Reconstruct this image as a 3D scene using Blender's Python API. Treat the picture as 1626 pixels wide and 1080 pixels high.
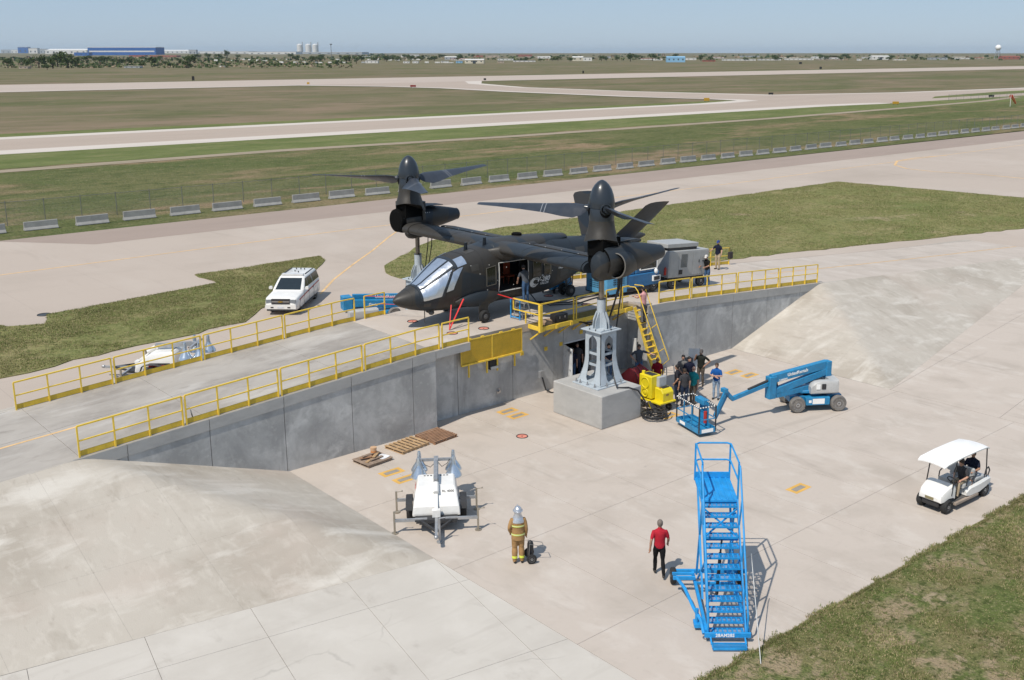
import bpy, bmesh, math, random
from math import sin, cos, pi, radians as R
from mathutils import Vector, Matrix
random.seed(7)
for o in list(bpy.data.objects): bpy.data.objects.remove(o)
S = bpy.context.scene
COL = S.collection
# ------------------------------------------------------------------ camera
CAM_H = 15.4
cam = bpy.data.cameras.new('camera'); camo = bpy.data.objects.new('camera', cam); COL.objects.link(camo)
camo.location = (0, 0, CAM_H); camo.rotation_euler = (R(90 - 13.3), 0, R(-42.0))
cam.sensor_width = 36.0; cam.lens = 36.0 * 1649 / 1626
cam.shift_x = -67 / 1626; cam.shift_y = -66 / 1626
cam.clip_start = 0.5; cam.clip_end = 60000
S.camera = camo
# ------------------------------------------------------------------ sky, sun, exposure
SUN_EL, SUN_AZ = R(55), R(12)          # shadows fall towards (cos az, sin az)
w = bpy.data.worlds.new('World'); S.world = w; w.use_nodes = True
wt = w.node_tree; wt.nodes.clear()
wo = wt.nodes.new('ShaderNodeOutputWorld'); wb = wt.nodes.new('ShaderNodeBackground')
sk = wt.nodes.new('ShaderNodeTexSky'); sk.sky_type = 'NISHITA'; sk.sun_disc = False
sk.sun_elevation = SUN_EL
sk.sun_rotation = math.atan2(-cos(SUN_AZ), -sin(SUN_AZ))   # azimuth of the sun from +Y towards +X
sk.altitude = 1100; sk.air_density = 1.0; sk.dust_density = 0.6; sk.ozone_density = 2.0
wb.inputs['Strength'].default_value = 0.10
# thin high cloud wisps over the blue
tc = wt.nodes.new('ShaderNodeTexCoord'); mp = wt.nodes.new('ShaderNodeMapping')
mp.inputs['Scale'].default_value = (3.2, 3.2, 26)
nz = wt.nodes.new('ShaderNodeTexNoise'); nz.inputs['Scale'].default_value = 2.2; nz.inputs['Detail'].default_value = 8
cr = wt.nodes.new('ShaderNodeValToRGB'); cr.color_ramp.elements[0].position = .60; cr.color_ramp.elements[1].position = .86
sx = wt.nodes.new('ShaderNodeSeparateXYZ'); mr = wt.nodes.new('ShaderNodeMapRange')
mr.inputs['From Min'].default_value = .035; mr.inputs['From Max'].default_value = .075; mr.inputs['To Max'].default_value = .55
mu = wt.nodes.new('ShaderNodeMath'); mu.operation = 'MULTIPLY'
mx = wt.nodes.new('ShaderNodeMix'); mx.data_type = 'RGBA'; mx.inputs['B'].default_value = (7.2, 7.4, 7.8, 1)
tint = wt.nodes.new('ShaderNodeMix'); tint.data_type = 'RGBA'; tint.blend_type = 'MULTIPLY'; tint.inputs['Factor'].default_value = 1
tint.blend_type = 'MIX'; tint.inputs['Factor'].default_value = .72; tint.inputs['B'].default_value = (3.4, 4.6, 6.3, 1)   # pale even summer blue
L = wt.links.new
L(tc.outputs['Generated'], mp.inputs['Vector']); L(mp.outputs['Vector'], nz.inputs['Vector']); L(nz.outputs['Fac'], cr.inputs['Fac'])
L(tc.outputs['Generated'], sx.inputs['Vector']); L(sx.outputs['Z'], mr.inputs['Value'])
L(cr.outputs['Color'], mu.inputs[0]); L(mr.outputs['Result'], mu.inputs[1])
L(sk.outputs['Color'], tint.inputs['A']); L(tint.outputs['Result'], mx.inputs['A']); L(mu.outputs['Value'], mx.inputs['Factor'])
L(mx.outputs['Result'], wb.inputs['Color']); L(wb.outputs['Background'], wo.inputs['Surface'])
sl = bpy.data.lights.new('sun', 'SUN'); so = bpy.data.objects.new('sun', sl); COL.objects.link(so)
sl.energy = 4.0; sl.angle = R(.53); sl.color = (1.0, .93, .83)
sd = Vector((cos(SUN_AZ) * cos(SUN_EL), sin(SUN_AZ) * cos(SUN_EL), -sin(SUN_EL)))
so.rotation_euler = sd.to_track_quat('-Z', 'Y').to_euler(); so.location = (-20, -5, 60)
S.view_settings.view_transform = 'Standard'; S.view_settings.look = 'None'
S.view_settings.exposure = 0.10; S.view_settings.gamma = 1.0; S.view_settings.use_curve_mapping = False
S.render.engine = 'CYCLES'; S.render.resolution_x = 1024; S.render.resolution_y = 680

# ------------------------------------------------------------------ surveying: a sight line met with a plane of the place
_P = R(13.3); _A = R(42.0)
_f = Vector((sin(_A), cos(_A), 0)); _r = Vector((cos(_A), -sin(_A), 0)); _u = Vector((0, 0, 1))
_cz = _f * cos(_P) - _u * sin(_P); _cy = _u * cos(_P) + _f * sin(_P)
def sight(px, py): return _cz + _r * ((px - 880) / 1649) - _cy * ((py - 474) / 1649)
def G(px, py, z=0.0):
    r = sight(px, py); return Vector((0, 0, CAM_H)) + r * ((z - CAM_H) / r.z)
def GY(px, py, y):
    r = sight(px, py); return Vector((0, 0, CAM_H)) + r * (y / r.y)
def G2(px, py, z=0.0):
    p = G(px, py, z); return (p.x, p.y)

# ------------------------------------------------------------------ materials
MATS = {}
def lin(c): return tuple(((x / 255) / 12.92 if x / 255 <= .04045 else ((x / 255 + .055) / 1.055) ** 2.4) for x in c)
def pm(name, col, rough=.55, metal=0.0, var=.14, scale=2.5, bump=0.0, bscale=40, coat=0.0, space='Object', dirt=0.0, dcol=(.16, .13, .10), spec=.5):
    if name in MATS: return MATS[name]
    m = bpy.data.materials.new(name); m.use_nodes = True; t = m.node_tree; n = t.nodes; b = n['Principled BSDF']; l = t.links.new
    b.inputs['Roughness'].default_value = rough; b.inputs['Metallic'].default_value = metal
    b.inputs['Coat Weight'].default_value = coat; b.inputs['Specular IOR Level'].default_value = spec
    tc = n.new('ShaderNodeTexCoord'); src = tc.outputs['Object']
    if space == 'World':
        g = n.new('ShaderNodeNewGeometry'); src = g.outputs['Position']
    nz = n.new('ShaderNodeTexNoise'); nz.inputs['Scale'].default_value = scale; nz.inputs['Detail'].default_value = 6; nz.inputs['Roughness'].default_value = .6
    l(src, nz.inputs['Vector'])
    r = n.new('ShaderNodeValToRGB'); e = r.color_ramp.elements
    e[0].position = .32; e[1].position = .70
    e[0].color = tuple(max(0, c * (1 - var)) for c in col) + (1,); e[1].color = tuple(min(1, c * (1 + var)) for c in col) + (1,)
    l(nz.outputs['Fac'], r.inputs['Fac']); out = r.outputs['Color']
    if dirt > 0:
        n2 = n.new('ShaderNodeTexNoise'); n2.inputs['Scale'].default_value = scale * 3.3; n2.inputs['Detail'].default_value = 8
        l(src, n2.inputs['Vector'])
        r2 = n.new('ShaderNodeValToRGB'); r2.color_ramp.elements[0].position = .52; r2.color_ramp.elements[1].position = .75
        r2.color_ramp.elements[1].color = (dirt, dirt, dirt, 1)
        l(n2.outputs['Fac'], r2.inputs['Fac'])
        mx = n.new('ShaderNodeMix'); mx.data_type = 'RGBA'; mx.inputs['B'].default_value = dcol + (1,)
        l(r2.outputs['Color'], mx.inputs['Factor']); l(out, mx.inputs['A']); out = mx.outputs['Result']
    l(out, b.inputs['Base Color'])
    rr = n.new('ShaderNodeMapRange'); rr.inputs['To Min'].default_value = max(.02, rough - .1); rr.inputs['To Max'].default_value = min(1, rough + .12)
    l(nz.outputs['Fac'], rr.inputs['Value']); l(rr.outputs['Result'], b.inputs['Roughness'])
    if bump > 0:
        nb = n.new('ShaderNodeTexNoise'); nb.inputs['Scale'].default_value = bscale; nb.inputs['Detail'].default_value = 4
        bp = n.new('ShaderNodeBump'); bp.inputs['Strength'].default_value = bump; bp.inputs['Distance'].default_value = .02
        l(src, nb.inputs['Vector']); l(nb.outputs['Fac'], bp.inputs['Height']); l(bp.outputs['Normal'], b.inputs['Normal'])
    MATS[name] = m; return m

def layered(name, base, layers, rough=.85, bump=.25, bscale=30, bdist=.02, spec=.3, cracks=None, grid=None):
    """base colour + list of (colour, noise scale xyz, lo, hi, strength, detail) blended over it, in world position"""
    m = bpy.data.materials.new(name); m.use_nodes = True; t = m.node_tree; n = t.nodes; b = n['Principled BSDF']; l = t.links.new
    b.inputs['Roughness'].default_value = rough; b.inputs['Specular IOR Level'].default_value = spec
    g = n.new('ShaderNodeNewGeometry'); src = g.outputs['Position']
    rgb = n.new('ShaderNodeRGB'); rgb.outputs[0].default_value = base + (1,); out = rgb.outputs[0]
    for i, (c, sc, lo, hi, st, det) in enumerate(layers):
        mp = n.new('ShaderNodeMapping'); mp.inputs['Scale'].default_value = sc[:3]; mp.inputs['Location'].default_value = (i * 7.3, i * 3.1, i * 1.7)
        if len(sc) > 3: mp.inputs['Rotation'].default_value = (0, 0, sc[3])
        l(src, mp.inputs['Vector'])
        z = n.new('ShaderNodeTexNoise'); z.inputs['Scale'].default_value = 1; z.inputs['Detail'].default_value = det; z.inputs['Roughness'].default_value = .62
        z.inputs['Distortion'].default_value = .35
        l(mp.outputs['Vector'], z.inputs['Vector'])
        r = n.new('ShaderNodeValToRGB'); r.color_ramp.elements[0].position = lo; r.color_ramp.elements[1].position = hi
        r.color_ramp.elements[0].color = (0, 0, 0, 1); r.color_ramp.elements[1].color = (st, st, st, 1)
        l(z.outputs['Fac'], r.inputs['Fac'])
        mx = n.new('ShaderNodeMix'); mx.data_type = 'RGBA'; mx.inputs['B'].default_value = c + (1,)
        l(r.outputs['Color'], mx.inputs['Factor']); l(out, mx.inputs['A']); out = mx.outputs['Result']
    def darken(fac, k):
        nonlocal out
        m1 = n.new('ShaderNodeMath'); m1.operation = 'MULTIPLY'; m1.inputs[1].default_value = k; l(fac, m1.inputs[0])
        mx = n.new('ShaderNodeMix'); mx.data_type = 'RGBA'; mx.inputs['B'].default_value = tuple(c * .42 for c in base) + (1,); l(m1.outputs[0], mx.inputs['Factor']); l(out, mx.inputs['A']); out = mx.outputs['Result']
    if cracks:
        z = n.new('ShaderNodeTexNoise'); z.inputs['Scale'].default_value = 1.3; z.inputs['Detail'].default_value = 6; l(src, z.inputs['Vector'])
        mxv = n.new('ShaderNodeMix'); mxv.data_type = 'RGBA'; mxv.blend_type = 'ADD'; mxv.inputs['Factor'].default_value = .55; l(src, mxv.inputs['A']); l(z.outputs['Color'], mxv.inputs['B'])
        v = n.new('ShaderNodeTexVoronoi'); v.feature = 'DISTANCE_TO_EDGE'; v.inputs['Scale'].default_value = cracks[0]; l(mxv.outputs['Result'], v.inputs['Vector'])
        lt = n.new('ShaderNodeMapRange'); lt.inputs['From Min'].default_value = .0; lt.inputs['From Max'].default_value = .006 ; lt.inputs['To Min'].default_value = 1; lt.inputs['To Max'].default_value = 0; l(v.outputs['Distance'], lt.inputs['Value'])
        z2 = n.new('ShaderNodeTexNoise'); z2.inputs['Scale'].default_value = .35; l(src, z2.inputs['Vector']); g2 = n.new('ShaderNodeMapRange'); g2.inputs['From Min'].default_value = .5; g2.inputs['From Max'].default_value = .6; l(z2.outputs['Fac'], g2.inputs['Value'])
        mm = n.new('ShaderNodeMath'); mm.operation = 'MULTIPLY'; l(lt.outputs['Result'], mm.inputs[0]); l(g2.outputs['Result'], mm.inputs[1]); darken(mm.outputs[0], cracks[1])
    if grid:
        s3 = n.new('ShaderNodeSeparateXYZ'); l(src, s3.inputs['Vector'])
        for ax in 'XY':
            a1 = n.new('ShaderNodeMath'); a1.operation = 'DIVIDE'; a1.inputs[1].default_value = grid[0]; l(s3.outputs[ax], a1.inputs[0]); a2 = n.new('ShaderNodeMath'); a2.operation = 'FRACT'; l(a1.outputs[0], a2.inputs[0]); a3 = n.new('ShaderNodeMath'); a3.operation = 'LESS_THAN'; a3.inputs[1].default_value = grid[1] / grid[0]; l(a2.outputs[0], a3.inputs[0]); darken(a3.outputs[0], grid[2])
    l(out, b.inputs['Base Color'])
    if bump > 0:
        nb = n.new('ShaderNodeTexNoise'); nb.inputs['Scale'].default_value = bscale; nb.inputs['Detail'].default_value = 6
        bp = n.new('ShaderNodeBump'); bp.inputs['Strength'].default_value = bump; bp.inputs['Distance'].default_value = bdist
        l(src, nb.inputs['Vector']); l(nb.outputs['Fac'], bp.inputs['Height']); l(bp.outputs['Normal'], b.inputs['Normal'])
    MATS[name] = m; return m

# ------------------------------------------------------------------ mesh builder
class MB:
    def __init__(s): s.v = []; s.f = []; s.m = []; s.sm = []; s.M = None; s.mat = 0; s.smooth = False
    def add(s, vs, fs, smooth=None):
        o = len(s.v); M = s.M
        for p in vs: s.v.append(tuple(M @ Vector(p)) if M is not None else tuple(p))
        for f in fs:
            s.f.append([i + o for i in f]); s.m.append(s.mat); s.sm.append(s.smooth if smooth is None else smooth)
        return s
    def box(s, x0, x1, y0, y1, z0, z1):
        return s.add([(x0,y0,z0),(x1,y0,z0),(x1,y1,z0),(x0,y1,z0),(x0,y0,z1),(x1,y0,z1),(x1,y1,z1),(x0,y1,z1)],
                     [(0,3,2,1),(4,5,6,7),(0,1,5,4),(1,2,6,5),(2,3,7,6),(3,0,4,7)])
    def bar(s, a, b, w, h=None, up=(0, 0, 1)):
        a = Vector(a); b = Vector(b); h = h or w; d = (b - a)
        if d.length < 1e-6: return s
        d.normalize(); u = Vector(up)
        if abs(d.dot(u)) > .985: u = Vector((1, 0, 0)) if abs(d.x) < .9 else Vector((0, 1, 0))
        sd = d.cross(u).normalized() * (w / 2); u = sd.cross(d).normalized() * (h / 2)
        q = [-sd - u, sd - u, sd + u, -sd + u]
        return s.add([a + x for x in q] + [b + x for x in q], [(0,1,2,3),(7,6,5,4),(0,4,5,1),(1,5,6,2),(2,6,7,3),(3,7,4,0)])
    def tube(s, pts, r, n=8, caps=True):
        pts = [Vector(p) for p in pts]; k = len(pts); rs = r if isinstance(r, (list, tuple)) else [r] * k
        rings = []; prev = None
        for i, p in enumerate(pts):
            d = (pts[min(i + 1, k - 1)] - pts[max(i - 1, 0)]).normalized()
            if prev is None:
                u = Vector((0, 0, 1)) if abs(d.z) < .9 else Vector((1, 0, 0)); u = d.cross(u).normalized()
            else:
                u = prev - d * prev.dot(d); u = u.normalized() if u.length > 1e-6 else d.orthogonal().normalized()
            prev = u; v = d.cross(u)
            rings.append([p + (u * cos(2 * pi * j / n) + v * sin(2 * pi * j / n)) * rs[i] for j in range(n)])
        return s.loft(rings, caps, caps, smooth=True)
    def cyl(s, a, b, r0, r1=None, n=16, caps=True): return s.tube([a, b], [r0, r0 if r1 is None else r1], n, caps)
    def loft(s, rings, cap0=True, cap1=True, smooth=True, closed=True):
        n = len(rings[0]); vs = [p for r in rings for p in r]; fs = []
        for i in range(len(rings) - 1):
            for j in range(n if closed else n - 1):
                a = i * n + j; b = i * n + (j + 1) % n; fs.append((a, b, b + n, a + n))
        s.add(vs, fs, smooth)
        if cap0: s.add(rings[0], [tuple(range(n - 1, -1, -1))], False)
        if cap1: s.add(rings[-1], [tuple(range(n))], False)
        return s
    def lathe(s, prof, o=(0, 0, 0), axis='z', n=24, cap0=True, cap1=True):
        o = Vector(o); rings = []
        for r, h in prof:
            ring = []
            for j in range(n):
                c, q = r * cos(2 * pi * j / n), r * sin(2 * pi * j / n)
                ring.append(o + (Vector((c, q, h)) if axis == 'z' else Vector((h, c, q)) if axis == 'x' else Vector((q, h, c))))
            rings.append(ring)
        return s.loft(rings, cap0, cap1)
    def prism(s, poly, z0, z1):
        n = len(poly)
        return s.add([(x, y, z0) for x, y in poly] + [(x, y, z1) for x, y in poly],
                     [tuple(range(n - 1, -1, -1)), tuple(range(n, 2 * n))] + [(i, (i + 1) % n, (i + 1) % n + n, i + n) for i in range(n)])
    def ell(s, c, r, n=14, m=9):
        c = Vector(c); rings = []
        for i in range(1, m):
            a = pi * i / m; rings.append([c + Vector((r[0] * sin(a) * cos(2 * pi * j / n), r[1] * sin(a) * sin(2 * pi * j / n), -r[2] * cos(a))) for j in range(n)])
        return s.loft(rings, True, True)
    def mesh(s, name, mats, bevel=0, sharp=38):
        me = bpy.data.meshes.new(name); me.from_pydata(s.v, [], s.f)
        mats = mats if isinstance(mats, (list, tuple)) else [mats]
        for m in mats: me.materials.append(m)
        me.polygons.foreach_set('material_index', s.m); me.polygons.foreach_set('use_smooth', s.sm)
        me.update()
        if bevel > 0:
            bm = bmesh.new(); bm.from_mesh(me); bmesh.ops.remove_doubles(bm, verts=bm.verts, dist=1e-5)
            es = [e for e in bm.edges if len(e.link_faces) == 2 and e.calc_face_angle(0) > .6]
            bmesh.ops.bevel(bm, geom=es, offset=bevel, segments=1, affect='EDGES', clamp_overlap=True)
            bm.to_mesh(me); bm.free()
        if any(s.sm): me.set_sharp_from_angle(angle=R(sharp))
        return me
    def build(s, name, mats, parent=None, bevel=0, sharp=38):
        o = bpy.data.objects.new(name, s.mesh(name, mats, bevel, sharp)); COL.objects.link(o)
        if parent is not None: o.parent = parent
        return o
def part(name, mats, parent, fn, bevel=0, sharp=38):
    b = MB(); fn(b); return b.build(name, mats, parent, bevel, sharp)
def tag(o, label=None, cat=None, group=None, kind=None):
    if label: o['label'] = label
    if cat: o['category'] = cat
    if group: o['group'] = group
    if kind: o['kind'] = kind
    return o
def thing(name, label, cat, loc=(0, 0, 0), rz=0.0, group=None):
    o = bpy.data.objects.new(name, None); o.empty_display_size = .2; COL.objects.link(o)
    o.location = loc; o.rotation_euler = (0, 0, rz); tag(o, label, cat, group); return o
def copy_tree(o, parent=None):
    c = o.copy(); COL.objects.link(c); c.parent = parent
    for ch in list(o.children): copy_tree(ch, c)
    return c
def frame(origin, xdir, ydir):
    x = Vector(xdir).normalized(); z = x.cross(Vector(ydir)).normalized(); y = z.cross(x)
    return Matrix(((x.x, y.x, z.x, origin[0]), (x.y, y.y, z.y, origin[1]), (x.z, y.z, z.z, origin[2]), (0, 0, 0, 1)))
def lettering(txt, size, M, mat, parent, name='lettering', depth=.004, shear=0.0, bold=False, align='LEFT'):
    cu = bpy.data.curves.new('t', 'FONT'); cu.body = txt; cu.size = size; cu.extrude = depth; cu.shear = shear; cu.align_x = align
    if bold: cu.offset = size * .022
    cu.resolution_u = 2
    to = bpy.data.objects.new('t', cu); COL.objects.link(to)
    me = bpy.data.meshes.new_from_object(to.evaluated_get(bpy.context.evaluated_depsgraph_get()))
    bpy.data.objects.remove(to)
    me.transform(M); me.materials.clear(); me.materials.append(mat); me.name = name
    o = bpy.data.objects.new(name, me); COL.objects.link(o); o.parent = parent; return o
def lathe_ring(b, c, axis_a, axis_b, r, t, n=20, m=6):
    """torus: ring of radius r in plane (a,b), tube t"""
    c = Vector(c); A = Vector(axis_a).normalized(); B = Vector(axis_b).normalized(); N = A.cross(B); vs = []; fs = []
    for i in range(n):
        d = A * cos(2 * pi * i / n) + B * sin(2 * pi * i / n)
        for j in range(m):
            vs.append(c + d * (r + t * cos(2 * pi * j / m)) + N * t * sin(2 * pi * j / m))
    for i in range(n):
        for j in range(m):
            fs.append((i * m + j, ((i + 1) % n) * m + j, ((i + 1) % n) * m + (j + 1) % m, i * m + (j + 1) % m))
    b.add(vs, fs, True)
def clip_convex(poly, clip):
    """Sutherland-Hodgman: poly clipped to convex counter-clockwise clip"""
    out = list(poly)
    for i in range(len(clip)):
        ax, ay = clip[i]; bx, by = clip[(i + 1) % len(clip)]; inp = out; out = []
        if not inp: break
        side = lambda p: (bx - ax) * (p[1] - ay) - (by - ay) * (p[0] - ax)
        for k in range(len(inp)):
            p = inp[k - 1]; q = inp[k]; sp = side(p); sq = side(q)
            if sq >= 0:
                if sp < 0: tt = sp / (sp - sq); out.append((p[0] + (q[0] - p[0]) * tt, p[1] + (q[1] - p[1]) * tt))
                out.append(q)
            elif sp >= 0:
                tt = sp / (sp - sq); out.append((p[0] + (q[0] - p[0]) * tt, p[1] + (q[1] - p[1]) * tt))
    return out
def ccw(p):
    a = sum(p[i][0] * p[(i + 1) % len(p)][1] - p[(i + 1) % len(p)][0] * p[i][1] for i in range(len(p)))
    return p if a > 0 else p[::-1]
def sheet(name, poly, z, mat, label=None, kind='structure', parent=None):
    """one flat sheet, triangulated by bmesh so that concave outlines work"""
    bm = bmesh.new(); vs = [bm.verts.new((p[0], p[1], z)) for p in ccw(list(poly))]; f = bm.faces.new(vs); f.normal_update()
    bmesh.ops.triangulate(bm, faces=[f]); me = bpy.data.meshes.new(name); bm.to_mesh(me); bm.free(); me.materials.append(mat)
    o = bpy.data.objects.new(name, me); COL.objects.link(o); o.parent = parent
    if parent is None: tag(o, label, None, None, kind)
    return o
def ribbon(pts, wd):
    """outline polygon of a strip of width wd along pts"""
    L_, R_ = [], []
    for i, p in enumerate(pts):
        a = Vector(pts[max(i - 1, 0)]); c = Vector(pts[min(i + 1, len(pts) - 1)]); d = (c - a).normalized(); nrm = Vector((-d.y, d.x)) * wd / 2
        L_.append((p[0] + nrm.x, p[1] + nrm.y)); R_.append((p[0] - nrm.x, p[1] - nrm.y))
    return L_ + R_[::-1]
def strip_mesh(name, pts, wd, zf, mat, parent=None):
    b = MB(); q = ribbon(pts, wd); n = len(pts)
    vs = []
    for i in range(n): vs += [q[i], q[2 * n - 1 - i]]
    b.add([(x, y, zf(x, y)) for x, y in vs], [(2 * i, 2 * i + 1, 2 * i + 3, 2 * i + 2) for i in range(n - 1)])
    o = b.build(name, mat, parent)
    if parent is None: o['kind'] = 'structure'
    return o
def slabs(parent, region, origin, ang, sx, sy, z, mat, gap=.014, th=.06, jit=.0):
    """concrete slabs on a grid clipped to a convex region; joints are real gaps"""
    reg = ccw(list(region)); c, s_ = cos(ang), sin(ang); loc = [((x - origin[0]) * c + (y - origin[1]) * s_, -(x - origin[0]) * s_ + (y - origin[1]) * c) for x, y in reg]
    i0 = math.floor(min(p[0] for p in loc) / sx); i1 = math.ceil(max(p[0] for p in loc) / sx); j0 = math.floor(min(p[1] for p in loc) / sy); j1 = math.ceil(max(p[1] for p in loc) / sy)
    for i in range(i0, i1):
        for j in range(j0, j1):
            cell = [(i * sx + gap / 2, j * sy + gap / 2), ((i + 1) * sx - gap / 2, j * sy + gap / 2), ((i + 1) * sx - gap / 2, (j + 1) * sy - gap / 2), (i * sx + gap / 2, (j + 1) * sy - gap / 2)]
            q = clip_convex(cell, loc)
            if len(q) < 3: continue
            a = abs(sum(q[k][0] * q[(k + 1) % len(q)][1] - q[(k + 1) % len(q)][0] * q[k][1] for k in range(len(q)))) / 2
            if a < .05: continue
            wq = [(origin[0] + x * c - y * s_, origin[1] + x * s_ + y * c) for x, y in q]
            b = MB(); dz = random.uniform(-jit, jit); b.prism(wq, z - th, z + dz); b.build('slab', mat, parent)
# ================================================================== SETTING
C_pit = layered('concrete_pit', (.475, .415, .36), [((.385, .335, .285), (.35, .35, .35), .48, .70, .75, 7), ((.56, .51, .455), (.9, .5, .5), .52, .74, .7, 6), ((.32, .275, .235), (1.3, .25, 1, -.5), .58, .76, .6, 9), ((.31, .27, .235), (.12, .9, .3, .3), .62, .76, .5, 9), ((.40, .35, .30), (5, 5, 5), .55, .8, .4, 7), ((.26, .23, .20), (.9, .9, .9), .70, .78, .6, 10)], rough=.86, bump=.12, bscale=60)
C_deck = layered('concrete_deck', (.37, .34, .305), [((.25, .225, .20), (.20, .45, .3), .43, .64, .9, 9), ((.49, .465, .43), (.25, .7, .4), .55, .72, .8, 8), ((.20, .178, .155), (.7, 1.6, 1), .58, .74, .6, 10), ((.42, .39, .35), (2, 2, 2), .5, .7, .4, 8)], rough=.86, bump=.12, bscale=60)
C_bank = layered('concrete_bank', (.44, .40, .345), [((.345, .305, .255), (.22, .28, .6), .44, .62, .8, 10), ((.56, .525, .47), (.33, .95, .5, .6), .52, .68, .85, 10), ((.265, .23, .185), (.9, .28, .8, .5), .58, .76, .6, 11), ((.54, .50, .44), (2.6, 1.2, 2.2), .52, .70, .5, 10), ((.31, .27, .225), (5, 1.6, 4, .4), .58, .74, .5, 10), ((.44, .365, .31), (.12, .12, .3), .52, .68, .5, 7)], rough=.9, bump=.25, bscale=26)
C_slab = layered('concrete_slab', (.50, .465, .415), [((.42, .385, .34), (.25, .3, .3), .46, .7, .7, 8), ((.56, .525, .475), (.6, .5, .5), .5, .72, .65, 8), ((.34, .305, .265), (1.2, .7, 1), .60, .76, .6, 10), ((.39, .355, .31), (.2, 2.5, 1, .4), .58, .74, .45, 9)], rough=.86, bump=.12, bscale=60, cracks=(.16, .3))
C_wall = layered('concrete_wall', (.46, .46, .45), [((.31, .31, .305), (.5, .5, .4), .45, .60, .9, 9), ((.58, .58, .565), (.7, .7, .9), .54, .68, .85, 9), ((.24, .24, .235), (1.8, 1.8, .22), .58, .72, .65, 9), ((.35, .35, .34), (2.2, 2.2, 2.0), .50, .64, .65, 10), ((.56, .56, .54), (6, 6, 6), .57, .74, .4, 7)], rough=.88, bump=.18, bscale=45)
C_coping = layered('concrete_coping', (.40, .395, .38), [((.31, .305, .295), (.8, .8, 2), .45, .7, .7, 7), ((.47, .46, .44), (1.5, 1.5, 2), .52, .74, .6, 7)], rough=.88, bump=.18, bscale=45)
C_apron = layered('concrete_apron', (.425, .36, .305), [((.36, .305, .255), (.06, .09, .1), .46, .68, .7, 6), ((.475, .415, .36), (.1, .05, .1), .52, .72, .6, 6), ((.31, .26, .22), (.5, .12, .3), .60, .8, .45, 9), ((.34, .285, .24), (.05, .4, .1), .60, .75, .35, 8)], rough=.9, bump=.1, bscale=20, grid=(5.9, .03, .22))
C_pink = layered('asphalt_pink', (.315, .25, .21), [((.275, .22, .185), (.05, .2, .1), .46, .68, .7, 6), ((.36, .295, .25), (.2, .5, .3), .55, .75, .5, 7)], rough=.92, bump=.2, bscale=20)
C_taxi = layered('taxiway_concrete', (.385, .315, .26), [((.34, .28, .23), (.02, .12, .1), .45, .7, .7, 6), ((.425, .355, .30), (.04, .3, .1), .5, .75, .5, 6)], rough=.92, bump=0)
C_white = layered('taxiway_shoulder', (.54, .485, .43), [((.46, .41, .36), (.05, .4, .1), .48, .7, .7, 6)], rough=.92, bump=0)
C_runway = layered('runway_concrete', (.43, .36, .305), [((.39, .325, .275), (.01, .08, .1), .45, .7, .7, 5)], rough=.92, bump=0)
M_grass = layered('lawn_grass', (.205, .20, .082), [((.138, .165, .055), (.12, .12, .1), .43, .64, .85, 9), ((.285, .24, .125), (.22, .3, .2), .51, .69, .85, 10), ((.35, .275, .18), (.13, .2, .2), .60, .71, .9, 10), ((.085, .105, .036), (2.5, 2.5, 2.5), .48, .64, .75, 9), ((.33, .295, .155), (6, 6, 6), .54, .68, .65, 8)], rough=1, bump=1, bscale=9, bdist=.1, spec=.05)
M_near = layered('weedy_grass', (.20, .18, .085), [((.12, .15, .048), (.5, .5, .2), .40, .54, .95, 10), ((.34, .26, .17), (.7, .8, .4), .50, .60, .9, 10), ((.38, .30, .205), (1.5, 1.7, .4), .60, .67, .85, 10), ((.068, .085, .028), (4, 4, 3), .50, .60, .85, 9), ((.36, .31, .17), (11, 11, 8), .55, .66, .65, 6)], rough=1, bump=1, bscale=14, bdist=.12, spec=.05)
M_field = layered('prairie_field', (.160, .138, .084), [((.108, .115, .052), (.008, .016, .1), .42, .60, .9, 10), ((.225, .168, .118), (.018, .035, .1), .48, .66, .85, 10), ((.085, .092, .042), (.06, .10, .1), .52, .70, .7, 10), ((.22, .185, .118), (.2, .3, .1), .55, .72, .5, 8)], rough=1, bump=.6, bscale=1.5, bdist=.25, spec=.05)
M_rough = layered('rough_meadow', (.142, .142, .064), [((.098, .12, .044), (.03, .06, .1), .40, .60, .9, 10), ((.275, .195, .125), (.025, .09, .1), .51, .63, .95, 10), ((.070, .088, .032), (.25, .4, .1), .48, .66, .8, 10), ((.24, .205, .115), (.9, 1.2, .5), .54, .70, .7, 9), ((.052, .066, .024), (2.2, 3, 1), .52, .68, .65, 8)], rough=1, bump=1, bscale=3, bdist=.3, spec=.05)
M_mown = layered('mown_verge', (.150, .168, .066), [((.108, .135, .045), (.05, .16, .1), .42, .62, .9, 9), ((.22, .20, .105), (.1, .35, .1), .52, .70, .75, 9), ((.08, .10, .036), (.6, 1.4, .3), .50, .68, .75, 9)], rough=1, bump=.5, bscale=5, bdist=.1, spec=.05)
M_track = layered('dirt_track', (.30, .245, .18), [((.22, .19, .12), (.1, .4, .1), .48, .7, .7, 7)], rough=1, bump=0)
Y_line = pm('yellow_line_paint', (.62, .41, .20), .8, var=.2, scale=1.5, space='World')

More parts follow.
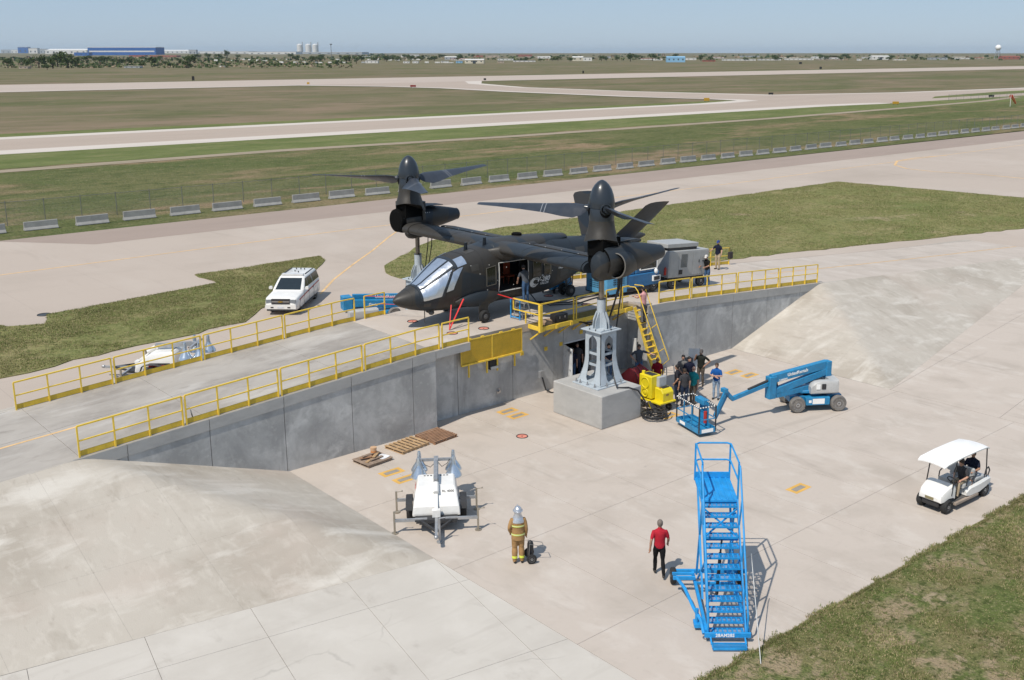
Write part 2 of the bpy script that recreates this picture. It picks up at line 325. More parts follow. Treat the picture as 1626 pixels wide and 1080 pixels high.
def big_sheet(name, x0, x1, y0, y1, z, mat, nx=1, ny=1):
    b = MB(); xs = [x0 + (x1 - x0) * i / nx for i in range(nx + 1)]; ys = [y0 + (y1 - y0) * j / ny for j in range(ny + 1)]
    b.add([(x, y, z) for y in ys for x in xs], [(j * (nx + 1) + i, j * (nx + 1) + i + 1, (j + 1) * (nx + 1) + i + 1, (j + 1) * (nx + 1) + i) for j in range(ny) for i in range(nx)])
    o = b.build(name, mat); o['kind'] = 'structure'; return o
big_sheet('ground', -30000, 30000, -4000, 30000, -.16, M_field, 24, 16)
big_sheet('meadow', -300, 420, 95.3, 157, -.05, M_rough, 8, 2)
big_sheet('grass_verge', -300, 420, 157, 180, -.045, M_mown, 8, 1)
big_sheet('grass_verge_far', -300, 280, 215, 225, -.04, M_mown, 8, 1)
# runway, taxiways, connector
big_sheet('runway', -900, 2400, 473, 576, -.06, C_runway, 12, 1)
big_sheet('runway_shoulder', -900, 300, 468, 474, -.05, C_white, 8, 1)
sheet('taxiway', [(-400, 180), (272, 180), (300, 176), (380, 176), (470, 176), (900, 176), (900, 216), (476, 213), (384, 221), (326, 241), (316, 300), (314, 372), (334, 436), (360, 474), (250, 474), (276, 425), (281, 388), (275, 336), (276, 268), (283, 232), (282, 219), (255, 215), (-400, 215)], -.03, C_taxi)
sheet('taxiway_shoulder', [(-400, 209.5), (262, 210.5), (286, 216), (289, 226), (283, 240), (280, 268), (280, 336), (286, 388), (280, 428), (258, 474), (250, 474), (275, 426), (280.5, 388), (274.5, 336), (275.5, 268), (282, 233), (281, 221), (255, 216), (-400, 216)], -.026, C_white)
sheet('taxiway_shoulder', [(-400, 179.5), (272, 178.5), (300, 175.5), (302, 181), (276, 186), (-400, 187)], -.026, C_white)
sheet('taxiway_shoulder', [(314.5, 300), (313, 372), (333, 436), (360, 474.5), (372, 474.5), (340, 434), (317.5, 372), (318, 300), (330, 243), (386, 224), (478, 216), (900, 219), (900, 214.5), (476, 211.5), (384, 220), (324, 240)], -.022, C_white)
sheet('grass_island', [(345, 186), (900, 190), (900, 202), (420, 200), (360, 193)], -.015, M_mown)
strip_mesh('dirt_track', [(-300, 150), (-60, 152), (38, 153), (80, 156), (128, 153.5), (208, 154), (285, 159), (340, 164), (380, 172)], 3.6, lambda x, y: -.02, M_track)
# apron with its pink shoulder
sheet('apron', [(-140, 40.4), (-140, 95.25), (22, 95.25), (125, 94.6), (260, 94), (420, 94), (420, -30), (92, -30), (86, 33.4), (51, 33.5), (51, 40.4)], 0, C_apron)
sheet('apron_shoulder', [(22.6, 95.3), (28.4, 88.25), (110, 86.2), (260, 84), (420, 82), (420, 94), (211, 94.2), (125, 94.7)], .004, C_pink)
# grass islands: low sod with a real edge
def sod(name, poly, mat, h=.05, seed=1, amp=.25):
    rnd = random.Random(seed); pts = []
    p = ccw(list(poly)); n = len(p)
    for i in range(n):
        a = Vector(p[i]); b2 = Vector(p[(i + 1) % n]); L_ = (b2 - a).length; k = max(1, int(L_ / 1.1))
        if L_ > 150: k = 1
        for j in range(k):
            q = a.lerp(b2, j / k)
            if j: q += Vector((rnd.uniform(-amp, amp), rnd.uniform(-amp, amp)))
            pts.append((q.x, q.y))
    bm = bmesh.new(); top = [bm.verts.new((x, y, h)) for x, y in pts]; bot = [bm.verts.new((x, y, -.01)) for x, y in pts]
    f = bm.faces.new(top); f.normal_update(); m_ = len(pts)
    for i in range(m_): bm.faces.new((bot[i], bot[(i + 1) % m_], top[(i + 1) % m_], top[i]))
    bmesh.ops.triangulate(bm, faces=[f]); me = bpy.data.meshes.new(name); bm.to_mesh(me); bm.free(); me.materials.append(mat)
    o = bpy.data.objects.new(name, me); COL.objects.link(o); o['kind'] = 'structure'; return o
ISLAND_L = [(39.6, 71.2), (29.4, 70.9), (29.4, 67.3), (17.9, 65.7), (17.1, 63.4), (15.3, 64.2), (14.8, 66.0), (9, 66.5), (-60, 67), (-60, 46), (6, 50.8), (12.2, 53.8), (19.4, 55.2), (26.0, 56.0), (28.2, 58.4), (33, 62.6), (36.6, 66.6), (39.0, 69.4)]
ISLAND_R = [(39.6, 60.2), (39.9, 62.4), (41.2, 64.6), (46, 68.2), (50, 71), (58, 72.2), (75, 71.8), (111, 71.3), (113.5, 49.5), (150, 12), (120, 20), (93.4, 40.4), (62.3, 49), (52, 52.5), (46, 54), (42, 56.5)]
sod('grass_island', ISLAND_L, M_grass, .05, 1)
sod('grass_island', ISLAND_R, M_grass, .05, 2)
NEAR_L = [(14, 14.85), (18.4, 14.75), (26.35, 14.55), (35.3, 14.3), (60, 13.8), (88, 13), (88, -30), (-30, -30), (-30, 14.9)]
sod('grass_field', NEAR_L, M_near, .03, 3, .10)
# painted guide lines on the apron
strip_mesh('taxi_line', [(-60, 80), (19, 80.2), (46, 80.6), (62, 80.1), (103, 79), (153, 79.6), (260, 80)], .2, lambda x, y: .006, Y_line)
strip_mesh('taxi_line', [(33.0, 59.6), (36, 63), (39.8, 66.7), (44, 70.6), (48.3, 74.9), (51, 77.4), (54, 79.2), (58, 80.0)], .17, lambda x, y: .007, Y_line)
strip_mesh('taxi_line', [(153, 79.3), (146, 80.4), (139.6, 79.9), (134, 77), (131, 73.4), (130.4, 69), (131.9, 64), (131.6, 58), (131, 40)], .35, lambda x, y: .008, Y_line)
# ---- raised ramp profile
ZK = [(-29.6, 0.0), (9.8, 2.52), (13.4, 2.76), (17, 2.99), (20.6, 3.22), (23.4, 3.39), (25.8, 3.44), (36, 3.44), (37.6, 3.38), (39.4, 3.27), (43.2, 3.0), (47, 2.72), (50.7, 2.44), (58.6, 1.82), (68, 1.12), (84, 0.0)]
def zd(x):
    if x <= ZK[0][0]: return 0.0
    for (a, za), (b, zb) in zip(ZK, ZK[1:]):
        if x <= b: return za + (zb - za) * (x - a) / (b - a)
    return 0.0
YF = 40.6
pm('joint_dark', (.20, .18, .16), .95)
def smin(a, b, k): 
    h = max(k - abs(a - b), 0) / k; return min(a, b) - h * h * k * .25
def bank(name, x0, x1, toe, yedge, side):
    """sloping concrete cast in panels between the ramp edge and its toe, dying away beside the wall"""
    def pt(x, t, dz=0.0):
        yt = toe(x); y = yt + (yedge - yt) * t; z = zd(x) * t; zb = side(x); zz = smin(z, zb, .16) if zb < 50 else z
        return (x, y, max(zz, -.02) + .004 + dz)
    def grid(xa, xb, ta, tb, nx, nt, dz, mat, nm, parent):
        b = MB(); b.add([pt(xa + (xb - xa) * i / nx, ta + (tb - ta) * j / nt, dz) for i in range(nx + 1) for j in range(nt + 1)], [(i * (nt + 1) + j, (i + 1) * (nt + 1) + j, (i + 1) * (nt + 1) + j + 1, i * (nt + 1) + j + 1) for i in range(nx) for j in range(nt)], True)
        return b.build(nm, mat, parent, sharp=60)
    base = grid(x0, x1, 0, 1, 80, 24, -.03, MATS['joint_dark'], name, None); base['kind'] = 'structure'
    n = max(1, round((x1 - x0) / 2.9)); g = .0016
    for i in range(n):
        xa, xb = x0 + (x1 - x0) * i / n, x0 + (x1 - x0) * (i + 1) / n
        for ta, tb in ((0, .36), (.36, .70), (.70, 1)): grid(xa + g * (i > 0), xb - g * (i < n - 1), ta + .00018 * (ta > 0), tb - .00018 * (tb < 1), 10, 10, 0, C_bank, 'slab', base)
    return base
rng = lambda a, b, n: [a + (b - a) * i / n for i in range(n + 1)]
bank('embankment', -29.6, 17.13, lambda x: 24.62 + max(0, 17.13 - x) * .1875, 34.0, lambda x: (17.13 - x) * .3445)
bank('embankment', 42.86, 84, lambda x: 24.0 + (x - 42.86) * .2195, 33.4, lambda x: (x - 42.86) * .304)
bank('embankment', -29.6, 16.9, lambda x: 50 - max(0, 16.9 - x) * .19, YF, lambda x: (16.9 - x) * .3445)
bank('embankment', 44.0, 84, lambda x: 50 - (x - 44.0) * .22, YF, lambda x: (x - 44.0) * .304)
# ---- paved floors
def floor_root(name):
    b = MB(); return b
pf = sheet('pit_floor', [(17.0, 14.3), (42.95, 14.0), (42.95, 34.9), (17.0, 34.9)], -.05, pm('joint_dark', (.20, .18, .16), .95))
slabs(pf, [(17.135, 14.4), (42.85, 14.0), (42.85, 34.85), (17.135, 34.85)], (17.13, 18.1), 0, 2.945, 5.55, 0.0, C_pit, gap=.011)
lf = sheet('approach_slab', [(17.1, 14.4), (17.1, 24.7), (-40, 35.4), (-40, 14.4)], -.052, MATS['joint_dark'])
slabs(lf, [(17.12, 14.4), (17.12, 24.64), (-40, 35.2), (-40, 14.4)], (17.12 - .32, 24.6 - 1.7), -R(10.6), 2.87, 4.3, 0.002, C_slab, gap=.012)
rf = sheet('exit_slab', [(42.9, 12.0), (42.9, 24.05), (86, 33.5), (92, 33.5), (92, 12.0)], -.052, MATS['joint_dark'])
slabs(rf, [(42.87, 12.0), (42.87, 24.05), (86, 33.5), (91, 33.5), (91, 12.0)], (42.87, 24.0), R(7.0), 6.2, 5.2, 0.002, C_pit, gap=.012)

# grass tufts: real blades on the near field and the sod islands
import numpy as np
def tufts(name, n, sampler, hmin, hmax, mats, label, seed, z0):
    rg = np.random.default_rng(seed); xy = sampler(rg, n); n = len(xy)
    k = 3; N = n * k
    base = np.repeat(xy, k, 0) + rg.normal(0, .035, (N, 2)); a = rg.uniform(0, 2 * pi, N); h = rg.uniform(hmin, hmax, N); ln = rg.uniform(.2, .9, N) * h; wd = rg.uniform(.006, .016, N)
    d = np.stack([np.cos(a), np.sin(a)], 1); s = np.stack([-d[:, 1], d[:, 0]], 1)
    v = np.zeros((N, 3, 3)); v[:, 0, :2] = base - s * wd[:, None]; v[:, 1, :2] = base + s * wd[:, None]; v[:, 2, :2] = base + d * ln[:, None]; v[:, :2, 2] = z0; v[:, 2, 2] = z0 + h
    me = bpy.data.meshes.new(name); me.vertices.add(N * 3); me.vertices.foreach_set('co', v.reshape(-1)); me.loops.add(N * 3); me.loops.foreach_set('vertex_index', np.arange(N * 3, dtype=np.int32))
    me.polygons.add(N); me.polygons.foreach_set('loop_start', np.arange(0, N * 3, 3, dtype=np.int32)); me.polygons.foreach_set('loop_total', np.full(N, 3, dtype=np.int32))
    for m in mats: me.materials.append(m)
    me.polygons.foreach_set('material_index', np.repeat(rg.choice(len(mats), n, p=[.42, .33, .25][:len(mats)] if len(mats) == 3 else None), k).astype(np.int32))
    me.update(); me.validate(); o = bpy.data.objects.new(name, me); COL.objects.link(o); tag(o, label, 'grass', None, 'stuff'); return o
g_green = pm('blade_green', (.135, .165, .052), .8, var=.3, scale=.6, space='World', spec=.1); g_olive = pm('blade_olive', (.21, .20, .088), .8, var=.3, scale=.6, space='World', spec=.1); g_straw = pm('blade_straw', (.36, .29, .17), .8, var=.25, scale=.6, space='World', spec=.1)
def inpoly(xy, poly):
    x, y = xy[:, 0], xy[:, 1]; ins = np.zeros(len(xy), bool); m = len(poly)
    for i in range(m):
        (x0, y0), (x1, y1) = poly[i], poly[(i + 1) % m]
        c = ((y0 > y) != (y1 > y)) & (x < (x1 - x0) * (y - y0) / (y1 - y0 + 1e-12) + x0); ins ^= c
    return ins
def vnoise(xy, sc, seed):
    rg = np.random.default_rng(seed); t = rg.random((64, 64)); p = xy * sc; i = np.floor(p).astype(int); f = p - i; f = f * f * (3 - 2 * f)
    q = lambda a, b: t[(i[:, 0] + a) % 64, (i[:, 1] + b) % 64]
    return (q(0, 0) * (1 - f[:, 0]) + q(1, 0) * f[:, 0]) * (1 - f[:, 1]) + (q(0, 1) * (1 - f[:, 0]) + q(1, 1) * f[:, 0]) * f[:, 1]
def samp(poly, box, thr, sc):
    def f(rg, n):
        xy = rg.uniform((box[0], box[2]), (box[1], box[3]), (n * 3, 2)); xy = xy[inpoly(xy, poly)]
        d = vnoise(xy, sc, 5) * .6 + vnoise(xy, sc * 3.1, 6) * .4; xy = xy[d + rg.normal(0, .12, len(xy)) > thr]; return xy[:n]
    return f
tufts('grass_tufts', 150000, samp(NEAR_L, (17, 46, 4, 14.9), .50, .9), .015, .065, [g_green, g_olive, g_straw], 'patchy short grass and weeds in the bottom right corner', 11, .02)
tufts('grass_tufts', 70000, samp(ISLAND_L, (8, 40, 46, 72), .36, .5), .03, .10, [g_green, g_olive, g_straw], 'short grass blades on the sod behind the left ramp', 12, .04)
tufts('grass_tufts', 90000, samp(ISLAND_R, (39, 114, 20, 73), .36, .35), .04, .12, [g_green, g_olive, g_straw], 'short grass blades on the lawn behind the raised deck', 13, .04)

def edge_samp(rg, n):
    x = rg.uniform(17.5, 46, n); y = 14.75 - (x - 18.4) * .0262 + np.abs(rg.normal(0, .10, n)) * (vnoise(np.stack([x, x * .3], 1), 1.6, 8) > .42) - .05; return np.stack([x, y], 1)
tufts('grass_tufts', 9000, edge_samp, .03, .10, [g_green, g_olive, g_straw], 'ragged weeds creeping over the concrete edge at bottom right', 14, .0)
# ================================================================== RAISED RAMP, WALLS, RAILINGS
M_yel = pm('safety_yellow', (.80, .55, .06), .45, var=.10, scale=3, dirt=.35, dcol=(.42, .29, .06))
M_yel2 = pm('toe_board_yellow', (.60, .42, .04), .5, var=.12, scale=3, dirt=.4, dcol=(.33, .23, .05))
ramp = thing('concrete_ramp', 'raised concrete test ramp with grey panel walls and flat deck under the aircraft', 'ramp')
def deck_piece(x0, x1, y0, y1, th=.36):
    b = MB(); xs = sorted(set([x0, x1] + [x for x, _ in ZK if x0 < x < x1])); vs = []; g = .008
    xs[0] += g; xs[-1] -= g
    for x in xs: vs += [(x, y0 + g, zd(x)), (x, y1 - g, zd(x)), (x, y1 - g, zd(x) - th), (x, y0 + g, zd(x) - th)]
    fs = [(i * 4 + j, i * 4 + 4 + j, i * 4 + 4 + (j + 1) % 4, i * 4 + (j + 1) % 4) for i in range(len(xs) - 1) for j in range(4)]
    n = len(xs) - 1; fs += [(0, 1, 2, 3), (n * 4 + 3, n * 4 + 2, n * 4 + 1, n * 4)]
    b.add(vs, [f[::-1] for f in fs]); return b.build('deck_slab', C_deck if x1 < 24.5 else C_pit, ramp)
xj = [-29.6, -23.8, -18, -12.3, -6.5, -.7, 5.05, 9.8, 14.18, 19.96, 24.0]
for a, b_ in zip(xj, xj[1:]):
    deck_piece(a, b_, 34.0, 37.3); deck_piece(a, b_, 37.3, YF)
xm = [24.0, 29.9, 36.2]
for a, b_ in zip(xm, xm[1:]):
    deck_piece(a, b_, 34.72, 37.3); deck_piece(a, b_, 37.3, YF)
deck_piece(24.0, 25.8, 34.0, 34.72)
xr = [36.2, 40.0, 45.8, 51.6, 57.4, 63.2, 69, 74.8, 84]
for a, b_ in zip(xr, xr[1:]):
    deck_piece(a, b_, 33.4, 37.0); deck_piece(a, b_, 37.0, YF)
def panel(x0, x1, y, zt, zb, name, mat, th=.25, out=-1, tz=None):
    """a vertical wall panel in the xz plane whose face is at y; zt/zb are functions of x"""
    g = .012; b = MB(); xs = sorted(set([x0 + g, x1 - g] + [x for x, _ in ZK if x0 + .05 < x < x1 - .05]))
    vs = []
    for x in xs: vs += [(x, y, zb(x)), (x, y, zt(x)), (x, y - out * th, zt(x)), (x, y - out * th, zb(x))]
    fs = [(i * 4 + j, i * 4 + 4 + j, i * 4 + 4 + (j + 1) % 4, i * 4 + (j + 1) % 4) for i in range(len(xs) - 1) for j in range(4)]
    n = len(xs) - 1; fs += [(0, 1, 2, 3), (n * 4 + 3, n * 4 + 2, n * 4 + 1, n * 4)]
    b.add(vs, fs); return b.build(name, mat, ramp)
CO = .42
for a, b_ in zip([8.2, 11.29, 14.18, 17.07, 19.96, 22.83], [11.29, 14.18, 17.07, 19.96, 22.83, 24.0]):
    panel(a, b_, 34.0, lambda x: zd(x) - CO - .012, lambda x: -.1, 'wall_panel', C_wall)
    panel(a, b_, 33.965, lambda x: zd(x) - .003, lambda x: zd(x) - CO, 'coping', C_coping, th=.03)
panel(24.0, 25.8, 33.965, lambda x: zd(x) - .003, lambda x: zd(x) - .34, 'coping', C_coping, th=.03)
for a, b_ in zip([36.2, 39.9, 42.82, 45.81, 48.83], [39.9, 42.82, 45.81, 48.83, 53]):
    panel(a, b_, 33.4, lambda x: zd(x) - CO - .012, lambda x: -.1, 'wall_panel', C_wall)
    panel(a, b_, 33.365, lambda x: zd(x) - .003, lambda x: zd(x) - CO, 'coping', C_coping, th=.03)
# recess behind the pedestal, with a doorway
YR = 34.74
for a, b_ in zip([24.0, 25.65, 28.75], [25.65, 28.75, 31.86]): panel(a, b_, YR, lambda x: zd(x) - .37, lambda x: -.1, 'recess_panel', C_wall)
panel(31.86, 33.75, YR, lambda x: zd(x) - .37, lambda x: 2.05, 'recess_panel', C_wall)
panel(33.75, 36.3, YR, lambda x: zd(x) - .37, lambda x: -.1, 'recess_panel', C_wall)
part('return_wall', C_wall, ramp, lambda b: b.box(36.2, 36.45, 33.66, 34.99, -.1, 3.06)); part('return_wall', C_wall, ramp, lambda b: b.box(23.75, 24.0, 34.26, 34.99, -.1, 3.06))
part('far_wall', C_wall, ramp, lambda b: b.box(9.8, 52, 40.35, 40.585, -.1, 2.1))
part('far_wall', C_wall, ramp, lambda b: b.box(20, 39.4, 40.35, 40.58, 2.1, 3.05))
part('room', pm('room_dark', (.06, .06, .06), .9), ramp, lambda b: (b.box(31.2, 31.4, 35.0, 38.5, 0, 2.6), b.box(34.4, 34.6, 35.0, 38.5, 0, 2.6), b.box(31.2, 34.6, 38.5, 38.7, 0, 2.6), b.box(31.2, 34.6, 35.0, 38.7, 2.6, 2.7)))
dr = part('door', pm('door_paint', (.62, .64, .65), .5, dirt=.3), ramp, lambda b: b.box(0, .92, 0, .045, .02, 2.02), bevel=.004)
dr.location = (31.88, 34.70, 0); dr.rotation_euler = (0, 0, R(-110))
part('handle', pm('steel', (.45, .45, .46), .35, .9), dr, lambda b: (b.bar((.82, -.04, 1.0), (.70, -.04, 1.0), .02), b.bar((.82, 0, 1.0), (.82, -.05, 1.0), .02))); part('door_closer', MATS['steel'], dr, lambda b: b.box(.5, .9, -.05, -.002, 1.85, 1.94))
part('door_frame', MATS['door_paint'], ramp, lambda b: (b.box(31.86, 31.90, 34.72, 34.80, 0, 2.05), b.box(33.71, 33.75, 34.72, 34.80, 0, 2.05), b.box(31.86, 33.75, 34.72, 34.80, 2.03, 2.09)))
part('guide_line', Y_line, ramp, lambda b: [b.add([(x0, 36.90, zd(x0) + .004), (x1, 36.90, zd(x1) + .004), (x1, 37.03, zd(x1) + .004), (x0, 37.03, zd(x0) + .004)], [(0, 1, 2, 3)]) for x0, x1 in zip([-29, 9.8, 13.4, 17, 20.6], [9.8, 13.4, 17, 20.6, 23.4])])
part('guide_line', Y_line, ramp, lambda b: [b.add([(x0, 36.8, zd(x0) + .004), (x1, 36.8, zd(x1) + .004), (x1, 36.94, zd(x1) + .004), (x0, 36.94, zd(x0) + .004)], [(0, 1, 2, 3)]) for x0, x1 in zip([50.7, 58.6, 68], [58.6, 68, 84])])
# ---- guard rails: each bay between double posts is one welded frame
def guard(x0, x1, y, n, label, grp, toe=True, side=1):
    t = thing('guard_rail', label, 'railing', (x0, y, zd(x0)), 0, grp); r = .022
    L_ = lambda x, z: (x - x0, 0, zd(x) - zd(x0) + z)
    for i in range(n):
        x = x0 + (x1 - x0) * i / (n - 1)
        part('post', M_yel, t, lambda b: b.bar(L_(x, 0), L_(x, 1.06), .05, .05, (0, 1, 0)))
    seg = sorted(set([x0, x1] + [x for x, _ in ZK if x0 < x < x1]))
    for nm, h, wv, hv, m in (('top_rail', 1.07, .055, .05, M_yel), ('mid_rail', .56, .045, .042, M_yel)) + ((('toe_board', .115, .012, .19, M_yel2),) if toe else ()):
        def f(b):
            for a, c in zip(seg, seg[1:]):
                off = Vector((0, side * .032 if nm == 'toe_board' else 0, 0)); b.bar(Vector(L_(a, h)) + off, Vector(L_(c, h)) + off, wv, hv)
        part(nm, m, t, f)
    return t
g1 = 'yellow rails along the near edge of the ramp'; g2 = 'yellow rails along the far edge of the ramp'
ord_ = ['first', 'second', 'third', 'fourth', 'fifth', 'sixth', 'seventh', 'eighth', 'ninth', 'tenth']
for i, (a, b_) in enumerate([(9.79, 13.29), (13.41, 16.93), (17.06, 20.54), (20.68, 24.25), (24.41, 25.79)]):
    lab = ['yellow guard rail at the lowest left end of the near ramp edge', 'second yellow guard rail from the left along the near ramp edge', 'third yellow guard rail from the left along the near ramp edge', 'fourth yellow guard rail from the left on the near ramp edge', 'short yellow guard rail at the corner above the folded mesh panels'][i]
    guard(a, b_, 34.07, 2 if i == 4 else 4, lab, g1)
for i, (a, b_, n) in enumerate([(37.1, 39.4, 3), (39.56, 43.14, 4), (43.3, 46.88, 4), (47.05, 50.66, 4)]):
    lab = ['yellow guard rail right beside the top of the yellow ladder', 'yellow guard rail in front of the grey generator', 'yellow guard rail second from the right end of the wall', 'last yellow guard rail at the far right end of the wall'][i]
    guard(a, b_, 33.5, n, lab, g1)
for i, (a, b_) in enumerate([(9.62, 13.15), (13.27, 16.79), (16.92, 20.5), (20.62, 24.12), (24.66, 25.75), (29.5, 33.1), (33.3, 37), (37.2, 40.9), (41.1, 44.7), (44.9, 48.4), (48.6, 51.3)]):
    lab = ['leftmost yellow guard rail on the far ramp edge', 'yellow far guard rail in front of the small white light tower trailer', 'third yellow guard rail from the left along the far ramp edge', 'yellow far guard rail left of the lowered blue lift', 'short yellow guard rail in front of the lowered blue boom', 'yellow far guard rail seen under the aircraft cabin', 'yellow far guard rail behind the blue pumps', 'yellow far guard rail behind the aircraft rear wheels', 'yellow far guard rail behind the blue tug', 'yellow far guard rail behind the grey generator', 'last yellow far guard rail behind the man in khaki trousers'][i]
    guard(a, b_, 40.48, 2 if i == 4 else 4, lab, g2)
# ---- folded expanded metal floor panels on the recess wall
def expanded(b, w_, h_, sx_=.075, sy_=.045, t_=.010):
    """diamond expanded metal as crossing strands in the local xz plane"""
    n = int((w_ + h_ * 1.9) / sx_)
    for s_ in (-1, 1):
        for k in range(-n, n):
            x = k * sx_; z0, z1 = 0, h_; xa, xb = x, x + s_ * h_ * 1.9
            pts = [(xa, 0.0), (xb, h_)]; (x0, za), (x1, zb) = pts
            if s_ < 0: (x0, za), (x1, zb) = (x1, zb), (x0, za)
            if x1 <= 0 or x0 >= w_: continue
            if x0 < 0: za += (zb - za) * (0 - x0) / (x1 - x0); x0 = 0
            if x1 > w_: zb = za + (zb - za) * (w_ - x0) / (x1 - x0); x1 = w_
            if abs(x1 - x0) > .02: b.bar((x0, s_ * .003, za), (x1, s_ * .003, zb), t_, t_, (0, 1, 0))
for i, (xa, xb) in enumerate([(25.68, 27.38), (27.42, 29.1)]):
    t = thing('mesh_panel', ['yellow expanded metal panel hanging beside the overhanging corner', 'yellow expanded metal panel hanging left of the work platform'][i], 'mesh panel', (xa, 34.50, 2.28), 0, 'folded yellow mesh panels'); wv = xb - xa
    part('mesh', M_yel, t, lambda b: expanded(b, wv, 1.08))
    part('sheet', pm('mesh_backing', (.60, .42, .05), .6, dirt=.3), t, lambda b: b.box(.01, wv - .01, .012, .016, .01, 1.07))
    part('frame', M_yel, t, lambda b: (b.bar((0, 0, 1.08), (wv, 0, 1.08), .04), b.bar((0, -.03, 0), (wv, -.03, 0), .07), b.bar((0, 0, 0), (0, 0, 1.08), .03), b.bar((wv, 0, 0), (wv, 0, 1.08), .03)))
    for x in ((.45, 1.45), (.3, 1.3))[i]: part('strut', M_yel, t, lambda b: b.bar((x, .06, -.62), (x, .06, .05), .06, .06, (0, 1, 0)))
    for x in (.5, 1.2): part('hinge', M_yel, t, lambda b: b.bar((x - .08, .02, 1.11), (x + .08, .02, 1.11), .06))
o = thing('junction_box', 'small black electrical box under the yellow mesh panels', 'electrical box', (27.55, 34.58, 1.75))
part('case', pm('black_plastic', (.02, .02, .022), .5), o, lambda b: b.box(-.22, .22, 0, .15, 0, .42), bevel=.01)
part('lamp', pm('grey_lamp', (.5, .5, .48), .4), o, lambda b: b.box(-.2, .2, -.06, .0, .02, .14), bevel=.01)
o = thing('pipe_outlet', 'small round pipe outlet low on the recess wall', 'pipe', (27.9, 34.66, .62)); part('pipe', MATS['steel'], o, lambda b: (b.cyl((0, .08, 0), (0, -.05, 0), .06, n=12), b.box(-.09, .09, .05, .08, -.12, .12)))
o = thing('outlet_box', 'weathered grey outlet box with black hose on the recess wall', 'outlet box', (30.4, 34.6, .7))
part('box', pm('galv', (.42, .43, .44), .45, .6, dirt=.3), o, lambda b: b.box(-.12, .12, 0, .14, 0, .35), bevel=.01)
part('hose', MATS['black_plastic'], o, lambda b: b.tube([(0, -.02, .05), (.05, -.08, -.25), (.12, -.12, -.55), (.3, -.35, -.68), (.8, -.5, -.67)], .035, 8))
for i, x in enumerate((29.3, 30.75, 31.7, 33.0, 33.9)):
    zc = (2.0, 1.95, 2.0, 2.35, 2.4)[i]
    q = part('wall_bracket', M_yel, ramp, lambda b: (b.box(x - .09, x + .09, YR - .03, YR - .002, zc, zc + .18), b.box(x - .04, x + .04, YR - .07, YR - .03, zc + .05, zc + .13)))
# ---- projecting work platform with rails
wp = thing('work_platform', 'yellow bracketed walkway with railings above the doorway', 'platform', (29.65, 33.85, 3.22))
Lx = 5.98
part('edge_beam', M_yel, wp, lambda b: (b.box(0, Lx, 0, .05, 0, .2), b.box(0, .05, .051, .86, 0.002, .198)), bevel=.006)
part('grating', pm('grating', (.30, .22, .06), .6, dirt=.3), wp, lambda b: [b.box(.06, Lx, .06 + k * .05, .075 + k * .05, .165, .195) for k in range(16)] + [b.box(.06 + k * .1, .072 + k * .1, .06, .86, .15, .164) for k in range(64)])
part('floor_sheet', pm('platform_sheet', (.36, .30, .18), .7, dirt=.4), wp, lambda b: b.box(.055, Lx, .055, .87, .11, .145))
for x in (.15, 1.0, 1.9, 2.8, 3.7, 4.6, 5.5): part('bracket', M_yel, wp, lambda b: (b.bar((x, .08, 0), (x, .86, -.55), .06, .06), b.box(x - .07, x + .07, -.03, 0, -.02, .16)))
for x in (0.02, 2.05, 2.22, 4.0, 4.16, 5.1, 5.25): part('post', M_yel, wp, lambda b: b.bar((x, .02, .1), (x, .02, 1.25), .05))
part('corner_post', M_yel, wp, lambda b: b.box(-.06, .10, -.05, .09, -.03, 1.22), bevel=.006)
part('top_rail', M_yel, wp, lambda b: (b.bar((0, .02, 1.26), (2.05, .02, 1.26), .055), b.bar((2.22, .02, 1.26), (4.0, .02, 1.26), .055), b.bar((4.16, .02, 1.26), (5.1, .02, 1.26), .055), b.bar((5.25, .02, 1.26), (5.7, .02, 1.26), .055), b.bar((0, 0, 1.26), (-.1, 1.75, 1.26), .055)))
part('mid_rail', M_yel, wp, lambda b: (b.bar((0, .02, .76), (2.05, .02, .76), .045), b.bar((2.22, .02, .76), (4.0, .02, .76), .045), b.bar((4.16, .02, .76), (5.7, .02, .76), .045), b.bar((0, 0, .76), (-.1, 1.75, .76), .045)))
part('post', M_yel, wp, lambda b: b.bar((-.1, 1.75, .74), (-.1, 1.75, 1.26), .05)); part('post', M_yel, wp, lambda b: b.bar((-.05, .95, .2), (-.05, .95, .76), .05))
# ---- yellow ladder stair
lad = thing('ship_ladder', 'steep yellow ladder stair from the deck down to the pit floor', 'ladder')
A0, A1, B0, B1 = Vector((36.15, 33.25, 3.45)), Vector((36.72, 33.25, 3.45)), Vector((37.05, 33.0, .02)), Vector((37.72, 33.0, .02))
A0, B0, A1, B1 = Vector((35.68, 33.78, 3.38)), Vector((36.22, 32.85, 0)), Vector((36.22, 33.78, 3.38)), Vector((36.78, 32.85, 0))
for a, b_ in ((A0, B0), (A1, B1)): part('stringer', M_yel, lad, lambda b: b.bar(a, b_, .05, .17, (1, 0, 0)))
for k in range(11):
    t_ = (k + .6) / 11.2; p = A0.lerp(B0, t_); q = A1.lerp(B1, t_); part('tread', M_yel, lad, lambda b: b.bar(p, q, .16, .035))
for a, b_ in ((A0, B0), (A1, B1)):
    off = Vector((.0, -.55, .42)); part('handrail', M_yel, lad, lambda b: b.tube([a + Vector((0, .55, .95)), a + Vector((0, 0, 1.0)), a + Vector((0, -.18, .85)), b_ + off + (a - b_) * .12, b_ + (a - b_) * .12 + Vector((0, -.08, 0))], .024, 8))
    for t_ in (.35, .7): part('rail_strut', M_yel, lad, lambda b: b.bar(a.lerp(b_, t_), a.lerp(b_, t_) + Vector((0, -.45, .34)), .035))
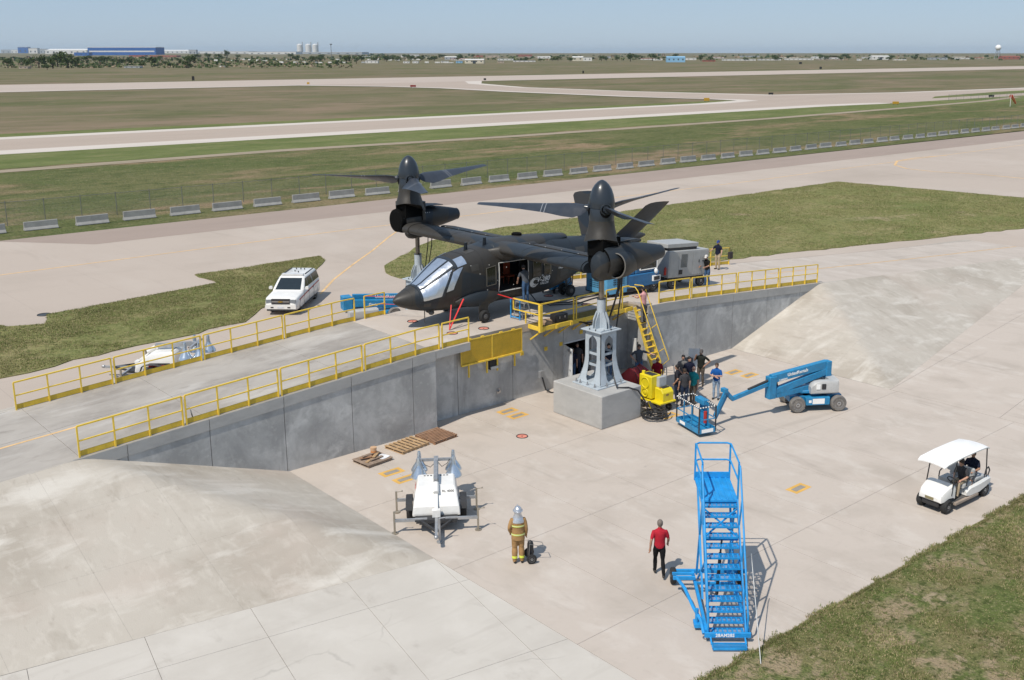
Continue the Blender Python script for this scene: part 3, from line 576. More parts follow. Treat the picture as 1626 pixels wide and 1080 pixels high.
# ================================================================== TILTROTOR AIRCRAFT
AX, AY, AZ = 30.2, 37.65, 3.44
def camo(name, dark, light, rough=.47, sc=.55, lo=.515, hi=.525):
    m = bpy.data.materials.new(name); m.use_nodes = True; t = m.node_tree; n = t.nodes; b = n['Principled BSDF']; l = t.links.new
    g = n.new('ShaderNodeTexCoord'); z = n.new('ShaderNodeTexNoise'); z.inputs['Scale'].default_value = sc; z.inputs['Detail'].default_value = 0
    mp = n.new('ShaderNodeMapping'); mp.inputs['Location'].default_value = (1.3, .4, 2.2); l(g.outputs['Object'], mp.inputs['Vector']); l(mp.outputs['Vector'], z.inputs['Vector'])
    r = n.new('ShaderNodeValToRGB'); e = r.color_ramp.elements; e[0].position = lo; e[1].position = hi; e[0].color = light + (1,); e[1].color = dark + (1,)
    l(z.outputs['Fac'], r.inputs['Fac'])
    z2 = n.new('ShaderNodeTexNoise'); z2.inputs['Scale'].default_value = 5; z2.inputs['Detail'].default_value = 6; l(g.outputs['Object'], z2.inputs['Vector'])
    r2 = n.new('ShaderNodeMapRange'); r2.inputs['To Min'].default_value = .82; r2.inputs['To Max'].default_value = 1.18; l(z2.outputs['Fac'], r2.inputs['Value'])
    mx = n.new('ShaderNodeMix'); mx.data_type = 'RGBA'; mx.blend_type = 'MULTIPLY'; mx.inputs['Factor'].default_value = 1
    l(r.outputs['Color'], mx.inputs['A']); l(r2.outputs['Result'], mx.inputs['B']); l(mx.outputs['Result'], b.inputs['Base Color'])
    b.inputs['Roughness'].default_value = rough; b.inputs['Specular IOR Level'].default_value = .4
    r3 = n.new('ShaderNodeMapRange'); r3.inputs['To Min'].default_value = rough - .08; r3.inputs['To Max'].default_value = rough + .12; l(z2.outputs['Fac'], r3.inputs['Value']); l(r3.outputs['Result'], b.inputs['Roughness'])
    MATS[name] = m; return m
A_paint = camo('aircraft_paint', (.019, .025, .032), (.036, .033, .029))
A_spin = pm('spinner_paint', (.022, .028, .036), .32, var=.1, coat=.2)
A_black = pm('cavity_black', (.004, .004, .004), .9, var=0, spec=.1)
A_blade = pm('blade_paint', (.030, .036, .048), .38, var=.12)
A_mark = pm('marking_white', (.75, .75, .74), .6, var=.05)
A_glass = pm('cabin_glass', (.012, .014, .012), .12, var=.1, spec=.6)
A_foil = bpy.data.materials.new('foil'); A_foil.use_nodes = True
def _foil():
    t = A_foil.node_tree; n = t.nodes; b = n['Principled BSDF']; l = t.links.new
    b.inputs['Base Color'].default_value = (.74, .77, .82, 1); b.inputs['Metallic'].default_value = .95; b.inputs['Roughness'].default_value = .34
    g = n.new('ShaderNodeTexCoord'); v = n.new('ShaderNodeTexVoronoi'); v.inputs['Scale'].default_value = 2.6; z = n.new('ShaderNodeTexNoise'); z.inputs['Scale'].default_value = 2.4; z.inputs['Detail'].default_value = 5
    l(g.outputs['Object'], z.inputs['Vector']); mx = n.new('ShaderNodeMix'); mx.data_type = 'RGBA'; mx.inputs['Factor'].default_value = .35
    l(g.outputs['Object'], mx.inputs['A']); l(z.outputs['Color'], mx.inputs['B']); l(mx.outputs['Result'], v.inputs['Vector'])
    bp = n.new('ShaderNodeBump'); bp.inputs['Strength'].default_value = .45; bp.inputs['Distance'].default_value = .07; l(v.outputs['Distance'], bp.inputs['Height']); l(bp.outputs['Normal'], b.inputs['Normal'])
_foil()
ac = thing('tiltrotor_aircraft', 'dark grey tiltrotor aircraft with upright rotors on the raised deck', 'aircraft', (AX, AY, AZ))
def itp(tab, x):
    if x <= tab[0][0]: return tab[0][1]
    for (a, va), (b, vb) in zip(tab, tab[1:]):
        if x <= b:
            t = (x - a) / (b - a); return va + (vb - va) * t
    return tab[-1][1]
# stations in site coordinates: x -> half width, bottom, top, squareness
T_hw = [(24.38, .03), (24.5, .17), (24.75, .36), (25.2, .60), (25.7, .80), (26.3, .98), (27.0, 1.10), (28, 1.17), (33, 1.17), (34.2, 1.02), (36, .72), (38, .46), (39.9, .26)]
T_bt = [(24.38, 4.75), (24.5, 4.62), (24.75, 4.47), (25.2, 4.30), (25.7, 4.18), (26.3, 4.08), (27, 4.02), (28, 4.0), (32.4, 4.0), (33.4, 4.12), (34.6, 4.45), (36, 4.92), (38, 5.45), (39.9, 5.75)]
T_tp = [(24.38, 4.81), (24.5, 4.95), (24.75, 5.09), (25.2, 5.27), (25.62, 5.42), (26.0, 5.68), (26.6, 6.06), (27.25, 6.42), (27.7, 6.53), (28.2, 6.60), (28.8, 6.70), (29.4, 6.80), (33, 6.72), (35, 6.45), (37, 6.28), (39.9, 6.1)]
T_ex = [(24.38, 2.0), (25.2, 2.15), (26, 2.35), (27, 2.7), (28, 2.9), (33, 2.9), (35, 2.5), (39.9, 2.2)]
def sec(x, th, off=0.0):
    hw, zb, zt, e = itp(T_hw, x), itp(T_bt, x), itp(T_tp, x), itp(T_ex, x); m = (zb + zt) / 2; h = (zt - zb) / 2
    c, s = cos(th), sin(th); f = lambda q: math.copysign(abs(q) ** (2 / e), q)
    return Vector((x - AX, (hw + off) * f(c), m + (h + off) * f(s) - AZ))
def side_y(x, z):
    hw, zb, zt, e = itp(T_hw, x), itp(T_bt, x), itp(T_tp, x), itp(T_ex, x); m = (zb + zt) / 2; h = (zt - zb) / 2
    return hw * max(0, 1 - abs((z - m) / h) ** e) ** (1 / e)
near = [-90, -78, -66, -55, -44, -34, -24.5, -16, -8, 0, 8, 17, 26, 36, 46, 56, 66, 78]
ths = [R(180 - a) for a in near[::-1]] ; ths = [R(a) for a in near] + [R(90)] + [R(180 - a) for a in near[::-1]][0:0]
# theta measured so that +y is far side (0 deg) and -y is near side (180 deg)
TH = [R(a) for a in near] + [R(90)] + [R(180 - a) for a in near[1:][::-1]]
xs_f = [24.38, 24.42, 24.5, 24.62, 24.75, 24.95, 25.2, 25.45, 25.7, 26, 26.3, 26.6, 27, 27.25, 27.6, 28, 28.4, 28.9, 29.44, 30, 30.55, 30.7, 31.05, 31.2, 31.8, 32.4, 33, 33.5, 34.2, 35, 36, 37, 38, 39, 39.9]
def fus(b):
    n = len(TH); vs = [sec(x, t) for x in xs_f for t in TH]; fs = []
    for i in range(len(xs_f) - 1):
        for j in range(n):
            j2 = (j + 1) % n; xm_ = (xs_f[i] + xs_f[i + 1]) / 2; d = math.degrees(TH[j] + (TH[j2] - TH[j]) * .5) if j2 else 270
            if 29.44 < xm_ < 31.2 and 180 - 17 < d < 180 + 24.5: continue          # open cabin door, near side
            if 30.55 < xm_ < 31.05 and 8 < d < 17: continue                       # window in the far door
            fs.append((i * n + j, i * n + j2, (i + 1) * n + j2, (i + 1) * n + j))
    b.add(vs, [f[::-1] for f in fs], True); b.add([sec(xs_f[0], t) for t in TH], [tuple(range(n))], True); b.add([sec(xs_f[-1], t) for t in TH], [tuple(range(n))[::-1]], True)
part('fuselage', A_paint, ac, fus, sharp=50)
def patch(name, mat, x0, x1, t0, t1, off, nx=6, nt=6, slant=0.0, th=.012, parent=None, slant2=0.0):
    """a pane lying on the skin; slant shifts x with angle"""
    b = MB(); vs = []
    for o_ in (off, off - th):
        for i in range(nx + 1):
            for j in range(nt + 1):
                tt = j / nt; xa = x0 + slant * tt; xb = x1 + slant2 * tt; vs.append(sec(xa + (xb - xa) * i / nx, R(t0 + (t1 - t0) * tt), o_))
    m = (nx + 1) * (nt + 1); I = lambda i, j, k=0: k * m + i * (nt + 1) + j
    fs = [(I(i, j), I(i + 1, j), I(i + 1, j + 1), I(i, j + 1)) for i in range(nx) for j in range(nt)]
    for i in range(nx): fs += [(I(i, 0), I(i, 0, 1), I(i + 1, 0, 1), I(i + 1, 0)), (I(i, nt), I(i + 1, nt), I(i + 1, nt, 1), I(i, nt, 1))]
    for j in range(nt): fs += [(I(0, j), I(0, j + 1), I(0, j + 1, 1), I(0, j, 1)), (I(nx, j), I(nx, j, 1), I(nx, j + 1, 1), I(nx, j + 1))]
    b.add(vs, fs, True); return b.build(name, mat, parent or ac)
# cockpit glazing, covered with crinkled silver foil
patch('windshield_pane', A_foil, 25.50, 27.08, 108, 129, .016, 8, 6)
patch('windshield_pane', A_foil, 25.50, 27.08, 77, 102, .016, 8, 6)
patch('windshield_pane', A_foil, 25.46, 26.98, 137, 184, .016, 10, 10, slant=.05, slant2=-.66).name = 'windshield_pane'
patch('windshield_pane', A_foil, 25.55, 27.08, 46, 70, .016, 8, 6)
patch('windshield_pane', A_foil, 25.7, 26.4, 4, 40, .016, 6, 6)
patch('roof_pane', A_foil, 27.24, 27.72, 112, 142, .016, 4, 6); patch('roof_pane', A_foil, 27.24, 27.72, 40, 68, .016, 4, 6)
patch('side_pane', A_foil, 26.98, 27.50, 146, 180, .016, 5, 8, slant=-.44, slant2=-.62); patch('side_pane', A_foil, 26.98, 27.50, 34, 0, .016, 5, 8, slant=-.44, slant2=-.62)
for t0, t1 in ((103.2, 106.8), (130.2, 135.4), (70.8, 76)): patch('windshield_post', A_spin, 25.44, 27.2, t0, t1, .03, 8, 2, th=.03)
patch('windshield_sill', A_spin, 25.38, 25.47, 44, 186, .03, 1, 20, th=.03); patch('windshield_header', A_spin, 27.10, 27.22, 40, 143, .03, 1, 16, th=.03)
patch('windshield_post', A_spin, 26.86, 26.97, 141, 186, .03, 2, 10, slant=-.58, slant2=-.55, th=.03)
# cabin windows
for x0, x1, t0, t1 in ((28.70, 29.24, 166, 187), (31.5, 32.02, 168, 188), (32.2, 32.62, 168, 187)):
    p = patch('cabin_window', A_glass, x0, x1, t0, t1, .012, 3, 3)
    def fr(b):
        b.tube([sec(x0, R(t0), .02), sec(x1, R(t0), .02), sec(x1, R((t0 + t1) / 2), .02), sec(x1, R(t1), .02), sec(x0, R(t1), .02), sec(x0, R((t0 + t1) / 2), .02), sec(x0, R(t0), .02)], .018, 6)
    part('window_frame', pm('window_trim', (.10, .095, .08), .5), p, fr)
# cabin door frame, floor, seats
def dframe(b):
    L_ = [sec(29.44, R(a), .012) for a in (163, 170, 180, 190, 204.5)]; Rr = [sec(31.2, R(a), .012) for a in (163, 170, 180, 190, 204.5)]
    b.tube(L_, .02, 6); b.tube(Rr, .02, 6); b.tube([L_[0], Rr[0]], .02, 6); b.tube([L_[-1], Rr[-1]], .028, 6)
part('door_frame', pm('door_edge', (.55, .55, .53), .4), ac, dframe)
part('cabin_floor', pm('cabin_floor', (.05, .045, .04), .8), ac, lambda b: (b.box(28.6 - AX, 32.4 - AX, -1.06, 1.06, 4.58 - AZ, 4.64 - AZ), b.box(28.55 - AX, 28.6 - AX, -1.0, 1.0, 4.6 - AZ, 6.3 - AZ), b.box(32.4 - AX, 32.45 - AX, -1.0, 1.0, 4.6 - AZ, 6.3 - AZ)))
M_seat = pm('seat_orange', (.30, .055, .02), .7, var=.3)
for k, (x, y) in enumerate(((29.9, .15), (30.5, .2), (31.05, .1), (30.0, .75), (30.6, .75), (31.1, .72))):
    def seat(b):
        b.box(x - .2 - AX, x + .2 - AX, y - .2, y + .2, 4.95 - AZ, 5.04 - AZ); b.box(x - .2 - AX, x + .2 - AX, y + .14, y + .2, 5.0 - AZ, 5.62 - AZ)
        for q in (-.18, .18): b.bar((x + q - AX, y - .18, 4.64 - AZ), (x + q - AX, y - .18, 4.98 - AZ), .03); b.bar((x + q - AX, y + .18, 4.64 - AZ), (x + q - AX, y + .18, 4.98 - AZ), .03)
    part('cabin_seat', M_seat, ac, seat, bevel=.015)
# gear fairings and gear
for s in (-1, 1):
    part('gear_fairing', A_paint, ac, lambda b: b.loft([[Vector((x - AX, s * (1.00 + .42 * k * (.5 + .5 * cos(a))), 4.50 - AZ + .34 * k * sin(a))) for a in [2 * pi * i / 20 for i in range(20)]] for x, k in ((27.0, .12), (27.25, .5), (27.7, .85), (28.2, 1), (28.7, .97), (29.1, .75), (29.5, .4), (29.75, .1))]))
    g = part('main_gear', pm('gear_grey', (.10, .10, .10), .5, .2), ac, lambda b: (b.cyl((28.35 - AX, s * 1.30, 3.74 - AZ), (28.35 - AX, s * 1.22, 4.4 - AZ), .07, n=12), b.bar((28.35 - AX, s * 1.27, 3.8 - AZ), (28.9 - AX, s * 1.2, 4.3 - AZ), .05), b.cyl((28.3 - AX, s * 1.2, 3.73 - AZ), (28.3 - AX, s * 1.62, 3.73 - AZ), .045, n=10)))
    part('gear_door', A_paint, ac, lambda b: b.box(28.08 - AX, 28.60 - AX, s * 1.36 - .02, s * 1.36 + .02, 3.86 - AZ, 4.40 - AZ), bevel=.01)
    part('wheel', pm('tyre', (.018, .018, .018), .8, var=.2), g, lambda b: (b.lathe([(.10, -.10), (.24, -.11), (.285, -.06), (.285, .06), (.24, .11), (.10, .10)], (28.3 - AX, s * 1.48, 3.735 - AZ), 'y', 22)))
    part('hub_cap', MATS['gear_grey'], g, lambda b: b.lathe([(.09, -.115), (.12, -.1), (.12, .1), (.09, .115)], (28.3 - AX, s * 1.48, 3.735 - AZ), 'y', 14))
g = part('tail_gear', MATS['gear_grey'], ac, lambda b: (b.cyl((34.75 - AX, 0, 3.78 - AZ), (34.7 - AX, 0, 4.6 - AZ), .06, n=12), b.tube([(34.75 - AX, 0, 3.95 - AZ), (35.05 - AX, 0, 4.15 - AZ), (34.95 - AX, 0, 4.5 - AZ)], .035, 8), b.cyl((34.75 - AX, -.3, 3.75 - AZ), (34.75 - AX, .3, 3.75 - AZ), .04, n=10)))
for s in (-1, 1):
    part('wheel', MATS['tyre'], g, lambda b: b.lathe([(.10, -.09), (.25, -.10), (.30, -.05), (.30, .05), (.25, .10), (.10, .09)], (34.75 - AX, s * .27, 3.75 - AZ), 'y', 22))
    part('hub_cap', MATS['gear_grey'], g, lambda b: b.lathe([(.08, -.1), (.12, -.09), (.12, .09), (.08, .1)], (34.75 - AX, s * .27, 3.75 - AZ), 'y', 14))
part('belly_leg', MATS['gear_grey'], ac, lambda b: (b.bar((25.9 - AX, -.2, 3.6 - AZ), (25.9 - AX, -.2, 4.2 - AZ), .03), b.bar((26.3 - AX, .2, 3.95 - AZ), (26.5 - AX, .2, 4.2 - AZ), .12), b.ell((26.2 - AX, -.3, 4.05 - AZ), (.14, .12, .12))))
# wing
def foil_pts(le, te, th, y, z, n=14, droop=0.0):
    pts = []
    for k in range(n):
        t = k / (n - 1); x = .5 * (1 - cos(pi * t)); yt = 5 * th * (.2969 * x ** .5 - .126 * x - .3516 * x * x + .2843 * x ** 3 - .1036 * x ** 4); pts.append((x, yt))
    ring = [Vector((le + (te - le) * x, y, z + yt * (te - le) * 1.15)) for x, yt in pts[::-1]] + [Vector((le + (te - le) * x, y, z - yt * (te - le) * .85)) for x, yt in pts[1:-1]]
    return ring
WZ = 6.56 - AZ
part('wing', A_paint, ac, lambda b: b.loft([foil_pts(-.74, 1.28, .26, y, WZ) for y in (-6.75, -4, -1.2, 0, 1.2, 4, 6.75)]))
for s in (-1, 1):
    part('flap', A_paint, ac, lambda b: b.loft([[Vector((1.10, s * y, WZ + .12)), Vector((1.3, s * y, WZ + .14)), Vector((1.95, s * y, WZ + .06 )), Vector((1.30, s * y, WZ - .04)), Vector((1.10, s * y, WZ - .08))] for y in (1.45, 5.9)], sharp=30) if False else b.loft([[Vector((1.10, s * y, WZ + .12)), Vector((1.3, s * y, WZ + .14)), Vector((1.95, s * y, WZ + .02)), Vector((1.30, s * y, WZ - .06)), Vector((1.10, s * y, WZ - .08))] for y in (1.45, 5.9)], smooth=False))
    part('wing_root_fairing', A_paint, ac, lambda b: b.loft([[Vector((x, s * (.2 + k * (1.0 + .25 * cos(a))), WZ - .12 + k * .36 * sin(a))) for a in [2 * pi * i / 18 for i in range(18)]] for x, k in ((-1.3, .2), (-.9, .7), (-.4, 1), (.6, 1), (1.4, .8), (2.2, .35))]))
part('wing_hump', A_paint, ac, lambda b: b.loft([[Vector((x, 1.0 * k * cos(a), WZ + .0 + .36 * k * sin(a))) for a in [2 * pi * i / 20 for i in range(20)]] for x, k in ((-1.0, .3), (-.7, .8), (-.2, 1.0), (1.0, 1.0), (2.4, .8), (4.2, .4))]))
part('exhaust_vent', A_black, ac, lambda b: b.lathe([(.24, 0), (.26, .07), (.2, .12), (.14, .13)], (1.4, .15, WZ + .33), 'z', 18))
for x, y in ((-1.9, -.15), (-.95, -.35)): part('antenna', A_spin, ac, lambda b: b.loft([[Vector((x + dx * k, y + dy, itp(T_tp, x + AX) - AZ + z_)) for dx, dy in ((-.12, 0), (0, -.025), (.12, 0), (0, .025))] for k, z_ in ((1, -.08), (.75, .34))], smooth=False))
# tail
for s in (-1, 1):
    part('tail_fin', A_paint, ac, lambda b: b.loft([[q for q in [Vector((lx + (tx - lx) * u - AX, s * (oy + v * .74), z - AZ + v * .67 * 1)) for u, v in ((0, 0), (.08, .07), (.3, .11), (.7, .07), (1, .004), (1, -.004), (.7, -.07), (.3, -.11), (.08, -.07))]] for lx, tx, oy, z in ((36.5, 38.4, .62, 5.72), (37.1, 38.9, 1.7, 6.92), (37.62, 39.34, 2.62, 8.02), (37.75, 39.3, 2.70, 8.10))]))
    part('tail_fillet', A_paint, ac, lambda b: b.loft([[Vector((x - AX, s * (.45 + .3 * k * cos(a)), 5.78 - AZ + .3 * k * sin(a))) for a in [2 * pi * i / 12 for i in range(12)]] for x, k in ((35.6, .3), (36.5, 1), (38.4, 1), (39.6, .3))]))
part('tail_cone', A_paint, ac, lambda b: b.loft([[Vector((x - AX, .28 * k * cos(a), 5.93 - AZ + .22 * k * sin(a))) for a in [2 * pi * i / 16 for i in range(16)]] for x, k in ((39.7, .95), (40.1, .7), (40.4, .3), (40.45, .05))]))
# nacelles, pylons and rotors
BL_AZ = (126.0, 5.0, 244.5)
def nacelle(s, tipz):
    Y = s * 7.07; Z = lambda z: z - AZ; tag_ = 'near' if s < 0 else 'far'
    def body(b):
        st = ((-.42, .64, 0.34), (-.36, .665, .34), (-.1, .685, .34), (.3, .69, .34), (.9, .69, .36), (1.5, .64, .38), (2.2, .52, .36), (2.9, .38, .36), (3.25, .30, .36))
        b.loft([[Vector((x, Y + s * of + r * cos(a) * 1.0, Z(6.93) + r * .98 * sin(a))) for a in [2 * pi * i / 30 for i in range(30)]] for x, r, of in st], False, False)
    n_ = part('nacelle', A_paint, ac, body)
    def inner(b):
        st = ((-.70, .50, 0), (-.66, .60, 0), (-.43, .645, .01), (-.3, .62, .02)) if s > 0 else ((-.40, .60, 0), (-.37, .63, 0), (-.33, .645, .01), (-.3, .62, .02))
        b.loft([[Vector((x, Y + s * (of + (.20 if s < 0 else .34)) + r * cos(a), Z(6.95) + r * .98 * sin(a))) for a in [2 * pi * i / 30 for i in range(30)]] for x, r, of in st], True, True)
    part('cavity', A_black, n_, inner)
    part('cavity', A_black, n_, lambda b: b.box(-.48, .55, Y + s * .12 - .46, Y + s * .12 + .46, Z(7.15), Z(7.92)))
    part('exhaust', A_black, n_, lambda b: b.loft([[Vector((x, Y + s * .36 + r * cos(a), Z(6.93) + r * .98 * sin(a))) for a in [2 * pi * i / 20 for i in range(20)]] for x, r in ((3.24, .27), (2.9, .25))], False, True))
    part('exhaust_rim', pm('rim_metal', (.12, .11, .10), .4, .6), n_, lambda b: lathe_ring(b, (3.25, Y + s * .36, Z(6.93)), (0, 1, 0), (0, 0, 1), .285, .025))
    def scoop(b):
        st = ((-.84, .05), (-.82, .40), (-.74, .72), (-.5, .93), (-.1, 1.0), (.5, 1.0), (1.1, .85)); dx = 0 if s < 0 else .62
        b.loft([[Vector((x + dx, Y + s * (.46 + .04 * x) + s * .44 * k * cos(a), Z(6.80) + .66 * k * sin(a))) for a in [2 * pi * i / 24 for i in range(24)]] for x, k in st])
    part('engine_fairing', A_paint, n_, scoop)
    fn = Vector((-.88, s * .47, .05)).normalized(); c = Vector((-.02 if s < 0 else .5, Y + s * .90, Z(6.80))); sa = Vector((0, 0, 1)); sb = fn.cross(sa).normalized()
    def cowl(b):
        rings = []
        for d, k in ((0, 1.0), (.06, 1.06), (.25, 1.12), (.7, 1.10), (1.3, .9), (2.1, .6)):
            cc = c - Vector((-1, s * (.12 + .26 * (d > .6)), 0)).normalized() * d if False else c + Vector((d, -s * .26 * d, 0))
            rings.append([cc + sa * (.52 * k * sin(a)) + sb * (.40 * k * cos(a)) for a in [2 * pi * i / 26 for i in range(26)]])
        b.loft(rings, False, True)
    part('intake_cowl', A_paint, n_, cowl)
    def lip(b):
        pts = [c + sa * (.52 * sin(a)) + sb * (.40 * cos(a)) for a in [2 * pi * i / 26 for i in range(27)]]; b.tube(pts, .03, 8)
    part('intake_lip', pm('lip_paint', (.16, .15, .135), .3), n_, lip)
    part('intake_throat', A_black, n_, lambda b: b.loft([[c + Vector((d, -s * .26 * d, 0)) + sa * (.505 * k * sin(a)) + sb * (.385 * k * cos(a)) for a in [2 * pi * i / 26 for i in range(26)]] for d, k in ((.01, 1), (.35, .92))], False, True))
    part('jacking_fairing', A_paint, n_, lambda b: b.loft([[Vector((x, Y - s * .10 + .34 * k * cos(a), Z(6.30) + .32 * k * sin(a) - .0)) for a in [2 * pi * i / 18 for i in range(18)]] for x, k in ((-.36, .1), (-.32, .5), (-.2, .85), (0, 1), (.4, 1), (.9, .85), (1.5, .4))]))
    part('wing_tip_collar', A_paint, n_, lambda b: b.loft([foil_pts(-.78, 1.32, .275, s * y, WZ) for y in (6.2, 6.62)]))
    part('hinge_bolts', pm('bolt_white', (.6, .6, .58), .5), n_, lambda b: [b.ell((.55 + .12 * k, Y - s * .62, Z(7.35)), (.025, .02, .025), 6, 4) for k in range(3)])
    def door(b): b.loft([[Vector((x, Y - .42 * k, z_)), Vector((x, Y + .42 * k, z_)), Vector((x, Y + .42 * k, z_ + .03)), Vector((x, Y - .42 * k, z_ + .03))] for x, k, z_ in ((.55, .8, Z(7.62)), (1.2, 1, Z(7.66)), (1.9, .7, Z(7.60)))], smooth=False)
    part('access_door', A_paint, n_, door)
    def skirt(b):
        prof = [(.74, 7.82), (.70, 7.95), (.64, 8.10), (.575, 8.3), (.535, 8.5), (.525, 8.62)]; n = 30; rings = []
        for r, z in prof:
            w_ = max(0, (8.5 - z) / .7)
            rings.append([Vector((r * cos(a) * (1 + .16 * w_ * max(0, cos(a))), Y + r * sin(a), Z(z - (.26 * w_ * (1 if cos(a) > .5 else .0)) + .10 * w_ * sin(2 * a)))) for a in [2 * pi * i / n for i in range(n)]])
        b.loft(rings, True, False)
        b.loft([[Vector((.62 + dx, Y + y, Z(z))) for dx, y in ((-.1, -.42), (.12, -.36), (.16, 0), (.12, .36), (-.1, .42))] for z in (6.95, 7.9)], smooth=True, closed=True)
    py = part('pylon', A_paint, ac, skirt)
    part('pylon_neck', A_spin, py, lambda b: b.lathe([(.525, Z(8.62)), (.525, Z(9.12)), (.50, Z(9.17))], (0, Y, 0), 'z', 30))
    part('spinner', A_spin, py, lambda b: b.lathe([(.545, Z(9.15)), (.55, Z(9.25)), (.535, Z(9.45)), (.49, Z(9.68)), (.41, Z(9.92)), (.30, Z(10.10)), (.18, Z(10.22)), (.08, Z(10.28)), (.01, Z(10.30))], (0, Y, 0), 'z', 32), sharp=60)
    for q, az in enumerate(BL_AZ):
        az = R(az); d = Vector((cos(az), sin(az), 0)); rot = s
        t = Vector((-sin(az), cos(az), 0)) * rot; hub = Vector((0, Y, Z(9.12)))
        def ring(r, ch, th, tw, dz, k=.27):
            tw = R(tw); ca = t * cos(tw) + Vector((0, 0, 1)) * sin(tw); nn = d.cross(ca).normalized() * rot; nn = nn if nn.z > 0 else -nn; o_ = hub + d * r + Vector((0, 0, dz)); out = []
            for u, v in ((0, 0), (.06, .55), (.22, 1), (.5, .82), (.8, .36), (1, .03), (1, -.03), (.8, -.2), (.5, -.45), (.22, -.6), (.06, -.4)):
                out.append(o_ + ca * ch * (k - u) + nn * v * ch * th)
            return out
        st = [(.62, .30, .22, 42, 0), (.80, .62, .13, 38, .0), (1.15, .92, .10, 33, .0), (1.6, .93, .09, 28, .01), (2.2, .80, .085, 23, .02), (2.35, .775, .085, 22, .02), (2.38, .77, .085, 21.8, .02), (2.5, .75, .085, 21, .03), (2.53, .745, .085, 20.8, .03), (3.4, .61, .08, 16, .05), (4.4, .47, .075, 11, .0), (5.25, .36, .07, 8, .0), (5.33, .32, .05, 7.5, .0)]
        tz = tipz[q]; rings = [ring(r, c_, h_, w_, tz * (r / 5.33)) for r, c_, h_, w_, _ in st]
        bb = MB()
        for i in range(len(rings) - 1):
            bb.mat = 1 if st[i][0] in (2.35, 2.5) else 0
            bb.loft(rings[i:i + 2], i == 0, i == len(rings) - 2)
        bl = bb.build('blade', [A_blade, pm('blade_stripe', (.22, .23, .25), .5)], py, sharp=50)
        part('blade_cuff', A_spin, py, lambda b: (b.cyl(hub + d * .40 + Vector((0, 0, -.02)), hub + d * .72, .15, .13, 14), lathe_ring(b, hub + d * .53, t, (0, 0, 1), .21, .035, 18, 6)))
        part('cuff_slot', A_black, py, lambda b: b.loft([[hub + d * r + t * (.24 * cos(a)) + Vector((0, 0, .27 * sin(a) - .08)) for a in [2 * pi * i / 16 for i in range(16)]] for r in (.44, .534)]))
nacelle(-1, (.06, .34, .16)); nacelle(1, (.06, .30, -.08))
# markings on the near side, wrapped on the skin
def skin_text(txt, x, z, size, name, shear=.25, bold=True):
    o = lettering(txt, size, Matrix.Identity(4), A_mark, ac, name, depth=0, shear=shear, bold=bold); me = o.data
    for v in me.vertices:
        wx, wz = x + v.co.x, z + v.co.y; v.co = Vector((wx - AX, -side_y(wx, wz) - .008, wz - AZ))
    return o
skin_text('V-280', 31.74, 4.76, .34, 'emblem_lettering'); skin_text('VALOR', 31.98, 4.60, .17, 'emblem_lettering'); skin_text('BELL', 32.0, 5.02, .11, 'emblem_lettering'); skin_text('N280BH', 33.15, 5.22, .24, 'registration', shear=.1)
def swirl(b):
    for r0, a0, a1, wv in ((.24, 60, 330, .035), (.16, 40, 300, .03), (.31, 150, 290, .03)):
        pts = []
        for k in range(25):
            a = R(a0 + (a1 - a0) * k / 24); x = 31.66 + r0 * cos(a) * 1.0; z = 4.80 + r0 * .82 * sin(a); pts.append((x, z))
        vs = []
        for i, (x, z) in enumerate(pts):
            w_ = wv * sin(pi * (i + .5) / 25) + .006
            for q in (-1, 1):
                xx = x + q * w_ * cos(R(a0 + (a1 - a0) * i / 24)); zz = z + q * w_ * sin(R(a0 + (a1 - a0) * i / 24)); vs.append((xx - AX, -side_y(xx, zz) - .007, zz - AZ))
        b.add(vs, [(2 * i, 2 * i + 1, 2 * i + 3, 2 * i + 2) for i in range(24)])
part('emblem', A_mark, ac, swirl)
# rivets / access caps: small pale fasteners along wing and roof
part('fasteners', pm('fastener', (.5, .5, .48), .4), ac, lambda b: [b.ell((x, y, z), (.026, .026, .012), 6, 4) for x, y, z in [(-.2 + .25 * (i % 2), -6.2 + i * .62, WZ + .265) for i in range(21)] + [(.9, -5.8 + i * 1.1, WZ + .185) for i in range(11)]])
# panel seams, hatches and grip handles proud of the skin
A_seam = pm('panel_seam', (.016, .017, .018), .6); A_hatch = pm('hatch_paint', (.05, .047, .042), .5)
for x in (27.82, 28.55, 31.34, 33.05, 34.3, 35.6, 37.0): patch('panel_seam', A_seam, x, x + .014, 60, 205, .004, 1, 20, th=.006)
for x in (25.05, 25.42): patch('panel_seam', A_seam, x, x + .012, 40, 220, .004, 1, 24, th=.006)
for x0, x1, t0, t1 in ((27.9, 28.3, 150, 164), (32.75, 33.0, 150, 162), (33.3, 33.9, 186, 200), (26.9, 27.3, 196, 210), (25.55, 25.85, 196, 212), (31.5, 32.6, 205, 207), (28.0, 28.5, 96, 110), (34.5, 35.2, 150, 168)): patch('access_hatch', A_hatch, x0, x1, t0, t1, .006, 2, 3, th=.008)
for y in (-5.4, -4.1, -2.7, 2.7, 4.1, 5.4): part('panel_seam', A_seam, ac, lambda b: b.loft([[p + Vector((0, 0, .003)) for p in foil_pts(-.742, 1.282, .262, yy, WZ)] for yy in (y, y + .014)]))
for k in range(16): part('rivet', MATS['fastener'], ac, lambda b: b.ell(sec(27.9 + .33 * k + .1 * (k % 3), R(150 + 11 * (k * 7 % 5)), .004), (.022, .022, .022), 6, 4))
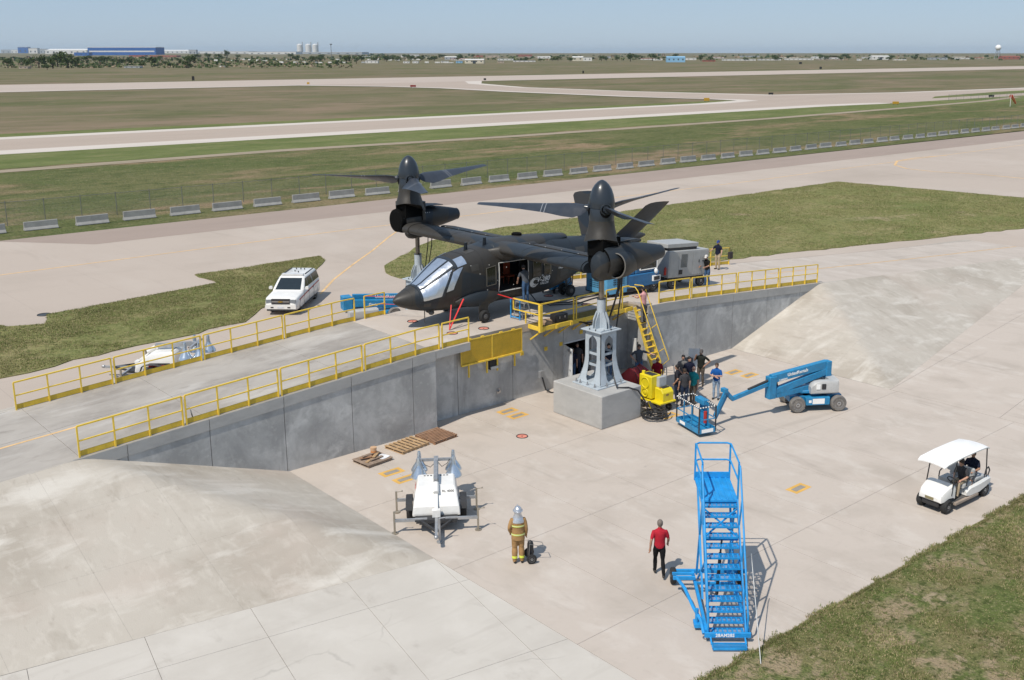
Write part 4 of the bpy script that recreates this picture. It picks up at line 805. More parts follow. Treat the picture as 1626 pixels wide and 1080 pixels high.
# ---- pedestals carrying the nacelles
M_gal = pm('pedestal_paint', (.40, .45, .49), .5, var=.08, dirt=.25, dcol=(.30, .31, .32))
M_rod = pm('jack_rod', (.28, .24, .20), .35, .7, var=.15)
def pedestal(y0, label, blab, hose):
    bk = thing('concrete_block', blab, 'concrete block', (30.45, y0, 0)); part('block', C_wall if False else C_coping, bk, lambda b: b.box(-1.45, .95, -1.55, 1.48, 0, 1.45), bevel=.03)
    p = thing('support_pedestal', label, 'pedestal', (30.45, y0, 1.45)); zb = 0.0; h = 2.35
    part('base_plate', M_gal, p, lambda b: b.box(-1.0, .75, -.85, .75, 0, .05), bevel=.008)
    part('base_flange', M_gal, p, lambda b: b.box(-.72, .72, -.72, .72, .05, .11), bevel=.008)
    # four flared corner webs with arched openings between them
    def prof(z): return .49 + .25 * max(0, 1 - z / 1.15) ** 1.7
    for sx, sy in ((-1, -1), (1, -1), (1, 1), (-1, 1)):
        def web(b):
            zs = [.11 + (h - .11) * i / 28 for i in range(29)]; vsx = []; 
            for ax in (0, 1):
                vs = []
                for z in zs:
                    o_ = prof(z); i_ = .25 if .32 < z < h - .5 else (.25 * max(0, 1 - ((z - (h - .5)) / .28) ** 2) ** .5 if z >= h - .5 and z < h - .22 else (.25 * max(0, 1 - ((.32 - z) / .2) ** 2) ** .5 if z > .12 else 0.0))
                    if ax == 0: vs += [(sx * o_, sy * (prof(z)), z), (sx * i_, sy * prof(z), z), (sx * i_, sy * (prof(z) - .03), z), (sx * o_, sy * (prof(z) - .03), z)]
                    else: vs += [(sx * prof(z), sy * o_, z), (sx * prof(z), sy * i_, z), (sx * (prof(z) - .03), sy * i_, z), (sx * (prof(z) - .03), sy * o_, z)]
                fs = [(i * 4 + j, i * 4 + 4 + j, i * 4 + 4 + (j + 1) % 4, i * 4 + (j + 1) % 4) for i in range(28) for j in range(4)]; fs += [(0, 1, 2, 3), (115, 114, 113, 112)]
                b.add(vs, fs)
        part('corner_web', M_gal, p, web)
    for z in (.80, 1.30): part('brace_frame', M_gal, p, lambda b: (b.box(-.44, .44, -.44, -.40, z, z + .10), b.box(-.44, .44, .40, .44, z, z + .10), b.box(-.44, -.40, -.40, .40, z, z + .10), b.box(.40, .44, -.40, .40, z, z + .10)))
    part('inner_tube', M_gal, p, lambda b: b.cyl((0, 0, .11), (0, 0, h), .17, n=16))
    part('top_plate', M_gal, p, lambda b: (b.box(-.62, .62, -.62, .62, h, h + .05), b.box(-.5, .5, -.5, .5, h + .05, h + .10)), bevel=.008)
    for sx, sy in ((-1, 0), (1, 0), (0, -1), (0, 1)): part('gusset', M_gal, p, lambda b: b.loft([[Vector((sx * a + sy * w_, sy * a + sx * w_, z)) for a, z in ((.15, h + .10), (.44, h + .10), (.40, h + .45), (.22, h + .80), (.15, h + .80))] for w_ in (-.09, -.06)], smooth=False) and b.loft([[Vector((sx * a + sy * w_, sy * a + sx * w_, z)) for a, z in ((.15, h + .10), (.44, h + .10), (.40, h + .45), (.22, h + .80), (.15, h + .80))] for w_ in (.06, .09)], smooth=False))
    part('sleeve', M_gal, p, lambda b: b.cyl((0, 0, h + .1), (0, 0, h + 1.35), .19, n=20)); part('sleeve_cap', pm('dark_steel', (.09, .09, .09), .45, .6), p, lambda b: b.cyl((0, 0, h + 1.35), (0, 0, h + 1.38), .20, n=20))
    part('jack_rod', M_rod, p, lambda b: b.cyl((0, 0, h + 1.36), (0, 0, 6.08 - 1.45), .115, n=18))
    for k in range(9):
        a = 2 * pi * k / 9; part('bolt', MATS['dark_steel'], p, lambda b: b.cyl((.53 * cos(a), .53 * sin(a), h + .05), (.53 * cos(a), .53 * sin(a), h + .12), .028, n=6))
    for x, y in ((-.88, -.55), (-.88, -.1), (-.88, .35), (-.4, -.79), (.1, -.79), (.45, -.79), (-.88, .6)): part('anchor_bolt', MATS['steel'], p, lambda b: (b.cyl((x, y, .05), (x, y, .10), .055, n=6), b.cyl((x, y, .1), (x, y, .2), .028, n=8)))
    return p
pedestal(30.8, 'pale blue grey steel pedestal holding up the near nacelle', 'concrete block under the near steel pedestal on the pit floor', True)
pedestal(44.48, 'grey steel pedestal behind the deck holding up the far nacelle', 'concrete block under the far steel pedestal behind the deck', False)
# ================================================================== VEHICLES AND EQUIPMENT
M_tyre = MATS['tyre']; M_tyre2 = pm('tyre_grey', (.15, .14, .13), .85, var=.15, dirt=.6, dcol=(.36, .33, .29)); M_rim = pm('rim', (.50, .50, .50), .4, .5, dirt=.3); M_blk = MATS['black_plastic']
M_white = pm('white_paint', (.74, .73, .70), .35, var=.05, coat=.3, dirt=.15, dcol=(.5, .46, .4)); M_blue = pm('lift_blue', (.016, .21, .42), .45, var=.18, scale=4, coat=.1, dirt=.4, dcol=(.07, .17, .25)); M_cyan = pm('stair_blue', (.014, .27, .62), .5, var=.16, scale=4, dirt=.35, dcol=(.06, .22, .42))
M_steel = MATS['steel']; M_galv = MATS['galv']; M_glass = pm('vehicle_glass', (.015, .022, .026), .08, var=.1, spec=.7); M_red = pm('red_paint', (.42, .03, .02), .45); M_grey = pm('cowl_grey', (.42, .42, .41), .45, var=.06, dirt=.15)
M_dark = pm('chassis_dark', (.03, .03, .032), .6); M_lamp = pm('lamp_shell', (.62, .68, .74), .22, .85, var=.08); M_lens = pm('lamp_lens', (.75, .78, .80), .1, var=.02); M_txt = pm('letter_white', (.82, .82, .80), .5, var=.02); M_wood = pm('pallet_wood', (.42, .28, .15), .8, var=.25, scale=5, dirt=.3, dcol=(.25, .17, .10)); M_wood2 = pm('pallet_wood_grey', (.27, .20, .15), .85, var=.25, scale=5, dirt=.3)
def rbox(b, x0, x1, y0, y1, z0, z1, r=.05, taper=0, n=4):
    """box with rounded vertical-section corners, lofted along x"""
    def ring(x, k):
        pts = []; yy0, yy1, zz0, zz1 = y0 + taper * k, y1 - taper * k, z0, z1 - taper * k
        for cx, cz, a0 in ((yy1 - r, zz1 - r, 0), (yy0 + r, zz1 - r, 90), (yy0 + r, zz0 + r, 180), (yy1 - r, zz0 + r, 270)):
            for i in range(n + 1): a = R(a0 + 90 * i / n); pts.append(Vector((x, cx + r * cos(a), cz + r * sin(a))))
        return pts
    b.loft([ring(x0, 1), ring(x0 + r, 0), ring(x1 - r, 0), ring(x1, 1)])
def wheel(parent, c, ax, r, w_, tyre=None, rim=None, name='wheel', rr=.55):
    ax = Vector(ax).normalized(); M = frame(c, ax, ax.orthogonal())
    b = MB(); b.M = M; b.lathe([(r * rr, -w_ * .42), (r * .86, -w_ * .5), (r * .97, -w_ * .36), (r, -w_ * .15), (r, w_ * .15), (r * .97, w_ * .36), (r * .86, w_ * .5), (r * rr, w_ * .42)], (0, 0, 0), 'x', 26); o = b.build(name, tyre or M_tyre, parent)
    b = MB(); b.M = M; b.lathe([(r * .1, -w_ * .30), (r * .16, -w_ * .44), (r * .30, -w_ * .40), (r * .36, -w_ * .30), (r * rr, -w_ * .43), (r * rr, w_ * .43), (r * .36, w_ * .30), (r * .30, w_ * .40), (r * .16, w_ * .44), (r * .1, w_ * .3)], (0, 0, 0), 'x', 20); b.build('rim', rim or M_rim, o)
    return o
# ---- articulated boom lift in the pit
def boom_lift(label, loc, rz):
    t = thing('boom_lift', label, 'boom lift', loc, rz)      # local -x towards basket side; chassis along x
    part('chassis', M_blue, t, lambda b: (b.box(-1.2, 1.2, -.42, .42, .38, .66), b.box(-.55, .55, -.72, .72, .30, .66), b.box(-1.02, -.86, -.62, .62, .34, .5), b.box(.86, 1.02, -.62, .62, .34, .5)), bevel=.02)
    for x in (-.94, .94):
        for y in (-.70, .70): wheel(t, (x, y, .36), (0, -1 if y < 0 else 1, 0), .36, .26, M_tyre2, M_rim)
    part('data_panel', M_txt, t, lambda b: (b.box(-.25, .30, -.728, -.722, .36, .60), b.box(-.42, -.30, -.728, -.722, .42, .54)))
    part('turntable', M_blue, t, lambda b: (b.cyl((0, 0, .66), (0, 0, .78), .40, n=24), b.box(-.75, .75, -.45, .45, .78, .90)), bevel=.015)
    def cowl(b):
        rings = []
        for x, k in ((-.42, .42), (-.34, .62), (-.2, .74), (.05, .8), (.55, .8), (.80, .72), (.84, .6)):
            rings.append([Vector((x + .1, -.28 + y * (.85 + .15 * k), .80 + z * k)) for y, z in ((.0, 0), (.0, .62), (-.06, .70), (-.22, .74), (-.36, .70), (-.42, .60), (-.42, .06), (-.38, 0))])
        b.loft(rings)
    c = part('cowling', M_grey, t, cowl); part('control_panel', M_dark, c, lambda b: b.box(.15, .34, -.715, -.67, 1.02, 1.26), bevel=.01); part('cowl_sticker', M_txt, c, lambda b: b.box(-.1, .08, -.71, -.67, 1.02, 1.24))
    part('counterweight', M_grey, t, lambda b: rbox(b, .58, .98, -.58, .5, .82, 1.38, .1))
    part('cowling', M_grey, t, lambda b: rbox(b, -.35, .8, .32, .70, .8, 1.25, .1))
    return t
bl = boom_lift('blue articulated boom lift with grey cowling and basket lowered in the pit', (38.1, 25.1, 0), R(-34.4))
# boom members in a frame along the boom azimuth
bz = R(165 + 34.4); ca, sa_ = cos(bz), sin(bz); cc = Matrix.Rotation(R(34.4), 4, 'Z') @ Vector((38.2 - 38.1, 25.0 - 25.1, 0))
BM = Matrix.Translation(cc) @ Matrix.Rotation(bz, 4, 'Z')
def bpart(name, m, fn, bevel=0, parent=None):
    b = MB(); b.M = BM; fn(b); return b.build(name, m, parent or bl, bevel)
bpart('riser_boom', M_blue, lambda b: (b.bar((-.45, .02, 1.60), (2.35, .02, 1.06), .24, .30), b.bar((-.35, .02, 1.02), (2.3, .02, .90), .24, .24)), .012)
up_ = bpart('upper_boom', M_blue, lambda b: b.bar((-.55, -.0, 1.92), (2.55, .0, 1.66), .26, .36), .015)
bpart('boom_knuckle', M_blue, lambda b: b.box(2.35, 2.72, -.17, .17, .78, 1.78), .02); bpart('boom_knuckle', M_blue, lambda b: b.box(-.72, -.42, -.17, .17, 1.30, 2.06), .02)
bpart('telescopic_boom', M_blue, lambda b: b.bar((2.5, 0, 1.50), (4.62, 0, 1.06), .15, .18), .01)
bpart('hydraulic_cylinder', M_dark, lambda b: (b.cyl((2.55, 0, 1.64), (3.75, 0, 1.36), .055, n=12), b.cyl((2.15, -.16, 1.62), (1.95, -.16, .85), .04, n=10)))
bpart('jib', M_blue, lambda b: (b.bar((4.6, 0, 1.08), (5.0, 0, 1.52), .17, .16), b.bar((4.98, .08, 1.50), (5.52, .08, .46), .08, .16), b.bar((4.80, -.08, 1.26), (5.36, -.08, .28), .08, .12), b.box(4.9, 5.1, -.15, .15, 1.42, 1.6)), .01)
lm = BM @ frame((1.95, -.0, 1.5), (-1, 0, .078), (0, 0, 1))
# lettering on the boom's visible side (local +y side of the boom frame faces the camera after the turn)
def boom_text(txt, u, z, size, off, parent=None):
    M = BM @ frame((u, off, z), (-1, 0, .077), (.077, 0, 1)); lettering(txt, size, M, M_txt, parent or bl, shear=.1, bold=True)
boom_text('UnitedRentals', 1.75, 1.69, .20, .136); boom_text('Z-40/23N', 2.2, 1.53, .11, .136)
# basket
bk = (31.95, 26.62); lb = Matrix.Rotation(R(34.4), 4, 'Z') @ Vector((bk[0] - 38.1, bk[1] - 25.1, 0)); KM = Matrix.Translation(lb) @ Matrix.Rotation(R(73 + 34.4), 4, 'Z')
def kpart(name, m, fn, bevel=0):
    b = MB(); b.M = KM; fn(b); return b.build(name, m, bl, bevel)
HL, HW = .87, .40
kpart('basket_floor', M_blue, lambda b: (b.box(-HL, HL, -HW, HW, .16, .20), b.box(-HL, HL, -HW - .02, -HW + .01, .16, .36), b.box(-HL, HL, HW - .01, HW + .02, .16, .36), b.box(-HL - .02, -HL + .01, -HW, HW, .16, .36), b.box(HL - .01, HL + .02, -HW, HW, .16, .36)))
for x in (-HL, -.3, .3, HL):
    for y in (-HW, HW): kpart('basket_post', M_blue if abs(x) < .5 else M_dark, lambda b: b.bar((x, y, .2), (x, y, 1.28), .045, .045))
def tape(b, a, c, n):
    a = Vector(a); c = Vector(c)
    for i in range(n):
        b.mat = i % 2; b.cyl(a.lerp(c, i / n), a.lerp(c, (i + 1) / n), .026, n=8)
bb = MB(); bb.M = KM
for a, c, n in (((-HL, -HW, 1.28), (HL, -HW, 1.28), 26), ((-HL, HW, 1.28), (HL, HW, 1.28), 26), ((-HL, -HW, 1.28), (-HL, HW, 1.28), 12), ((HL, -HW, 1.28), (HL, HW, 1.28), 12)): tape(bb, a, c, n)
bb.build('striped_rail', [M_dark, pm('tape_white', (.75, .74, .7), .6)], bl)
kpart('mid_rail', M_blue, lambda b: [b.bar(a, c, .035) for a, c in (((-HL, -HW, .75), (HL, -HW, .75)), ((-HL, HW, .75), (HL, HW, .75)), ((-HL, -HW, .75), (-HL, HW, .75)), ((HL, -HW, .75), (HL, HW, .75)))])
kpart('basket_control_box', M_blue, lambda b: (b.box(-.25, .40, -HW - .06, -HW + .22, 1.12, 1.34), b.box(-.05, .3, -HW - .22, -HW - .02, .25, 1.0)), .015)
kpart('fire_extinguisher', M_red, lambda b: b.cyl((-.25, -HW + .1, .35), (-.25, -HW + .1, .85), .07, n=12)); kpart('warning_plate', M_txt, lambda b: (b.box(-HL - .027, -HL - .022, -.28, .28, .19, .34), b.box(HL - .7, HL - .3, HW + .021, HW + .026, .2, .33)))
# ---- second lift, lowered behind the ramp
b2 = thing('boom_lift', 'lowered blue boom lift mostly hidden behind the far ramp rail', 'boom lift', (32.1, 51.6, 0), R(-17))
part('chassis', M_blue, b2, lambda b: (b.box(-1.3, 1.3, -.5, .5, .28, .55), b.box(-.6, .6, -.8, .8, .25, .56)), bevel=.02)
for x in (-1, 1):
    for y in (-.8, .8): wheel(b2, (x, y, .4), (0, -1 if y < 0 else 1, 0), .4, .28, M_tyre2, M_rim)
part('cowling', M_grey, b2, lambda b: rbox(b, -1.7, .0, -.95, -.35, .3, .85, .12)); part('cowling', M_grey, b2, lambda b: rbox(b, -1.6, .1, .45, .9, .4, .9, .12))
part('main_boom', M_blue, b2, lambda b: b.bar((-1.5, -.1, 1.15), (2.2, -.1, .78), .34, .42), bevel=.02); part('upper_boom', M_blue, b2, lambda b: b.bar((-1.2, .30, 1.42), (3.3, .30, 1.05), .26, .3), bevel=.02)
part('boom_end', M_blue, b2, lambda b: b.box(-1.9, -1.35, -.3, .45, .75, 1.55), bevel=.02); part('boom_end', M_blue, b2, lambda b: b.loft([[Vector((x, y, z)) for x, z in ((2.7, 1.2), (3.5, 1.05), (3.7, .05), (3.3, .05), (3.15, .65), (2.7, .8))] for y in (.05, .4)], smooth=False), bevel=.02)
part('jib', pm('jib_pale', (.25, .45, .58), .45), b2, lambda b: (b.bar((2.4, .1, .7), (4.0, .1, .2), .2, .1), b.bar((3.5, .15, .3), (4.9, .15, .2), .06)))
lettering('UnitedRentals', .27, b2.matrix_basis.inverted() @ b2.matrix_basis @ frame((.1, .165, 1.24), (1, 0, -.084), (.084, 0, 1)), M_txt, b2, bold=True)
lettering('Genie', .22, frame((-.4, -.275, .92), (1, 0, -.1), (.1, 0, 1)), M_txt, b2, bold=True)
# ---- golf cart
gc = thing('golf_cart', 'white golf cart with canopy roof carrying two men', 'golf cart', (33.36, 15.94, 0), R(176.6))
for x in (1.22, -1.15):
    for y in (-.46, .46): wheel(gc, (x, y, .245), (0, -1 if y < 0 else 1, 0), .245, .22, M_tyre, M_rim, rr=.5)
def cowl(b):
    rings = []
    for x, hw, zt, zb in ((1.56, .32, .58, .46), (1.52, .42, .66, .42), (1.40, .46, .76, .44), (1.15, .49, .87, .52), (.92, .51, .94, .50), (.80, .51, .93, .44)):
        rings.append([Vector((x, y * hw, z)) for y, z in ((-1, zb), (-1, zt - .12), (-.93, zt - .03), (-.7, zt), (.7, zt), (.93, zt - .03), (1, zt - .12), (1, zb))])
    b.loft(rings)
part('front_cowl', M_white, gc, cowl, sharp=30)
part('licence_plate', pm('plate_olive', (.22, .19, .10), .5), gc, lambda b: b.box(1.545, 1.575, -.16, .16, .47, .56)); part('bumper', M_dark, gc, lambda b: b.box(1.30, 1.50, -.32, .32, .22, .40), bevel=.03)
part('floor_pan', pm('cart_floor', (.09, .085, .08), .8), gc, lambda b: b.box(-1.5, 1.3, -.50, .50, .26, .33), bevel=.01); part('side_sill', pm('sill', (.33, .27, .22), .6), gc, lambda b: (b.box(-.6, .85, -.60, -.50, .22, .30), b.box(-.6, .85, .50, .60, .22, .30)))
part('rear_body', M_white, gc, lambda b: b.loft([[Vector((x, y * hw, z)) for y, z in ((-1, zb), (-1, zt - .06), (-.9, zt), (.9, zt), (1, zt - .06), (1, zb))] for x, hw, zt, zb in ((.10, .54, .52, .36), (-.1, .57, .64, .32), (-.7, .58, .66, .32), (-1.2, .57, .70, .42), (-1.5, .52, .66, .46))]), sharp=30)
M_cs = pm('cart_seat', (.44, .45, .45), .5)
part('seat', M_cs, gc, lambda b: rbox(b, -.28, .24, -.5, .5, .64, .80, .06)); part('backrest', M_cs, gc, lambda b: (rbox(b, -.42, -.30, -.5, -.04, .92, 1.22, .06), rbox(b, -.42, -.30, .04, .5, .92, 1.22, .06)))
part('rear_seat', M_cs, gc, lambda b: rbox(b, -1.05, -.50, -.5, .5, .70, .84, .06))
[part('arm_rail', M_dark, gc, lambda b: b.tube([(.15, y, .74), (.12, y, .95), (-.05, y, 1.02), (-.3, y, .98)], .022, 8)) for y in (-.53, .53)]; [part('rear_rail', M_dark, gc, lambda b: b.tube([(-1.1, y, .72), (-1.2, y, 1.0), (-1.35, y, 1.05), (-1.45, y, .9), (-1.35, y, .72)], .025, 8)) for y in (-.48, .48)]
for x0, x1, y in ((1.02, .82, -.50), (1.02, .82, .50), (-1.25, -1.15, -.48), (-1.25, -1.15, .48)): part('roof_post', M_dark, gc, lambda b: b.tube([(x0, y, .60 if x0 > 0 else .68), (x1, y * .97, 1.80)], .022, 8))
part('steering_wheel', M_dark, gc, lambda b: (lathe_ring(b, (.62, .25, 1.0), (0, 1, 0), (.6, 0, .8), .17, .018), b.cyl((.62, .25, 1.0), (.85, .25, .75), .02, n=8)))
def roof(b):
    rings = []
    for x, dz, k in ((1.62, -.09, .96), (1.45, -.015, 1), (.6, .04, 1), (-.4, .05, 1), (-1.0, .03, 1), (-1.22, -.04, .96)):
        top = [Vector((x, y * .54 * k, 1.86 + dz + .055 * (1 - y * y))) for y in (-1, -.8, -.5, 0, .5, .8, 1)]; rings.append(top + [p + Vector((0, 0, -.04)) for p in top[::-1]])
    b.loft(rings)
part('canopy_roof', pm('canopy', (.80, .79, .77), .45, var=.03), gc, roof)
part('windshield', pm('clear_pane', (.5, .55, .58), .1), gc, lambda b: None) if False else None
lettering('E-Z-GO', .13, frame((1.30, -.26, .812), (0, 1, 0), (-.48, 0, .5)) if False else frame((1.36, .24, .795), (0, -1, 0), (-.85, 0, .45)), pm('cart_text', (.35, .33, .30), .6), gc, depth=.002) if False else None
# ---- blue maintenance stair
S0 = Vector((20.28, 15.58, 0)); SA = R(47.5)
ms = thing('maintenance_stair', 'tall bright blue wheeled maintenance stair with railed top platform', 'mobile stair', S0, SA)
PH = 3.18; RUN = 2.05; HWs = .46
def P(t_, y, dz=0): return Vector((t_ * RUN, y, PH * t_ + dz))
for y in (-HWs - .04, HWs + .04):
    part('stringer', M_cyan, ms, lambda b: b.bar((-.12, y, .12), (RUN, y, PH - .04), .04, .15))
    part('handrail', M_cyan, ms, lambda b: b.tube([(-.1, y * 1.06, .15), (-.16, y * 1.06, .75), (0.02, y * 1.06, 1.02), (RUN - .15, y * 1.06, PH + .92), (RUN - .05, y * 1.06, PH + 1.0)], .028, 8))
    for t_ in (.22, .5, .78): part('rail_post', M_cyan, ms, lambda b: b.bar(P(t_, y), P(t_, y * 1.06) + Vector((-.1, 0, .85)), .04))
NS = 13
for k in range(NS):
    x = RUN * (k + .55) / NS - .02; z = PH * (k + 1) / (NS + .6)
    def tread(b):
        b.box(x - .13, x + .14, -HWs, -HWs + .012, z - .04, z + .01); b.box(x - .135, x - .12, -HWs, HWs, z - .05, z + .005); b.box(x + .125, x + .14, -HWs, HWs, z - .05, z + .005)
        for i in range(7): b.box(x - .12, x + .125, -HWs + .02 + i * .13, -HWs + .055 + i * .13, z - .012, z)
        for i in range(5): b.box(x - .10 + i * .05, x - .088 + i * .05, -HWs, HWs, z - .014, z - .002)
    part('tread', M_cyan, ms, tread)
part('bottom_step', M_cyan, ms, lambda b: (b.box(-.62, -.60, -HWs, HWs, .06, .12), b.box(-.36, -.34, -HWs, HWs, .06, .12), b.box(-.62, -.34, -HWs, -HWs + .02, .06, .12), b.box(-.62, -.34, HWs - .02, HWs, .06, .12), [b.box(-.60 + i * .045, -.588 + i * .045, -HWs, HWs, .10, .115) for i in range(6)], b.bar((-.4, -HWs, .1), (-.12, -HWs, .2), .04), b.bar((-.4, HWs, .1), (-.12, HWs, .2), .04)))
part('name_beam', M_cyan, ms, lambda b: b.box(-.20, -.14, -HWs - .16, HWs + .16, .17, .31), bevel=.006); lettering('28AM285', .13, frame((-.204, .33, .20), (0, -1, 0), (0, 0, 1)), M_txt, ms, bold=True)
x0, x1 = RUN - .05, RUN + 1.55
part('platform_deck', M_cyan, ms, lambda b: (b.box(x0, x1, -HWs - .06, HWs + .06, PH - .10, PH - .03), [b.box(x0 + .02, x1 - .02, -HWs + .04 + i * .17, -HWs + .09 + i * .17, PH - .03, PH - .005) for i in range(6)], b.box(x1 - .03, x1, -HWs - .06, HWs + .06, PH - .03, PH + .16)), bevel=.006)
for x in (x0 + .05, x1 - .02):
    for y in (-HWs - .05, HWs + .05): part('platform_post', M_cyan, ms, lambda b: b.bar((x, y, PH - .1), (x, y, PH + 1.05), .05))
part('platform_rail', M_cyan, ms, lambda b: [(b.tube([(x0 + .05, -HWs - .05, z), (x1 - .12, -HWs - .05, z), (x1 - .02, -HWs + .05, z), (x1 - .02, HWs - .05, z), (x1 - .12, HWs + .05, z), (x0 + .05, HWs + .05, z)], .028, 8)) for z in (PH + .55, PH + 1.07)])
for y in (-HWs, HWs):
    part('support_leg', M_cyan, ms, lambda b: (b.bar((x1 - .3, y, PH - .1), (1.5, y * 1.0, .35), .06), b.bar((RUN * .55, y, PH * .55), (2.6, y, .4), .05), b.bar((RUN + .1, y, PH - .1), (2.9, y, .38), .06)))
part('cross_brace', M_cyan, ms, lambda b: (b.bar((RUN * .72, -HWs, PH * .72), (RUN * .9, HWs, PH * .93), .04), b.bar((RUN * .72, HWs, PH * .72), (RUN * .9, -HWs, PH * .93), .04), b.bar((RUN * .70, -HWs, PH * .70), (RUN * .70, HWs, PH * .70), .05)))
part('base_frame', M_cyan, ms, lambda b: (b.bar((-.1, -HWs - .1, .3), (3.1, -HWs - .1, .38), .08, .1), b.bar((-.1, HWs + .1, .3), (3.1, HWs + .1, .38), .08, .1), b.bar((3.05, -1.05, .4), (3.05, 1.05, .4), .09, .1), b.bar((2.4, -HWs - .1, .36), (2.4, HWs + .1, .36), .07), b.bar((2.45, .55, .5), (2.45, 1.2, .5), .09), b.bar((2.7, .55, .5), (2.7, 1.2, .5), .07)))
part('tow_bar', M_cyan, ms, lambda b: (b.tube([(2.5, 1.1, .5), (1.6, .95, .62), (.9, .80, .45), (.3, .66, .4), (-.05, .62, .2)], .05, 8), b.cyl((.55, .74, .2), (.55, .74, .6), .05, n=8), b.box(.4, .7, .62, .82, .1, .2))); part('hydraulic_ram', M_blk, ms, lambda b: (b.cyl((1.9, 0, .3), (1.55, 0, PH * .55), .05, n=12), b.cyl((1.55, 0, PH * .55), (1.4, 0, PH * .7), .028, n=10)))
for y in (1.13, -.85): wheel(ms, (3.05, y, .25), (0, 1, 0), .25, .16, M_tyre, M_rim)
for y in (-.5, .5): part('jack_foot', M_steel, ms, lambda b: (b.cyl((.05, y * 1.12, 0.02), (.05, y * 1.12, .3), .03, n=8), b.cyl((.05, y * 1.12, 0), (.05, y * 1.12, .03), .08, n=10)))
pole = thing('steel_pole', 'long thin galvanised pole leaning on the blue stair', 'pole', (0, 0, 0)); a_, c_ = G(1208, 1056), Vector((21.5, 15.75, 1.75))
part('shaft', pm('pole_galv', (.42, .43, .43), .4, .5), pole, lambda b: b.tube([a_ + Vector((0, 0, .03)), a_.lerp(c_, .5) + Vector((0, 0, .03)), c_, c_ + Vector((.05, .08, .25))], .014, 8))
part('tip', M_blk, pole, lambda b: b.cyl(a_, a_ + (c_ - a_) * .02, .018, n=8))
